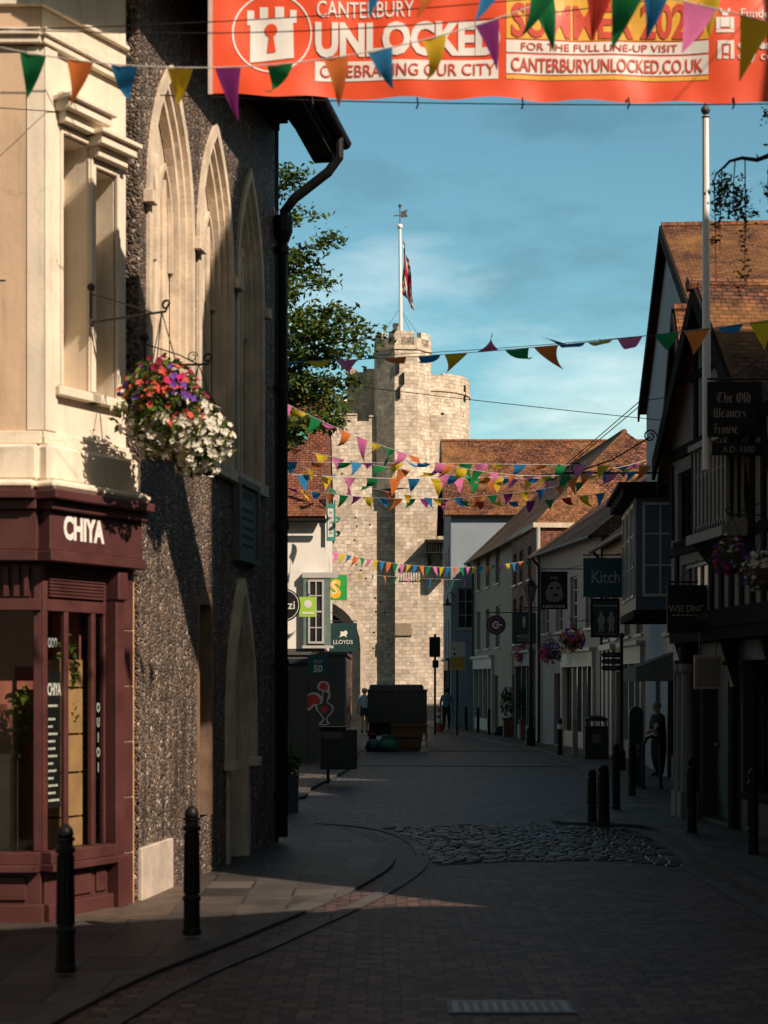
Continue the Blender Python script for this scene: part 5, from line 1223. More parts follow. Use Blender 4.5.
# red brick house with flat parapet in front of the long roof
t, T5, L5, TF5 = house('red_brick_house', 'red brick house with stone coping and white sash windows', (5.0, 52.5), (4.62, 57.9), 1.5, 7.1, 0, 'flat', M_redbrick, M_tile, [op(.8, 1.7, 3.4, 5.0, rows=4), op(2.7, 3.6, 3.4, 5.0, rows=4), op(4.2, 5.0, 3.4, 5.0, rows=4), op(.8, 1.7, 5.5, 6.6), op(2.7, 3.6, 5.5, 6.6), op(4.2, 5.0, 5.5, 6.6)], [(4.4, 5.2, 2.3, M_navy)], (.6, 4.0, 2.6, M_bluegrey, 3))
b = MB(T5); b.tube([(-.05, -.05, .1), (-.05, -.05, 7.1)], .07, 8); b.build('downpipe', M_whitepaint, t)
# long tiled building behind and beyond the brick front
house('long_tiled_house', 'long cream building under a broad mottled clay tile roof', (5.2, 54.0), (3.85, 69.0), 7.6, 7.4, 11.0, 'along', M_creamwall, M_tile_far, [op(a, a + 1.0, z, z + 1.6, rows=4) for a in (8, 10.5, 13) for z in (3.4, 5.9)], [(8.4, 9.3, 2.3, M_navy)], (9.6, 14.5, 2.6, M_whitepaint, 4), flank_wins=(), hip=3.6)
house('gate_side_house', 'pale house with lichened tile roof beside the stone gatehouse', (2.95, 70.5), (2.95, 79.5), 14, 9.5, 13.25, 'gable', M_blueplaster, M_tile_far, [op(2, 3, 6.5, 8.2), op(5, 6, 6.5, 8.2), op(2, 3, 3.2, 4.9), op(5, 6, 3.2, 4.9)], [(7, 8, 2.3, M_navy)], (1, 6, 2.6, M_navy, 4), flank_wins=[op(13.0, 13.7, 4.4, 6.2, rows=3), op(11.4, 12.1, 4.4, 6.2, rows=3)], barge=M_navy)
house('rear_shade_house', 'unseen tall brick block added behind the cream shop to shade the truck', (9.4, 35.5), (9.4, 46.0), 6, 12.2, 13.0, 'along', M_redbrick, M_tile)  # unseen house added behind the row to shade the tipper truck
house('far_brick_house', 'brick house seen through the gate arch', (4, 108), (-14, 108), 8, 8, 11, 'along', M_redbrick, M_tile_far, [op(a, a + 1.1, z, z + 1.7) for a in (2, 5, 8, 11, 14) for z in (1.2, 4.6)])
# neighbours on the lane side so the skyline closes
house('lane_house', 'plain brick house down the side lane', (-9.5, 26.6), (-14, 26.6), 6, 6, 8.5, 'along', M_redbrick, M_tile)

# ------------------------------------------------------------------ signs of the right-hand row
d = 19.7
t, bo = hang_sign('blackletter_board', 'black board lettered The Old Weavers House in blackletter', sx(707, d), sx(762, d), sz(437, d), sz(382, d), d, M_signblack, 4.72, sz(379, d))
NIB = (.26, .20)
def blackletter(mb, s, x, z, h, y, mi=0):
    """Broad-nib strokes: each pair of points is swept with a slanted nib. Letter shapes on a 0..1 high grid."""
    G = {'T': (.95, [((.05, .9), (.85, .98)), ((.45, .9), (.30, .1)), ((.2, .08), (.75, .12)), ((.08, .65), (.12, .3))]), 'h': (.62, [((.1, 1), (.1, .05)), ((.1, .6), (.45, .68)), ((.45, .65), (.45, .1)), ((.45, .1), (.36, -.08))]),
         'e': (.5, [((.1, .6), (.1, .1)), ((.1, .1), (.38, .08)), ((.1, .62), (.36, .66)), ((.36, .62), (.12, .36))]), 'O': (.95, [((.12, .8), (.12, .2)), ((.12, .85), (.5, .98)), ((.5, .95), (.78, .75)), ((.78, .75), (.78, .2)), ((.12, .15), (.5, .02)), ((.5, .02), (.78, .2)), ((.42, .85), (.42, .15))]),
         'l': (.3, [((.1, 1), (.1, .08)), ((.1, .08), (.2, .05))]), 'd': (.6, [((.1, .6), (.1, .12)), ((.1, .1), (.4, .08)), ((.42, .6), (.42, .1)), ((.42, .62), (.08, .98)), ((.1, .6), (.3, .66))]),
         'W': (1.0, [((.08, .85), (.12, .12)), ((.12, .1), (.42, .08)), ((.42, .95), (.42, .1)), ((.42, .1), (.75, .08)), ((.75, .95), (.78, .15)), ((.05, .9), (.2, .98))]), 'a': (.55, [((.08, .6), (.36, .66)), ((.36, .62), (.38, .08)), ((.1, .35), (.1, .1)), ((.1, .38), (.36, .42)), ((.1, .1), (.36, .12))]),
         'v': (.55, [((.1, .68), (.1, .12)), ((.1, .1), (.38, .1)), ((.38, .62), (.38, .12)), ((.3, .66), (.4, .62))]), 'r': (.45, [((.1, .64), (.1, .06)), ((.1, .58), (.34, .64))]), 's': (.45, [((.1, .6), (.34, .66)), ((.1, .58), (.34, .28)), ((.34, .26), (.08, .06)), ((.34, .25), (.33, .12))]),
         'H': (.9, [((.12, 1), (.14, .05)), ((.12, .95), (.4, 1.0)), ((.14, .5), (.6, .6)), ((.6, .58), (.62, .1)), ((.62, .1), (.45, -.12))]), 'o': (.55, [((.1, .58), (.1, .12)), ((.1, .6), (.36, .66)), ((.38, .6), (.38, .12)), ((.1, .08), (.38, .1))]),
         'u': (.55, [((.1, .66), (.1, .1)), ((.1, .08), (.36, .1)), ((.38, .66), (.38, .06))]), ' ': (.35, [])}
    q = h * .055
    for ch in s:
        w_, st = G[ch]
        for (x0, z0), (x1, z1) in st:
            pts = []
            for (px_, pz_) in ((x0, z0), (x1, z1)):
                cx_, cz_ = x + px_ * h * .8, z + pz_ * h; pts.append(((cx_ - q, cz_ - q * .8), (cx_ + q, cz_ + q * .8)))
            (a, b_), (c, e) = pts
            mb.quad((a[0], y, a[1]), (b_[0], y, b_[1]), (e[0], y, e[1]), (c[0], y, c[1]), mi)
        x += w_ * h * .80
    return x
lb_ = MB()
for s_, x_, y_ in (('The Old', 716, 403), ('Weavers', 713, 418), ('House', 714, 434)): blackletter(lb_, s_, sx(x_, d), sz(y_, d), .125, d - .0265)
lb_.build('lettering', M_gold, bo)
b = MB(); b.box((sx(711, d), d - .04, sz(455, d)), (sx(763, d), d + .04, sz(443, d))); pb = b.build('date_board', M_signblack, t, bevel=.006)
put_text(pb, 'A.D. 1500', sx(738, d), sz(452.5, d), d, .10, M_gold, .0, .95, .08)
d = 22.2
t, bo = hang_sign('restaurant_board', 'dark hanging board with faint pale lettering on the timbered house', sx(667, d), sx(717, d), sz(633, d), sz(585, d), d, M_signblack, 4.35, sz(582, d))
put_text(bo, "WEI DNC Y", sx(690, d), sz(612, d), d, .135, M_gold, .002, .85); b = MB(); 
for i in range(8): b.box((sx(672 + i * 4.4, d), d - .03, sz(616, d)), (sx(675 + i * 4.4, d), d - .026, sz(614.5, d)))
b.build('small_lettering', M_gold, bo)
d = 33.0
t, bo = hang_sign('kitchen_sign', 'square teal hanging sign reading Kitch in pale serif letters', sx(583, d), sx(628, d), sz(597, d), sz(558, d), d, plain('kitch teal', (.010, .085, .088), .5, var=.08, bmp=0), 5.9, sz(555, d))
put_text(bo, 'Kitch', sx(605.5, d), sz(583, d), d, .37, plain('kitch lettering', (.40, .42, .40), .6, bmp=0), .004, .78)
d = 37.2
t, bo = hang_sign('pub_picture_sign', 'painted pub sign of two pale figures lettered CRICKETERS below the teal sign', sx(591, d), sx(619, d), sz(637, d), sz(599, d), d, plain('pub board', (.035, .045, .045), .6, var=.2, bmp=0), 6.2, sz(597, d), M_timber)
em = MB()
for ox in (0, 10):
    emblem_poly(em, [(599 + ox, 612), (601 + ox, 611), (603 + ox, 612.5), (602.5 + ox, 615), (605 + ox, 618), (604.5 + ox, 624), (603.5 + ox, 624), (604 + ox, 632), (602 + ox, 632), (601.5 + ox, 626), (600.5 + ox, 632), (598.5 + ox, 632), (599 + ox, 624), (597 + ox, 622), (598 + ox, 617), (600 + ox, 615.5)], d - .027, 0, .004, 1)
em.build('painted_figures', plain('painted figures', (.40, .34, .25), .7, var=.2), bo)
put_text(bo, 'CRICKETERS', sx(605, d), sz(635.6, d), d, .085, M_gold, 0, 1.0)
b = MB(); b.box((sx(593, d), d - .029, sz(606.5, d)), (sx(617, d), d - .026, sz(605, d))); b.build('rule_line', M_gold, bo)
d = 44.0
t, bo = hang_sign('pub_sign', 'black pub sign with a pale painted face lettered THE LADY LUCK', sx(541, d), sx(567, d), sz(609, d), sz(572, d), d, M_signblack, 6.3, sz(569, d), M_timber)
em = MB(); emblem_poly(em, [(545, 594), (548, 586), (551, 582), (556, 581), (560, 583), (562, 590), (564, 597), (560, 601), (554, 602), (547, 601)], d - .027, 0, .004, 2)
emblem_poly(em, [(549, 588), (552, 586.5), (553.5, 588.5), (550.5, 590)], d - .031, 1, .003, 1); emblem_poly(em, [(556, 588), (559, 586.5), (560.5, 588.5), (557.5, 590)], d - .031, 1, .003, 1); emblem_poly(em, [(552, 595), (555, 593.5), (559, 594.5), (555.5, 597)], d - .031, 1, .003, 1)
em.build('painted_face', [plain('face cream', (.17, .16, .145), .7, var=.2, bmp=0), M_signblack], bo)
put_text(bo, 'LADY LUCK', sx(554, d), sz(608, d), d, .115, M_offwhite, .002, 1); put_text(bo, 'THE', sx(554, d), sz(579.5, d), d, .11, M_gold, 0, 1)
d = 52.0
t, bo = hang_sign('mezze_sign', 'dark green hanging sign with gilt emblem lettered MEZZE', sx(512, d), sx(536, d), sz(644, d), sz(613, d), d, plain('mezze green', (.010, .035, .035), .5, bmp=0), 6.2, sz(610, d))
put_text(bo, 'MEZZE', sx(524, d), sz(638, d), d, .15, M_gold, .002, 1); em = MB(); emblem_poly(em, [(523, 616), (525, 616), (526, 620), (525, 628), (523, 628), (522, 620)], d - .026, 0, .004, 1); em.build('emblem', M_gold, bo)
put_text(bo, 'RESTAURANT', sx(524, d), sz(641, d), d, .07, M_gold, 0, .9)
d = 54.0; cx_, cz_ = sx(496, d), sz(625, d)
t = thing('round_sign', 'round purple hanging sign with a white letter C', 'sign', (cx_, d, cz_ - .33))
def disc(mb, cx, y, cz, r0, r1, th, mi=0, a0=0, a1=6.2832, n=26):
    for i in range(n):
        p, q = a0 + (a1 - a0) * i / n, a0 + (a1 - a0) * (i + 1) / n
        mb.prism([(cx + r1 * math.cos(p), y, cz + r1 * math.sin(p)), (cx + r1 * math.cos(q), y, cz + r1 * math.sin(q)), (cx + r0 * math.cos(q), y, cz + r0 * math.sin(q)), (cx + r0 * math.cos(p), y, cz + r0 * math.sin(p))], (0, -th, 0), mi)
b = MB(); b.prism([(cx_ + .33 * math.cos(2 * math.pi * i / 28), d - .03, cz_ + .33 * math.sin(2 * math.pi * i / 28)) for i in range(28)], (0, .06, 0)); bo = b.build('board', plain('sign purple', (.05, .018, .06), .5, bmp=0), t)
b = MB(); disc(b, cx_, d - .031, cz_, .23, .27, .004, 1, .6, 5.7); disc(b, cx_, d - .031, cz_, .07, .13, .004, 0, .6, 5.7); b.box((cx_, d - .035, cz_ - .025), (cx_ + .2, d - .031, cz_ + .025), 0); b.build('letter', [M_offwhite, plain('sign pink', (.22, .06, .14), .5, bmp=0)], bo)
b = MB(); b.tube([(cx_ - .35, d, cz_ + .42), (6.0, d, cz_ + .42)], .018, 6); b.tube([(cx_, d, cz_ + .32), (cx_, d, cz_ + .42)], .01, 5); b.build('bracket', M_iron, t)
d = 60.0; t = thing('post_sign', 'white and yellow sign on a dark post near the gatehouse', 'sign', (sx(457, d), d, .05))
b = MB(); b.box((sx(450, d), d - .03, sz(670, d)), (sx(465, d), d + .03, sz(642, d))); bo = b.build('board', plain('board cream', (.50, .47, .40), .6, bmp=0), t)
b = MB(); b.box((sx(450.5, d), d - .034, sz(669, d)), (sx(464.5, d), d - .031, sz(657, d)), 0); b.box((sx(453, d), d - .034, sz(650, d)), (sx(455, d), d - .031, sz(648, d)), 1); b.box((sx(453, d), d - .034, sz(655, d)), (sx(456, d), d - .031, sz(653, d)), 2); b.build('printed_panel', [plain('sign amber', (.45, .25, .03), .6, bmp=0), plain('dot red', (.4, .03, .03), .6), M_navy], bo)
b = MB(); b.tube([(sx(457, d), d + .05, .04), (sx(457, d), d + .05, sz(645, d))], .04, 8); b.build('post', M_black, t)
# wrought iron crane bracket over the street
d = 31.2; xw = 5.75; z_ = sz(473, d); xt = sx(558, d)
t = thing('crane_bracket', 'long scrolled wrought iron crane bracket projecting over the street from the blue house', 'bracket', (xw, d, z_))
b = MB(); b.tube([(xt - .05, d, z_), (xw, d, z_)], .022, 6); b.tube([(xt, d, z_ + .03), (sx(640, d), d, sz(401, d)), (xw, d, sz(396, d))], .009, 4); b.tube([(xt + .03, d, z_), (sx(642, d), d, sz(404, d))], .009, 4); b.build('arm', M_iron, t)
b = MB(); b.tube(scroll((sx(576, d), d, sz(468, d)), (1, 0, 0), .11), .016, 5); b.tube([(sx(577, d), d, z_ + .02), (sx(612, d), d, sz(460, d)), (sx(645, d), d, sz(440, d)), (sx(650, d), d, sz(437, d))], .016, 5); b.tube(scroll((sx(650, d), d, sz(436, d)), (1, 0, 0), .13), .016, 5); b.tube([(xt - .04, d, z_ - .06), (xt - .04, d, z_ + .12)], .02, 5); b.build('scroll', M_iron, t)

# white flagpole on the timbered house
d = 20.0
t = thing('white_flagpole', 'bare white flagpole with a ball finial on the timbered house gable', 'flagpole', (sx(706, d), d, sz(395, d)))
b = MB(); b.tube([(sx(707, d), d, sz(470, d)), (sx(705.5, d), d, sz(116, d))], [.055, .04], 10); b.build('pole', plain('pole white', (.85, .84, .8), .4, var=.03, bmp=0), t)
b = MB(); b.ball((sx(705.5, d), d, sz(110, d)), .058, 10); b.lathe([(.025, -.14), (.05, -.09), (.02, -.06), (.02, 0)], (sx(705.5, d), d, sz(110, d)), 8); b.lathe([(.01, 0), (.018, .05), (.002, .1)], (sx(705.5, d), d, sz(107, d)), 6); b.build('finial', M_lead, t)
b = MB(); b.tube([(sx(707, d), d, sz(452, d)), (5.0, d, sz(452, d))], .02, 5); b.tube([(sx(707, d), d, sz(400, d)), (5.0, d, sz(400, d))], .02, 5); b.build('wall_clamp', M_iron, t)
b = MB(); b.tube(scroll((sx(712, d), d - .05, sz(392, d)), (1, 0, 0), .07, 2), .012, 5); b.tube([(sx(709, d), d - .05, sz(385, d)), (sx(708, d), d - .05, sz(440, d))], .008, 4); b.build('halyard', plain('rope', (.45, .38, .27), .8), t)

# weeping tree reaching over from the pavement edge
t = thing('weeping_tree', 'weeping tree whose bare arched branch trails leaves in front of the white flagpole', 'tree', (4.45, 13.2, 0)); wr = random.Random(14)
b = MB(); b.tube([(4.45, 13.2, .0), (4.4, 13.25, 2), (4.5, 13.3, 4.2), (4.35, 13.5, 5.8), (4.1, 13.7, 6.9)], [.09, .08, .065, .05, .035], 7); dB = 14.2
limb = [Vector((4.35, 13.5, 5.8)), P(790, 140, dB), P(768, 156, dB), P(757, 160, dB), P(742, 158, dB), P(730, 161, dB), P(724, 167, dB), P(716, 174, dB), P(713, 184, dB)]
b.tube(limb, [.035, .026, .022, .019, .016, .013, .011, .009, .006], 6); b.tube([P(759, 159, dB), P(756, 154, dB)], [.01, .004], 4)
hang = [(P(714, 182, dB), 100), (P(722, 170, dB), 85), (P(745, 159, dB), 130), (P(769, 165, dB), 40), (P(771, 156, dB), 100), (P(783, 146, dB), 120), (P(735, 161, dB), 60)]
hp = MB()
for q, ln in hang:
    e = q - Vector((wr.uniform(-.02, .02), 0, ln / FPX * dB)); b.tube([q, (q + e) / 2 + Vector((wr.uniform(-.02, .02), wr.uniform(-.03, .03), 0)), e], [.006, .004, .002], 4)
b.tube([(4.4, 13.25, 2.8), (4.9, 12.9, 4.6), (5.2, 12.8, 6.2)], [.05, .03, .012], 5)
b.build('trunk', M_bark, t)
for (px, py, rx, rz, n) in ((719, 192, 7, 20, 130), (728, 190, 7, 12, 90), (740, 192, 5, 12, 60), (743, 205, 7, 12, 80), (733, 208, 8, 10, 80), (718, 217, 5, 12, 35), (716, 238, 4, 12, 25), (746, 262, 5, 22, 26), (742, 276, 5, 14, 22), (745, 232, 4, 20, 20), (769, 190, 5, 14, 45), (768, 112, 5, 8, 35), (785, 175, 14, 40, 160), (752, 214, 5, 5, 22)):
    c = P(px, py, dB)
    for _ in range(n):
        q = c + Vector((wr.gauss(0, rx / FPX * dB * .6), wr.gauss(0, .09), wr.gauss(0, rz / FPX * dB * .6))); leaf(hp, q, .026 * wr.uniform(.7, 1.3), wr, wr.choice((0, 0, 1)))
leaf_cloud(hp, 900, (4.9, 13.0, 6.6), (.45, .5, 1.2), .03, wr, (0, 1))
hp.build('crown', [M_leaf3, M_leaf], t, clean=False)

# ------------------------------------------------------------------ street furniture of the right-hand pavement
ZP = .05
bollard('black bollard on the kerb before the timbered house, nearest the stone gutter curve', (4.22, 18.3, ZP), .98)
bollard('black bollard close to the grey door columns of the timbered house', (4.02, 20.9, ZP), 1.0)
bollard('slim black bollard just beyond the pair of short bollards', (sx(616, 24.8), 24.8, ZP), 1.02)
bollard('black bollard on the pavement between the slim bollard and the arched sign', (sx(632, 27.8), 27.8, ZP), .97)
bollard('shorter one of the paired stout bollards at the kerb corner', (sx(592, 22.5), 22.5, ZP), .74, 'paired stout bollards', .052)
bollard('taller one of the paired stout bollards at the kerb corner', (sx(603.5, 22.2), 22.2, ZP), .82, 'paired stout bollards', .066)
t = bollard('black bollard with a white reflective band before the litter bin', (sx(560, 43.5), 43.5, ZP), 1.0)
b = MB(); b.lathe([(.076, .70), (.076, .84)], (sx(560, 43.5), 43.5, ZP), 12); b.build('reflective_band', M_offwhite, t)
for i, (px, dd) in enumerate(((478, 63.5), (489, 60.5), (466, 66.0))):
    bollard(('slim black bollard under the round purple sign', 'slim black bollard just nearer than the round purple sign', 'farthest slim black bollard by the gatehouse side house')[i], (sx(px, dd), dd, ZP), 1.0)
t = thing('timber_post', 'pale square timber post beside the nearer litter bin', 'post', (sx(575, 42.6), 42.6, ZP)); b = MB(); x = sx(575, 42.6); b.box((x - .07, 42.53, ZP), (x + .07, 42.67, 1.0)); b.build('post', plain('pale timber', (.34, .28, .19), .8, var=.2), t, bevel=.015); b = MB(); b.box((x - .08, 42.52, 1.0), (x + .08, 42.68, 1.03)); b.build('cap', plain('pale timber', (.34, .28, .19)), t)
def street_bin(label, px, dd, wpx):
    x = sx(px, dd); w = wpx / FPX * dd / 2; t = thing('litter_bin', label, 'litter bin', (x, dd, ZP), 'black litter bins on the pavement')
    b = MB(); b.box((x - w, dd - w * .8, ZP), (x + w, dd + w * .8, .86)); b.box((x - w * .9, dd - w * .7, .86), (x - w * .75, dd + w * .7, 1.02)); b.box((x + w * .75, dd - w * .7, .86), (x + w * .9, dd + w * .7, 1.02)); b.build('body', M_bin, t, bevel=.02)
    b = MB(); b.lathe([(w * 1.05, 0), (w * 1.05, .05), (w * .8, .11), (w * .3, .14)], (x, dd, 1.02), 16); b.box((x - w * 1.02, dd - w * .85, .84), (x + w * 1.02, dd + w * .85, .88)); b.build('hood', M_black, t)
    b = MB(); b.box((x - .11, dd - w * .8 - .008, .45), (x + .11, dd - w * .8 - .001, .68)); b.build('emblem_plate', plain('bin emblem', (.17, .13, .11), .6), t)
street_bin('nearer black hooded litter bin under the fingerpost signs', 595.5, 41.5, 23)
street_bin('farther black hooded litter bin next to the leafy planters', 543, 53.0, 19)
for label, px, dd, n in (('terracotta planter with a clipped dark shrub by the farther bin', 528, 55.0, 330), ('terracotta planter of loose shrubs beyond the clipped one', 511, 58.0, 330)):
    x = sx(px, dd); t = thing('planter', label, 'planter', (x, dd, ZP), 'shrub planters'); b = MB(); b.box((x - .28, dd - .28, ZP), (x + .28, dd + .28, .72)); b.box((x - .32, dd - .32, .66), (x + .32, dd + .32, .74)); b.build('tub', plain('terracotta tub', (.16, .065, .04), .8, var=.25), t)
    b = MB(); q = random.Random(int(px)); leaf_cloud(b, n, (x, dd, 1.2), (.42, .4, .5), .07, q, (0, 1, 2)); leaf_cloud(b, n // 2, (x - .1, dd, 1.55), (.3, .3, .3), .07, q, (0, 2)); b.build('foliage', [M_leaf3, M_leaf, M_leaf3], t, clean=False)
x, dd = sx(621.5, 36), 36.0
t = thing('fingerpost', 'black fingerpost with stacked dark direction boards', 'signpost', (x, dd, ZP))
b = MB(); b.tube([(x, dd, ZP), (x, dd, 3.0)], .04, 8); b.ball((x, dd, 3.06), .07, 8); b.lathe([(.1, 0), (.09, .4), (.05, .45)], (x, dd, ZP), 10); b.build('post', M_black, t)
for z in (2.28, 2.43, 2.58):
    b = MB(); b.prism([(x - .41, dd - .02, z), (x - .46, dd - .02, z + .055), (x - .41, dd - .02, z + .11), (x - .04, dd - .02, z + .11), (x - .04, dd - .02, z)], (0, .04, 0)); ab = b.build('arm_board', M_signblack, t)
    b = MB(); b.box((x - .38, dd - .024, z + .035), (x - .10, dd - .021, z + .075)); b.build('lettering', plain('dim lettering', (.12, .12, .12), .7), ab)
x, dd = sx(636, 30.5), 30.5
t = thing('arched_totem', 'dark round topped information totem with a small white symbol', 'information sign', (x, dd, ZP))
pts = [(x - .135, dd - .04, ZP), (x + .135, dd - .04, ZP)] + [(x + .135 * math.cos(math.pi * i / 10), dd - .04, 1.42 + .135 * math.sin(math.pi * i / 10)) for i in range(11)]
b = MB(); b.prism(pts, (0, .08, 0)); b.build('panel', M_navy, t)
b = MB(); disc(b, x, dd - .041, .78, .03, .055, .004, 0); b.box((x - .06, dd - .046, .66), (x - .045, dd - .041, .74)); b.box((x + .0, dd - .046, .66), (x + .05, dd - .041, .68)); b.build('symbol', plain('dim white', (.25, .26, .26), .6), t)
t = thing('cycle_hoop', 'black steel cycle hoop beside the arched totem', 'cycle stand', (sx(652, 29.5), 29.5, ZP)); b = MB(); x = sx(652, 29.5); b.tube([(x - .16, 29.5, ZP), (x - .16, 29.5, .85), (x - .10, 29.5, .98), (x, 29.5, 1.02), (x + .10, 29.5, .98), (x + .16, 29.5, .85), (x + .16, 29.5, ZP)], .03, 8); b.build('hoop', M_black, t); b = MB(); b.lathe([(.06, 0), (.06, .02)], (x - .16, 29.5, ZP), 10); b.lathe([(.06, 0), (.06, .02)], (x + .16, 29.5, ZP), 10); b.build('foot_plate', M_iron, t)
def lamp_post(label, px, dd, ztop):
    x = sx(px, dd); t = thing('street_lamp', label, 'street lamp', (x, dd, ZP)); b = MB(); b.lathe([(.16, 0), (.15, .5), (.08, .6), (.055, 1.2), (.045, ztop - .7)], (x, dd, ZP), 10); b.tube([(x - .25, dd, ztop - .85), (x + .25, dd, ztop - .85)], .02, 5); b.build('post', M_black, t)
    b = MB(); b.lathe([(.08, 0), (.19, .45), (.19, .46)], (x, dd, ztop - .66), 6); b.build('lantern_glass', plain('lamp glass', (.10, .09, .08), .15, var=.1), t); b = MB(); b.lathe([(.23, 0), (.12, .16), (.04, .24), (.02, .34)], (x, dd, ztop - .20), 6); 
    for i in range(6): a = math.pi * i / 3; b.tube([(x + .08 * math.cos(a), dd + .08 * math.sin(a), ztop - .66), (x + .195 * math.cos(a), dd + .195 * math.sin(a), ztop - .2)], .012, 4)
    b.build('lantern_frame', M_black, t)
lamp_post('tall black lamp post with a lantern before the red brick house', 530.5, 50.0, 5.2)
def wall_lamp(label, base, out, drop=.2):
    base = Vector(base); out = Vector(out); t = thing('wall_lamp', label, 'lamp', tuple(base)); b = MB(); b.tube([base, base + out * .5 + Vector((0, 0, .25)), base + out + Vector((0, 0, .12)), base + out + Vector((0, 0, -.05))], .02, 6); b.build('arm', M_black, t)
    c = base + out + Vector((0, 0, -.05 - drop)); b = MB(); b.lathe([(.24, 0), (.20, .05), (.07, .14), (.05, drop)], c, 12); b.build('lamp_shade', M_black, t); b = MB(); b.ball(c + Vector((0, 0, .03)), .06, 8); b.build('bulb', plain('lamp glass', (.10, .09, .08)), t)
wall_lamp('swan necked black lamp on the pale flank beside the gatehouse', (sx(455, 70.45), 70.45, sz(598, 70.45)), (-.35, -.45, 0), .3)
wall_lamp('black lamp on a curved arm fixed to the blue house', (6.0, 34.8, 3.65), (-.55, -.1, 0))
c = P(688, 648, 23.4); t = thing('wall_lantern', 'round dark lantern on a ring bracket at the timbered house corner', 'lamp', tuple(c)); b = MB(); b.tube(scroll(c + Vector((0, 0, .18)), (1, 0, 0), .13, 1.0, 16), .018, 6); b.tube([c + Vector((0, 0, .1)), (4.6, 23.4, c.z + .1)], .02, 5); b.build('bracket', M_iron, t); b = MB(); b.lathe([(.03, -.22), (.12, -.14), (.15, -.02), (.10, .06), (.03, .1)], c, 12); b.build('lantern', M_black, t)
# awning on the blue house
aw_ = thing('awning', 'short dark canvas awning with an end coloured as lit on the blue house shopfront', 'awning', tuple(T2 @ Vector((1.2, 0, 2.1))))
b = MB(T2); b.prism([(.9, .06, 2.62), (.9, 1.0, 2.28), (.9, 1.0, 2.02), (.9, .98, 2.02), (.9, .98, 2.25), (.9, .06, 2.58)], (3.0, 0, 0)); b.build('canvas', plain('awning canvas', (.035, .045, .055), .8), aw_); b = MB(T2); b.prism([(.895, .06, 2.6), (.895, .99, 2.27), (.895, .99, 2.03), (.895, .06, 2.03)], (-.01, 0, 0)); b.build('end_panel', plain('awning lit end', (.16, .15, .14), .8), aw_)  # end panel coloured lighter to stand for the awning's lit side
# traffic signal and cones near the gatehouse
x, dd = sx(435, 62), 62.0
t = thing('traffic_signal', 'dark traffic signal head on a slim pole by the gatehouse', 'traffic light', (x, dd, 0)); b = MB(); b.tube([(x, dd, 0), (x, dd, 3.9)], .045, 8); b.build('pole', M_black, t); b = MB(); b.box((x - .22, dd - .18, sz(657, dd)), (x + .2, dd + .15, sz(637, dd))); b.box((x - .1, dd - .2, sz(668, dd)), (x + .13, dd + .0, sz(660, dd))); hh = b.build('signal_head', M_signblack, t, bevel=.02)
b = MB(); 
for z in (650, 645, 640): b.lathe([(.06, 0), (.06, .01)], (x, dd - .19, sz(z, dd)), 10)
b.build('lens', plain('dead lens', (.05, .02, .015), .2), hh)
def cone(label, x, y, h, c1, c2):
    t = thing('traffic_cone', label, 'traffic cone', (x, y, 0)); b = MB(); r = h * .2; b.lathe([(r, 0), (r * .25, h)], (x, y, .03), 14); b.box((x - r * 1.25, y - r * 1.25, .003), (x + r * 1.25, y + r * 1.25, .03)); b.build('cone_body', c1, t); b = MB()
    for z0, z1 in ((.35, .55), (.68, .82)): b.lathe([(r * (1 - .75 * z0) + .006, h * z0), (r * (1 - .75 * z1) + .006, h * z1)], (x, y, .03), 14)
    b.build('sleeve', c2, t)
M_conered = plain('cone red', (.45, .05, .03), .5); 
cone('red and white traffic cone standing by the signal pole', sx(438.5, 66), 66, .95, M_conered, M_offwhite)
cone('pale traffic cone beside the brown board behind the tipper truck', sx(424, 46.6), 46.6, .5, plain('pale cone', (.45, .43, .38), .6), M_offwhite)

# ------------------------------------------------------------------ tipper truck and its load
d0 = 47.8; xa, xb = sx(367.5, d0), sx(427, d0)
tr_ = thing('tipper_truck', 'small dark tipper truck seen from behind with ribbed high sides', 'truck', ((xa + xb) / 2, d0, 0))
M_truck = plain('truck grey', (.028, .031, .038), .5, var=.2, dirt=.4)
b = MB(); zt, zb = sz(691, d0), sz(723, d0)
b.box((xa, d0, zb), (xb, d0 + .06, zt)); b.box((xa, d0 + .06, zb), (xa + .06, d0 + 3, zt)); b.box((xb - .06, d0 + .06, zb), (xb, d0 + 3, zt)); b.box((xa, d0 + 3, zb), (xb, d0 + 3.06, zt)); b.box((xa + .06, d0 + .06, zb), (xb - .06, d0 + 3, zb + .06))
for i in range(9): x = xa + .02 + (xb - xa - .08) * i / 8; b.box((x, d0 - .03, zb), (x + .05, d0 - .001, zt))
b.box(((xa + xb) / 2 - .06, d0 - .045, zb), ((xa + xb) / 2 + .06, d0 - .031, zt)); b.box((xa - .02, d0 - .04, zt), (xb + .02, d0 + .1, zt + .05)); b.build('tipper_body', M_truck, tr_)
b = MB(); b.box((xa + .05, d0 + .1, .55), (xb - .05, d0 + 4.6, zb - .01)); b.box((xa, d0 - .02, .42), (xb, d0 + .06, .56)); b.build('chassis', M_black, tr_)
b = MB(); b.box((xa + .02, d0 + 3.2, .5), (xb - .02, d0 + 4.9, 1.95)); b.box((xa + .08, d0 + 4.9, .5), (xb - .08, d0 + 5.4, 1.2)); cbo = b.build('cab', M_truck, tr_, bevel=.06); b = MB(); b.box((xa + .2, d0 + 3.19, 1.35), (xb - .2, d0 + 3.198, 1.8)); b.build('window', M_glass, cbo)
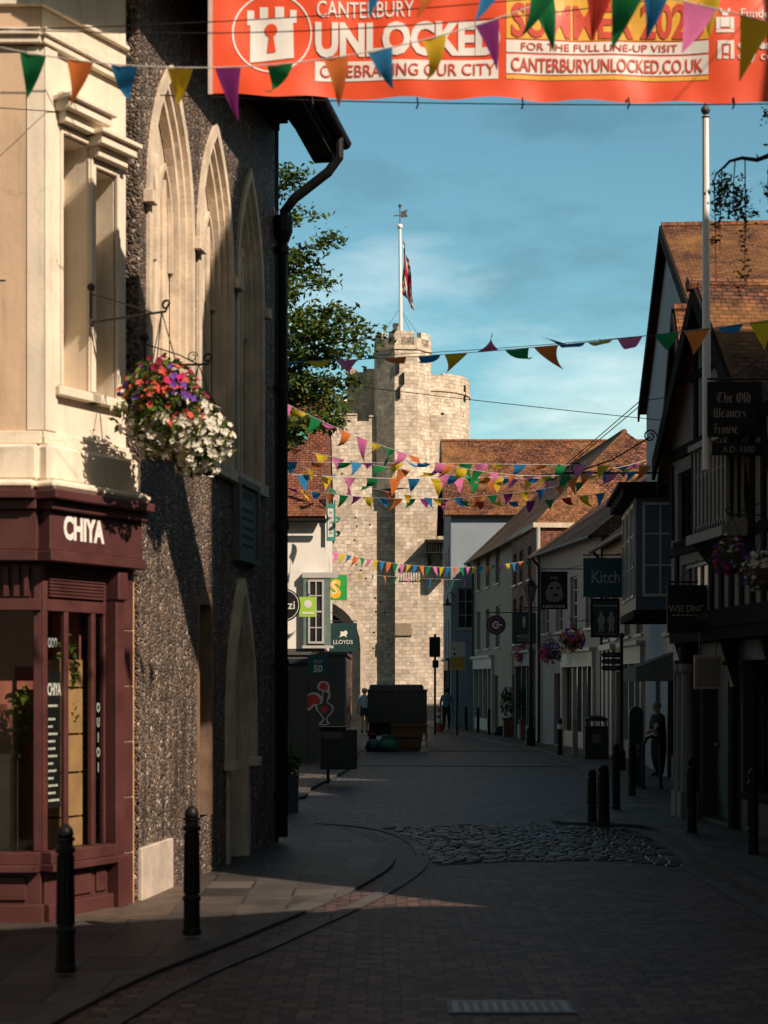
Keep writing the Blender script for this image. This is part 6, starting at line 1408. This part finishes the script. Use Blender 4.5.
for wx in (xa + .02, xb - .24):
    for wy in (d0 + .85, d0 + 4.3):
        b = MB(Matrix.Translation((wx, wy, .36)) @ Matrix.Rotation(R(90), 4, 'Y')); b.lathe([(.2, 0), (.34, .02), (.36, .05), (.36, .17), (.34, .20), (.2, .22)], (0, 0, 0), 18); wo = b.build('wheel', plain('tyre rubber', (.02, .02, .02), .85), tr_); b = MB(Matrix.Translation((wx, wy, .36)) @ Matrix.Rotation(R(90), 4, 'Y')); b.lathe([(.19, -.002), (.19, .224)], (0, 0, 0), 14); b.build('rim', M_lead, wo)
for x in (xa + .04, xb - .22): b = MB(); b.box((x, d0 - .04, .44), (x + .18, d0 - .021, .53)); b.build('tail_light', plain('tail lens', (.22, .012, .01), .25, bmp=0), tr_)
t = thing('rubble', 'pale rubbish sacks showing above the side of the tipper truck', 'rubbish', ((xa + xb) / 2, d0 + .5, zt - .2)); b = MB(); q = random.Random(4)
for i in range(7): b.ball((xa + .25 + i * .22, d0 + .45 + q.uniform(0, .3), zt - .06 + q.uniform(-.04, .03)), .13, 7, 0, .7)
b.build('sack', plain('pale sack', (.42, .41, .38), .8), t)
t = thing('timber_board', 'brown timber crate standing on the road behind the tipper truck', 'crate', (sx(410, 47), 47, 0)); b = MB(); b.box((sx(391, 47), 46.95, .06), (sx(427, 47), 47.4, sz(724, 47))); 
for z in (.1, .42, .72): b.box((sx(390, 47), 46.91, z), (sx(427.5, 47), 46.949, z + .08))
b.build('panel', plain('brown board', (.10, .045, .015), .7, var=.3), t)
t = thing('green_sack', 'bulging green sack on the road behind the tipper truck', 'sack', (sx(388, 46.7), 46.7, 0)); b = MB(); b.lathe([(.02, 0), (.27, .02), (.33, .14), (.29, .30), (.18, .40), (.22, .46), (.05, .47)], (sx(388, 46.7), 46.7, .0), 12)
for v in b.v: v += Vector((noise.noise(v * 4), noise.noise(v * 4 + Vector((9, 0, 0))), noise.noise(v * 5 + Vector((0, 7, 0))))) * .05
for v in b.v: v.z = max(v.z, .004)
b.build('sack', plain('green sack', (.01, .13, .085), .6, var=.25), t, smooth=True)
b = MB(); t = thing('blue_sack', 'smaller dark blue sack beside the green sack', 'sack', (sx(374, 46.9), 46.9, 0)); b.lathe([(.02, 0), (.24, .02), (.27, .14), (.2, .30), (.05, .36)], (sx(374, 46.9), 46.9, .004), 12); b.build('sack', plain('blue sack', (.015, .05, .085), .6, var=.25), t, smooth=True)
t = thing('sandbag', 'small black sandbag at the kerb beyond the planters', 'sandbag', (sx(500, 60), 60, 0)); b = MB(); b.lathe([(.05, 0), (.22, .02), (.24, .15), (.2, .34), (.05, .38)], (sx(500, 60), 60, .01), 10); b.build('bag', M_black, t, smooth=True)

# ------------------------------------------------------------------ people
def person(label, x, y, h, face, top, bottom, hair, shoe, bare_legs=False, stride=.0, lean=.0, arms=None, skirt=False, z0=ZP):
    J = {'pelvis': (0, 0, .515), 'waist': (0, .004 + lean * .3, .60), 'chest': (0, .01 + lean, .715), 'neck0': (0, -.004 + lean * 1.5, .815), 'neck1': (0, .006 + lean * 1.8, .850), 'head0': (0, .018 + lean * 2.1, .893), 'head1': (0, .016 + lean * 2.2, .945)}
    Rd = {'pelvis': .083, 'waist': .075, 'chest': .085, 'neck0': .036, 'neck1': .031, 'head0': .050, 'head1': .046}
    E = [('pelvis', 'waist'), ('waist', 'chest'), ('chest', 'neck0'), ('neck0', 'neck1'), ('neck1', 'head0'), ('head0', 'head1')]
    arms = arms or {-1: ((-.135, -.01, .64), (-.145, .05, .50)), 1: ((.135, -.01, .64), (.145, .03, .50))}
    for s in (-1, 1):
        k = str(s); (e, w_) = arms[s]; l2 = lean
        J['sh' + k] = (s * .098, .004 + lean * 1.3, .785); J['el' + k] = (e[0], e[1] + l2, e[2]); J['wr' + k] = (w_[0], w_[1] + l2, w_[2])
        dv = (Vector(w_) - Vector(e)).normalized(); J['ha' + k] = tuple(Vector(J['wr' + k]) + dv * .045)
        Rd.update({'sh' + k: .043, 'el' + k: .030, 'wr' + k: .020, 'ha' + k: .020}); E += [('chest', 'sh' + k), ('sh' + k, 'el' + k), ('el' + k, 'wr' + k), ('wr' + k, 'ha' + k)]
        sd = Vector((1, 0, 0)) if abs(dv.x) < .8 else Vector((0, 0, 1))
        for i in range(4):
            n1 = 'f%d%s' % (i, k); n2 = 'g%d%s' % (i, k); off = sd * (i - 1.5) * .0105
            J[n1] = tuple(Vector(J['ha' + k]) + off + dv * (.022 + .003 * (i in (1, 2)))); J[n2] = tuple(Vector(J[n1]) + dv * (.018 + .004 * (i in (1, 2))) + Vector((0, .008, 0))); Rd[n1] = .0052; Rd[n2] = .0042; E += [('ha' + k, n1), (n1, n2)]
        J['th' + k] = tuple(Vector(J['wr' + k]) + dv * .028 + Vector((-s * .012, .024, 0))); Rd['th' + k] = .0058; E.append(('wr' + k, 'th' + k))
        f = s * stride
        J['hip' + k] = (s * .048, 0, .49); J['kn' + k] = (s * .052, .012 + f * .55, .275); J['an' + k] = (s * .052, -.012 + f, .045); J['to' + k] = (s * .060, .085 + f, .018)
        Rd.update({'hip' + k: .066, 'kn' + k: .042, 'an' + k: .026, 'to' + k: .021}); E += [('pelvis', 'hip' + k), ('hip' + k, 'kn' + k), ('kn' + k, 'an' + k), ('an' + k, 'to' + k)]
    if skirt:
        for s in (-1, 1): Rd['hip%d' % s] = .085; Rd['kn%d' % s] = .075
    names = list(J); me = bpy.data.meshes.new('person'); me.from_pydata([Vector(J[n]) * h for n in names], [(names.index(a), names.index(b_)) for a, b_ in E], [])
    ob = bpy.data.objects.new('person_build', me); COL.objects.link(ob)
    sk = ob.modifiers.new('skin', 'SKIN'); sk.use_smooth_shade = True; ss = ob.modifiers.new('sub', 'SUBSURF'); ss.levels = 1; ss.render_levels = 1
    lay = me.skin_vertices[0].data
    for i, n in enumerate(names):
        r_ = Rd[n] * h; fx = 1.25 if n in ('chest', 'waist', 'pelvis') else 1.0; lay[i].radius = (r_ * fx, r_); lay[i].use_root = n == 'pelvis'
    dg = bpy.context.evaluated_depsgraph_get(); me2 = bpy.data.meshes.new_from_object(ob.evaluated_get(dg)); bpy.data.objects.remove(ob)
    for m in (top, bottom, M_skin, shoe): me2.materials.append(m)
    pts = [(n, Vector(J[n]) * h) for n in names]
    for p in me2.polygons:
        c = p.center; n = min(pts, key=lambda q: (q[1] - c).length)[0]
        p.material_index = 3 if n[:2] in ('an', 'to') and c.z < .06 * h else 2 if n[:2] in ('ha', 'he', 'th') or n[0] in 'fg' or n == 'neck1' or (n[:2] == 'wr') else 1 if n[:2] in ('hi', 'pe') or (n[:2] in ('kn', 'an') and not bare_legs) else 2 if n[:2] in ('kn', 'an') else 0
        p.use_smooth = True
    o = bpy.data.objects.new('person', me2); COL.objects.link(o); o.location = (x, y, z0); o.rotation_euler = (0, 0, face); tag(o, label, 'person')
    b = MB(); c = Vector((0, J['head0'][1] - .002, .925)) * h
    for i in range(1): b.lathe([(.012 * h * k_[0] / .012, k_[1] * h) for k_ in ((.050, -.035), (.057, -.01), (.054, .02), (.036, .046), (.004, .056))], c + Vector((0, -.012 * h, 0)), 12)
    for v in b.v: v += Vector((noise.noise(v * 30), noise.noise(v * 31 + Vector((5, 0, 0))), noise.noise(v * 29))) * .006
    ho = b.build('hair', hair, None, smooth=True); ho.parent = o
    b = MB(); hc = Vector(J['head0']) * h
    b.prism([hc + Vector((-.006 * h, .050 * h, -.008 * h)), hc + Vector((.006 * h, .050 * h, -.008 * h)), hc + Vector((0, .048 * h, .018 * h))], (0, .012 * h, -.003 * h)); 
    for s in (-1, 1): b.ball(hc + Vector((s * .018 * h, .046 * h, .014 * h)), .0055 * h, 6, 1); b.ball(hc + Vector((s * .05 * h, -.002 * h, .004 * h)), .011 * h, 6, 0, 1.5)
    b.box(hc + Vector((-.013 * h, .044 * h, -.024 * h)), hc + Vector((.013 * h, .051 * h, -.020 * h)), 2); fo = b.build('face', [M_skin, M_signblack, plain('lips', (.30, .09, .08), .5)], None); fo.parent = o
    return o
M_dkcloth = plain('dark cloth', (.012, .012, .014), .9, var=.2); M_denim = plain('denim', (.03, .045, .08), .9, var=.2)
person('grey haired person in long dark clothes standing by the cream shopfront, hands held together', sx(659, 33.2), 33.2, 1.60, R(115), M_dkcloth, M_dkcloth, plain('greying hair', (.22, .17, .13), .9), M_black, lean=.012, arms={-1: ((-.125, .02, .655), (-.035, .125, .60)), 1: ((.125, .02, .655), (.02, .13, .59))}, skirt=True)
person('person in a pale blue shirt and dark shorts walking away past the tipper truck', sx(364.5, 62), 62, 1.80, R(5), plain('pale blue shirt', (.33, .42, .47), .9, var=.08), plain('dark green shorts', (.02, .03, .03), .9), plain('dark hair', (.03, .02, .016), .9), M_black, bare_legs=True, stride=.09)
person('person in a blue top and dark trousers near the post sign', sx(446.5, 66), 66, 1.78, R(-12), plain('blue top', (.12, .19, .26), .9, var=.1), M_dkcloth, plain('dark hair', (.03, .02, .016)), M_black, stride=.08)

# ------------------------------------------------------------------ flower baskets of the right-hand row
MIXR = {'purple': (2, .3), 'coral': (1.2, .5), 'pink': (1, -.2), 'white': (.7, 0)}
for i, (px, py, d, xw_, r_, n1, n2, lab, mw) in enumerate(((731, 556, 19.6, 4.70, .25, 420, 170, 'hanging basket of purple and red flowers under the oriel of the timbered house', MIXR), (763, 572, 18.4, 4.75, .24, 420, 260, 'hanging basket of pale flowers on the timbered house nearest the weeping tree', {'white': (5, 0), 'purple': (1, .4)}), (572, 640, 42.0, 6.3, .34, 260, 130, 'hanging basket of coral flowers on the cream shop house', {'coral': (2, 0), 'purple': (1, .4), 'white': (1, -.3)}), (551, 652, 48.0, 6.3, .36, 240, 120, 'hanging basket of pink and purple flowers on the white rendered house', {'pink': (2, 0), 'purple': (2, .4)}), (524, 655, 55, 6.1, .36, 200, 100, 'hanging basket of red flowers on the white rendered house beyond the pink one', {'coral': (2, 0), 'pink': (2, .4)}))):
    c = P(px, py, d); top = Vector((c.x, d, c.z + .5)); flower_basket('hanging_basket', lab, top, .5, r_, r_ * 2, mw, n1, n2, 30 + i, .03 if d < 25 else .05, 'baskets on the shady row')
    arm_bracket('iron_bracket', 'iron arm bracket carrying the ' + lab.split(' on the')[0].split(' under')[0].replace('hanging ', ''), (xw_ + .05, d, top.z), (-1, 0, 0), xw_ + .08 - c.x, .22)

# ------------------------------------------------------------------ bunting
BC = [cloth('bunting green', (.015, .26, .08), .5), cloth('bunting orange', (.80, .22, .05), .5), cloth('bunting blue', (.03, .24, .50), .5), cloth('bunting yellow', (.85, .58, .03), .5), cloth('bunting purple', (.26, .03, .22), .5), cloth('bunting pink', (.80, .20, .45), .5), cloth('bunting red', (.60, .05, .03), .4)]
M_cord = plain('pale cord', (.62, .60, .55), .8, bmp=0); M_wire = plain('black cable', (.015, .015, .016), .6, bmp=0)
def fit_curve(A, B, ctrl):
    """Height along the straight plan line A-B (x, y) as a quadratic through three surveyed pixel points."""
    A = Vector(A); B = Vector(B); ts, zs = [], []
    for px, py in ctrl:
        k = (px - CX) / FPX; t = (k * A.y - A.x) / ((B.x - A.x) - k * (B.y - A.y)); y = A.y + (B.y - A.y) * t; ts.append(t); zs.append(EYE + (HOR - py) / FPX * y)
    (a, b_, c), (p, q, r_) = ts, zs
    def z(t): return p * (t - b_) * (t - c) / ((a - b_) * (a - c)) + q * (t - a) * (t - c) / ((b_ - a) * (b_ - c)) + r_ * (t - a) * (t - b_) / ((c - a) * (c - b_))
    return lambda t: Vector((A.x + (B.x - A.x) * t, A.y + (B.y - A.y) * t, z(t)))
def flag_mesh(mb, p, tng, w, h, rng, wind, mi=0):
    t = Vector(tng).normalized(); dn = Vector((0, 0, -1)); dn = (dn - t * dn.dot(t)).normalized(); nn = t.cross(dn)
    f0 = rng.gauss(.15, .35) * wind; f1 = rng.gauss(.5, .7) * wind; sway = rng.gauss(-.12, .22) * wind; tw_ = rng.gauss(0, .5) * wind; k = 7; q = Vector(p); vs = []
    for i in range(k + 1):
        v = i / k; ang = f0 + f1 * v
        if i: q = q + (dn * math.cos(ang) + nn * math.sin(ang)) * (h / k) + t * sway * h / k * 2 * v
        hw = w / 2 * (1 - v) + .0015; a2 = tw_ * v * 1.6; tt = t * math.cos(a2) + nn * math.sin(a2); cup = nn.cross(tt).normalized() if False else nn
        vs += [q - tt * hw, q - tt * hw * .33 + nn * .012 * math.sin(4 * v + f1), q + tt * hw * .33 - nn * .012 * math.sin(3 * v), q + tt * hw]
    fs = [(i * 4 + j, i * 4 + j + 1, i * 4 + j + 5, i * 4 + j + 4) for i in range(k) for j in range(3)]
    mb.add(vs, fs, mi)
def bunting(label, A, B, ctrl, t0, t1, step, w, h, seq, seed, wind=1.0, cord=.004, mat_=None, phase=0.0):
    f = fit_curve(A, B, ctrl); rng = random.Random(seed); t = thing('bunting', label, 'bunting', tuple(f(.5)), 'bunting strings across the street')
    b = MB(); b.tube([f(i / 60) for i in range(61)], cord, 4); b.build('cord', mat_ or M_cord, t)
    ln = (Vector(B) - Vector(A)).length; x = t0 * ln + phase; k = 0
    while x < t1 * ln:
        u = x / ln; p = f(u); tn = f(u + .01) - f(u - .01); m = MB(); flag_mesh(m, p - Vector((0, 0, cord)), tn, w, h * rng.uniform(.92, 1.08), rng, wind)
        m.build('flag', BC[seq[k % len(seq)]], t, smooth=True, clean=False); k += 1; x += step * rng.uniform(.9, 1.1)
    return t
Q1 = (0, 1, 2, 3, 4); Q2 = (2, 3, 5, 0, 1)
def tpx(A, B, px):
    k = (px - CX) / FPX; return (k * A[1] - A[0]) / ((B[0] - A[0]) - k * (B[1] - A[1]))
def bunt_px(label, A, B, ctrl, pxs, w, h, seq, seed, wind=.8, cord=.004, mat_=None):
    """Bunting whose flags were surveyed one by one along the string."""
    f = fit_curve(A, B, ctrl); rng = random.Random(seed); t = thing('bunting', label, 'bunting', tuple(f(.5)), 'bunting strings across the street')
    b = MB(); b.tube([f(i / 80) for i in range(81)], cord, 4); b.build('cord', mat_ or M_cord, t)
    for k, px in enumerate(pxs):
        u = tpx(A, B, px); p = f(u); tn = f(u + .01) - f(u - .01); m = MB(); flag_mesh(m, p - Vector((0, 0, cord)), tn, w, h * rng.uniform(.92, 1.08), rng, wind)
        m.build('flag', BC[seq[k % len(seq)]], t, smooth=True, clean=False)
    return t
bunt_px('nearest bunting string sagging across the lower edge of the orange banner', (-4.25, 9.4), (5.35, 10.6), [(35, 54), (281, 64), (543, 2)], (-60, -15, 33, 80, 124, 180, 228, 280, 336, 380, 434, 487, 543, 600, 655, 710, 765, 820), .155, .29, (3, 4, 0, 1, 2), 5, .85)
bunt_px('bunting string of big flags dipping over the right end of the orange banner', (-4.25, 8.4), (5.35, 8.0), [(480, -35), (640, -8), (768, 22)], (380, 440, 497, 628, 700, 757), .17, .30, (2, 1, 2, 0, 5, 3), 6, .6)
bunt_px('high bunting string just touching the top of the view before the banner', (-4.25, 9.0), (5.35, 8.8), [(540, -18), (640, -15), (740, -22)], (600, 657, 709, 545, 805), .17, .30, (6, 2, 3, 0, 1), 8, .6)
bunt_px('bunting string stretched from the flint hall to the timbered house against the sky', (-1.75, 20.4), (4.72, 18.2), [(290, 362), (515, 349), (762, 321)], (290, 319, 347, 370, 395, 429, 456, 487, 517, 546, 573, 600, 630, 667, 697, 730, 762), .29, .31, (2, 3, 5, 0, 1), 11, 1.7)
A5, B5 = (-3.0, 19.95), (5.4, 29.5)
bunt_px('steep bunting string falling from the flint hall before the gatehouse', A5, B5, [(283, 402), (410, 455), (640, 462)], (286, 300, 316, 330, 345, 362, 376, 390, 402, 414, 440, 462, 478, 494, 512, 530, 548, 566, 590, 612, 636), .24, .29, (5, 3, 0, 5, 1), 12, 1.6)
A6, B6 = (-3.0, 27.2), (5.6, 30.6)
bunt_px('upper level bunting string from the tree to the crane bracket', A6, B6, [(288, 462), (395, 463), (640, 466)], (290, 318, 345, 368, 396, 424, 448, 466, 482, 500, 520, 541, 560, 580, 604, 622, 645), .26, .29, (2, 1, 0, 5, 3), 13, 1.7)
bunt_px('bunting string sagging between the tree and the iron crane bracket tip', (-3.0, 27.5), (5.6, 31.0), [(290, 447), (440, 474), (645, 470)], (296, 322, 338, 356, 380, 404, 430, 444, 454, 470, 486, 498, 514, 534, 552, 572, 592, 612, 632), .25, .30, (1, 3, 5, 2, 0), 23, 1.6)
bunt_px('lowest crossing bunting string between the tiled house and the blue house', (-2.2, 41.95), (6.0, 33.6), [(300, 466), (450, 500), (640, 486)], (310, 326, 348, 366, 388, 408, 428, 446, 464, 480, 496, 513, 531, 549, 566, 584, 600, 618), .27, .33, (3, 2, 4, 0, 6), 24, 1.4)
bunt_px('middle bunting string on a white cord from the tree to the blue house', (-3.0, 27.6), (5.75, 32.4), [(283, 474), (371, 478), (600, 470)], (303, 327, 350, 373, 395, 414, 437, 458, 476, 492, 508, 528, 546, 566, 586, 606, 628), .26, .32, (2, 3, 5, 0, 1), 14, 1.0, .006)
bunt_px('lower bunting string with small twisted flags before the stone gatehouse', (-2.2, 41.95), (6.25, 38.4), [(290, 488), (381, 498), (600, 478)], (292, 303, 316, 330, 344, 357, 369, 383, 398, 411, 425, 438, 458, 478, 492, 508, 524, 541, 560, 580), .26, .33, (4, 3, 2, 1, 0), 15, 1.3)
bunt_px('far bunting string of tiny flags from the tiled house to the red brick house', (-1.55, 44.9), (4.95, 53.2), [(335, 552), (470, 567), (560, 553)], [336 + i * 6.6 for i in range(35)], .24, .32, (5, 3, 2, 1, 0), 16, .5)
bunt_px('farthest bunting string of tiny flags low before the gate arch', (-1.55, 47.5), (4.1, 67), [(345, 573), (400, 577), (475, 580)], [350 + i * 11.5 for i in range(11)], .26, .36, (5, 3, 2, 1, 0), 17, .5)
def cable(label, A, B, ctrl, r=.006):
    f = fit_curve(A, B, ctrl); b = MB(); b.tube([f(i / 40) for i in range(41)], r, 4); o = b.build('cable', M_wire); tag(o, label, 'cable')
cable('thin cable strung just above the bunting against the sky', (-1.75, 20.2), (4.72, 18.0), [(300, 358), (515, 347), (700, 330)], .004)
cable('long black cable crossing the sky above the far tiled roofs', (-2.9, 27.4), (5.7, 29.6), [(345, 385), (500, 403), (640, 418)], .007)
cable('cable crossing the corner shop upper wall towards the banner', (-4.25, 10.6), (5.4, 11.4), [(0, 30), (210, 22), (400, 10)], .004)
cable('cable crossing the corner shop just above the nearest bunting', (-4.25, 9.9), (5.4, 10.9), [(0, 29), (130, 33), (400, 26)], .004)
cable('slack cable crossing the wall below the nearest bunting flags', (-4.25, 10.3), (-2.35, 14.2), [(0, 108), (60, 112), (130, 118)], .004)

# ------------------------------------------------------------------ street banner
DB = 12.5
def fold(x, z):
    return .020 * math.sin(2.9 * x + 1.2 * z + .5) + .013 * math.sin(7.5 * x - 2.2 * z) + .010 * math.sin(4.3 * x + 6.0 * z + 1) + .004 * math.sin(15 * x + 5 * z)
xl, xr = sx(208, DB), sx(812, DB)
def bz0(x): return sz(95, DB) + (x - xl) / (xr - xl) * (sz(104, DB) - sz(95, DB)) 
ZTOP = sz(-62, DB)
bn = thing('street_banner', 'long orange street banner lettered CANTERBURY UNLOCKED strung high across the street', 'banner', ((xl + xr) / 2, DB, sz(95, DB)))
b = MB(); nx, nz = 150, 36
for i in range(nx + 1):
    for j in range(nz + 1):
        x = xl + (xr - xl) * i / nx; z = bz0(x) + (ZTOP - bz0(x)) * j / nz; b.v.append(Vector((x, DB + fold(x, z), z + .012 * math.sin(9 * x) * (1 - j / nz))))
for i in range(nx):
    for j in range(nz): k = i * (nz + 1) + j; b.f.append((k, k + nz + 1, k + nz + 2, k + 1)); b.m.append(0)
bno = b.build('cloth', plain('banner orange', (.80, .085, .022), .42, var=.05, scale=2, bmp=.05), bn, smooth=True, clean=False)
def on_banner(mb, z_off=.006):
    for v in mb.v: v.y = DB + fold(v.x, v.z) - z_off + (v.y - DB)
def subdiv(mb, maxlen=.10):
    """Split long faces so that printed shapes follow the folds."""
    bm = bmesh.new(); vs = [bm.verts.new(v) for v in mb.v]
    for f in mb.f:
        try: bm.faces.new([vs[i] for i in f])
        except ValueError: pass
    bmesh.ops.triangulate(bm, faces=bm.faces[:])
    for _ in range(4):
        es = [e for e in bm.edges if e.calc_length() > maxlen]
        if not es: break
        bmesh.ops.subdivide_edges(bm, edges=es, cuts=1)
        bmesh.ops.triangulate(bm, faces=bm.faces[:])
    bm.verts.ensure_lookup_table(); bm.verts.index_update()
    mb.v = [v.co.copy() for v in bm.verts]; mb.f = [tuple(v.index for v in f.verts) for f in bm.faces]; mb.m = [0] * len(mb.f); bm.free()
def brect(mb, x0, y0, x1, y1, nx=24, nz=4, off=0.0):
    X0, X1, Z0, Z1 = sx(x0, DB), sx(x1, DB), sz(y1, DB), sz(y0, DB); o = len(mb.v)
    for i in range(nx + 1):
        for j in range(nz + 1): mb.v.append(Vector((X0 + (X1 - X0) * i / nx, DB - off, Z0 + (Z1 - Z0) * j / nz)))
    for i in range(nx):
        for j in range(nz): k = o + i * (nz + 1) + j; mb.f.append((k, k + nz + 1, k + nz + 2, k + 1)); mb.m.append(0)
def btext(s, x0, x1, ybase, cap, m, bold=.0, off=.0, name='lettering'):
    q = MB(); text_into(q, s, Matrix(((1, 0, 0, 0), (0, 0, -1, 0), (0, 1, 0, 0), (0, 0, 0, 1))), 1.0, 0, bold, 1, 'LEFT', .002)
    mnx, mxx = min(v.x for v in q.v), max(v.x for v in q.v); mxz = .73 + bold
    w = (sx(x1, DB) - sx(x0, DB)) / (mxx - mnx); h = cap / FPX * DB / mxz
    q.v = [Vector((sx(x0, DB) + (v.x - mnx) * w, v.y, sz(ybase, DB) + v.z * h)) for v in q.v]; subdiv(q, .07)
    for v in q.v: v.y = DB - off + v.y * .5
    on_banner(q); q.build(name, m, bno, clean=False)
M_bw = plain('banner white', (.80, .76, .70), .5, var=.03, bmp=0); M_by = plain('banner yellow', (.80, .42, .04), .5, var=.03, bmp=0); M_bo = plain('banner red print', (.62, .06, .025), .5, var=.03, bmp=0)
q = MB(); brect(q, 315, 60.5, 498, 80); brect(q, 506, 41.5, 708, 53.5); brect(q, 506, 55.5, 708, 74.5); on_banner(q, .004); q.build('white_panel', M_bw, bno, clean=False)
q = MB(); brect(q, 506, -40, 708, 40, 24, 10); brect(q, 506, 76, 708, 80, 24, 1); on_banner(q, .004); q.build('yellow_panel', M_by, bno, clean=False)
btext('CANTERBURY', 317, 414, 17, 17, M_bw, .006); btext('UNLOCKED', 315, 500, 54, 34, M_bw, .045); btext('CELEBRATING OUR CITY', 320, 495, 76, 12.5, M_bo, .004, .003)
btext('SUMMER 2026', 511, 704, 37, 35, M_bo, .03, .003); btext('FOR THE FULL LINE-UP VISIT', 521, 678, 51, 7.5, M_bo, .004, .003); btext('CANTERBURYUNLOCKED.CO.UK', 511, 703, 72, 14, M_bo, .014, .003)
btext('Funded by', 740, 790, 19, 9, M_bw, .002); btext('UK Government', 740, 805, 31, 9, M_bw, .002); btext('canterbury', 737, 793, 50, 9, M_bw, .03); btext('city council', 737, 797, 61, 9, M_bw, .0)
q = MB(); cX, cZ = sx(272, DB), sz(33, DB); px_ = DB / FPX
for i in range(48):
    a0, a1 = 2 * math.pi * i / 48, 2 * math.pi * (i + 1) / 48
    q.quad((cX + 40 * px_ * math.cos(a0), DB, cZ + 40 * px_ * math.sin(a0)), (cX + 40 * px_ * math.cos(a1), DB, cZ + 40 * px_ * math.sin(a1)), (cX + 38.3 * px_ * math.cos(a1), DB, cZ + 38.3 * px_ * math.sin(a1)), (cX + 38.3 * px_ * math.cos(a0), DB, cZ + 38.3 * px_ * math.sin(a0)))
def btrap(mb, pts, nx=8, nz=8):
    o = len(mb.v); (a0, b0), (a1, b1), (a2, b2), (a3, b3) = pts          # corners: lower left, lower right, upper right, upper left
    for i in range(nx + 1):
        for j in range(nz + 1):
            u, v = i / nx, j / nz; x = (a0 + (a1 - a0) * u) * (1 - v) + (a3 + (a2 - a3) * u) * v; y = (b0 + (b1 - b0) * u) * (1 - v) + (b3 + (b2 - b3) * u) * v; mb.v.append(Vector((sx(x, DB), DB, sz(y, DB))))
    for i in range(nx):
        for j in range(nz): k = o + i * (nz + 1) + j; mb.f.append((k, k + nz + 1, k + nz + 2, k + 1)); mb.m.append(0)
btrap(q, [(250, 63), (294, 58), (293, 22), (250, 23)]); btrap(q, [(247, 24.5), (296.5, 23), (296.5, 17), (247, 18)], 8, 2)
for x0, x1, yb, yt in ((247, 254, 18, 9.5), (259.5, 268, 18, 6.5), (275, 284, 17.6, 6.5), (290, 296.5, 17, 10)): btrap(q, [(x0, yb), (x1, yb), (x1, yt + .4), (x0, yt)], 3, 3)
on_banner(q, .005); q.build('castle_emblem', M_bw, bno, clean=False)
q = MB(); q.prism([(sx(271, DB) + 6.5 * px_ * math.cos(2 * math.pi * i / 18), DB - .004, sz(30, DB) + 6.5 * px_ * math.sin(2 * math.pi * i / 18)) for i in range(18)], (0, -.001, 0)); q.prism([(sx(267, DB), DB - .0042, sz(53, DB)), (sx(276, DB), DB - .0042, sz(52, DB)), (sx(272.6, DB), DB - .0042, sz(31, DB)), (sx(269.6, DB), DB - .0042, sz(31, DB))], (0, -.001, 0)); subdiv(q, .05); on_banner(q, .005); q.build('keyhole', plain('banner orange', (.80, .085, .022)), bno, clean=False)
q = MB(); rc = random.Random(12)
for (a, b_, w_, h_) in ((724, 24, 9, 10), (717, 25, 4, 12), (731, 25, 4, 12), (724, 15, 6, 5), (724, 33, 18, 3), (720, 12, 2, 4), (728, 12, 2, 4)): brect(q, a - w_ / 2, b_ - h_ / 2, a + w_ / 2, b_ + h_ / 2, 3, 2)
on_banner(q, .005); q.build('crest_emblem', M_bw, bno, clean=False)
q = MB(); brect(q, 716.5, 42.5, 733, 46, 4, 2); brect(q, 716.5, 46, 720.5, 60.5, 2, 3); brect(q, 729.5, 46, 733, 60.5, 2, 3); brect(q, 722.5, 48, 727.5, 55, 2, 2); brect(q, 722.5, 58, 727.5, 60.5, 2, 1); on_banner(q, .005); q.build('council_emblem', M_bw, bno, clean=False)
q = MB(); X = sx(208.5, DB); 
for j in range(20): z0 = sz(95, DB) + (ZTOP - sz(95, DB)) * j / 20; z1 = z0 + (ZTOP - sz(95, DB)) / 20; q.quad((X, DB, z0), (X + .035, DB, z0), (X + .035, DB, z1), (X, DB, z1))
on_banner(q, .005); q.build('edge_hem', plain('hem grey', (.55, .40, .34), .6), bno, clean=False)
f1 = fit_curve((-1.75, DB), (5.3, DB + .02), [(208, 97), (500, 104), (768, 104)]); q = MB(); q.tube([f1(i / 30) for i in range(31)], .005, 4); q.build('lower_cable', M_wire, bn)
q = MB(); q.tube([(-2.3, DB, ZTOP + .02), (1.5, DB, ZTOP - .01), (5.3, DB, ZTOP + .05)], .007, 4); q.build('upper_cable', M_wire, bn)
for pxx in (312, 417, 522, 628, 733):
    q = MB(); x = sx(pxx, DB); q.tube([(x, DB - .01, sz(98, DB)), (x + .008, DB - .015, sz(105, DB)), (x - .004, DB, sz(109, DB))], .007, 5); q.build('cable_tie', M_black, bn)
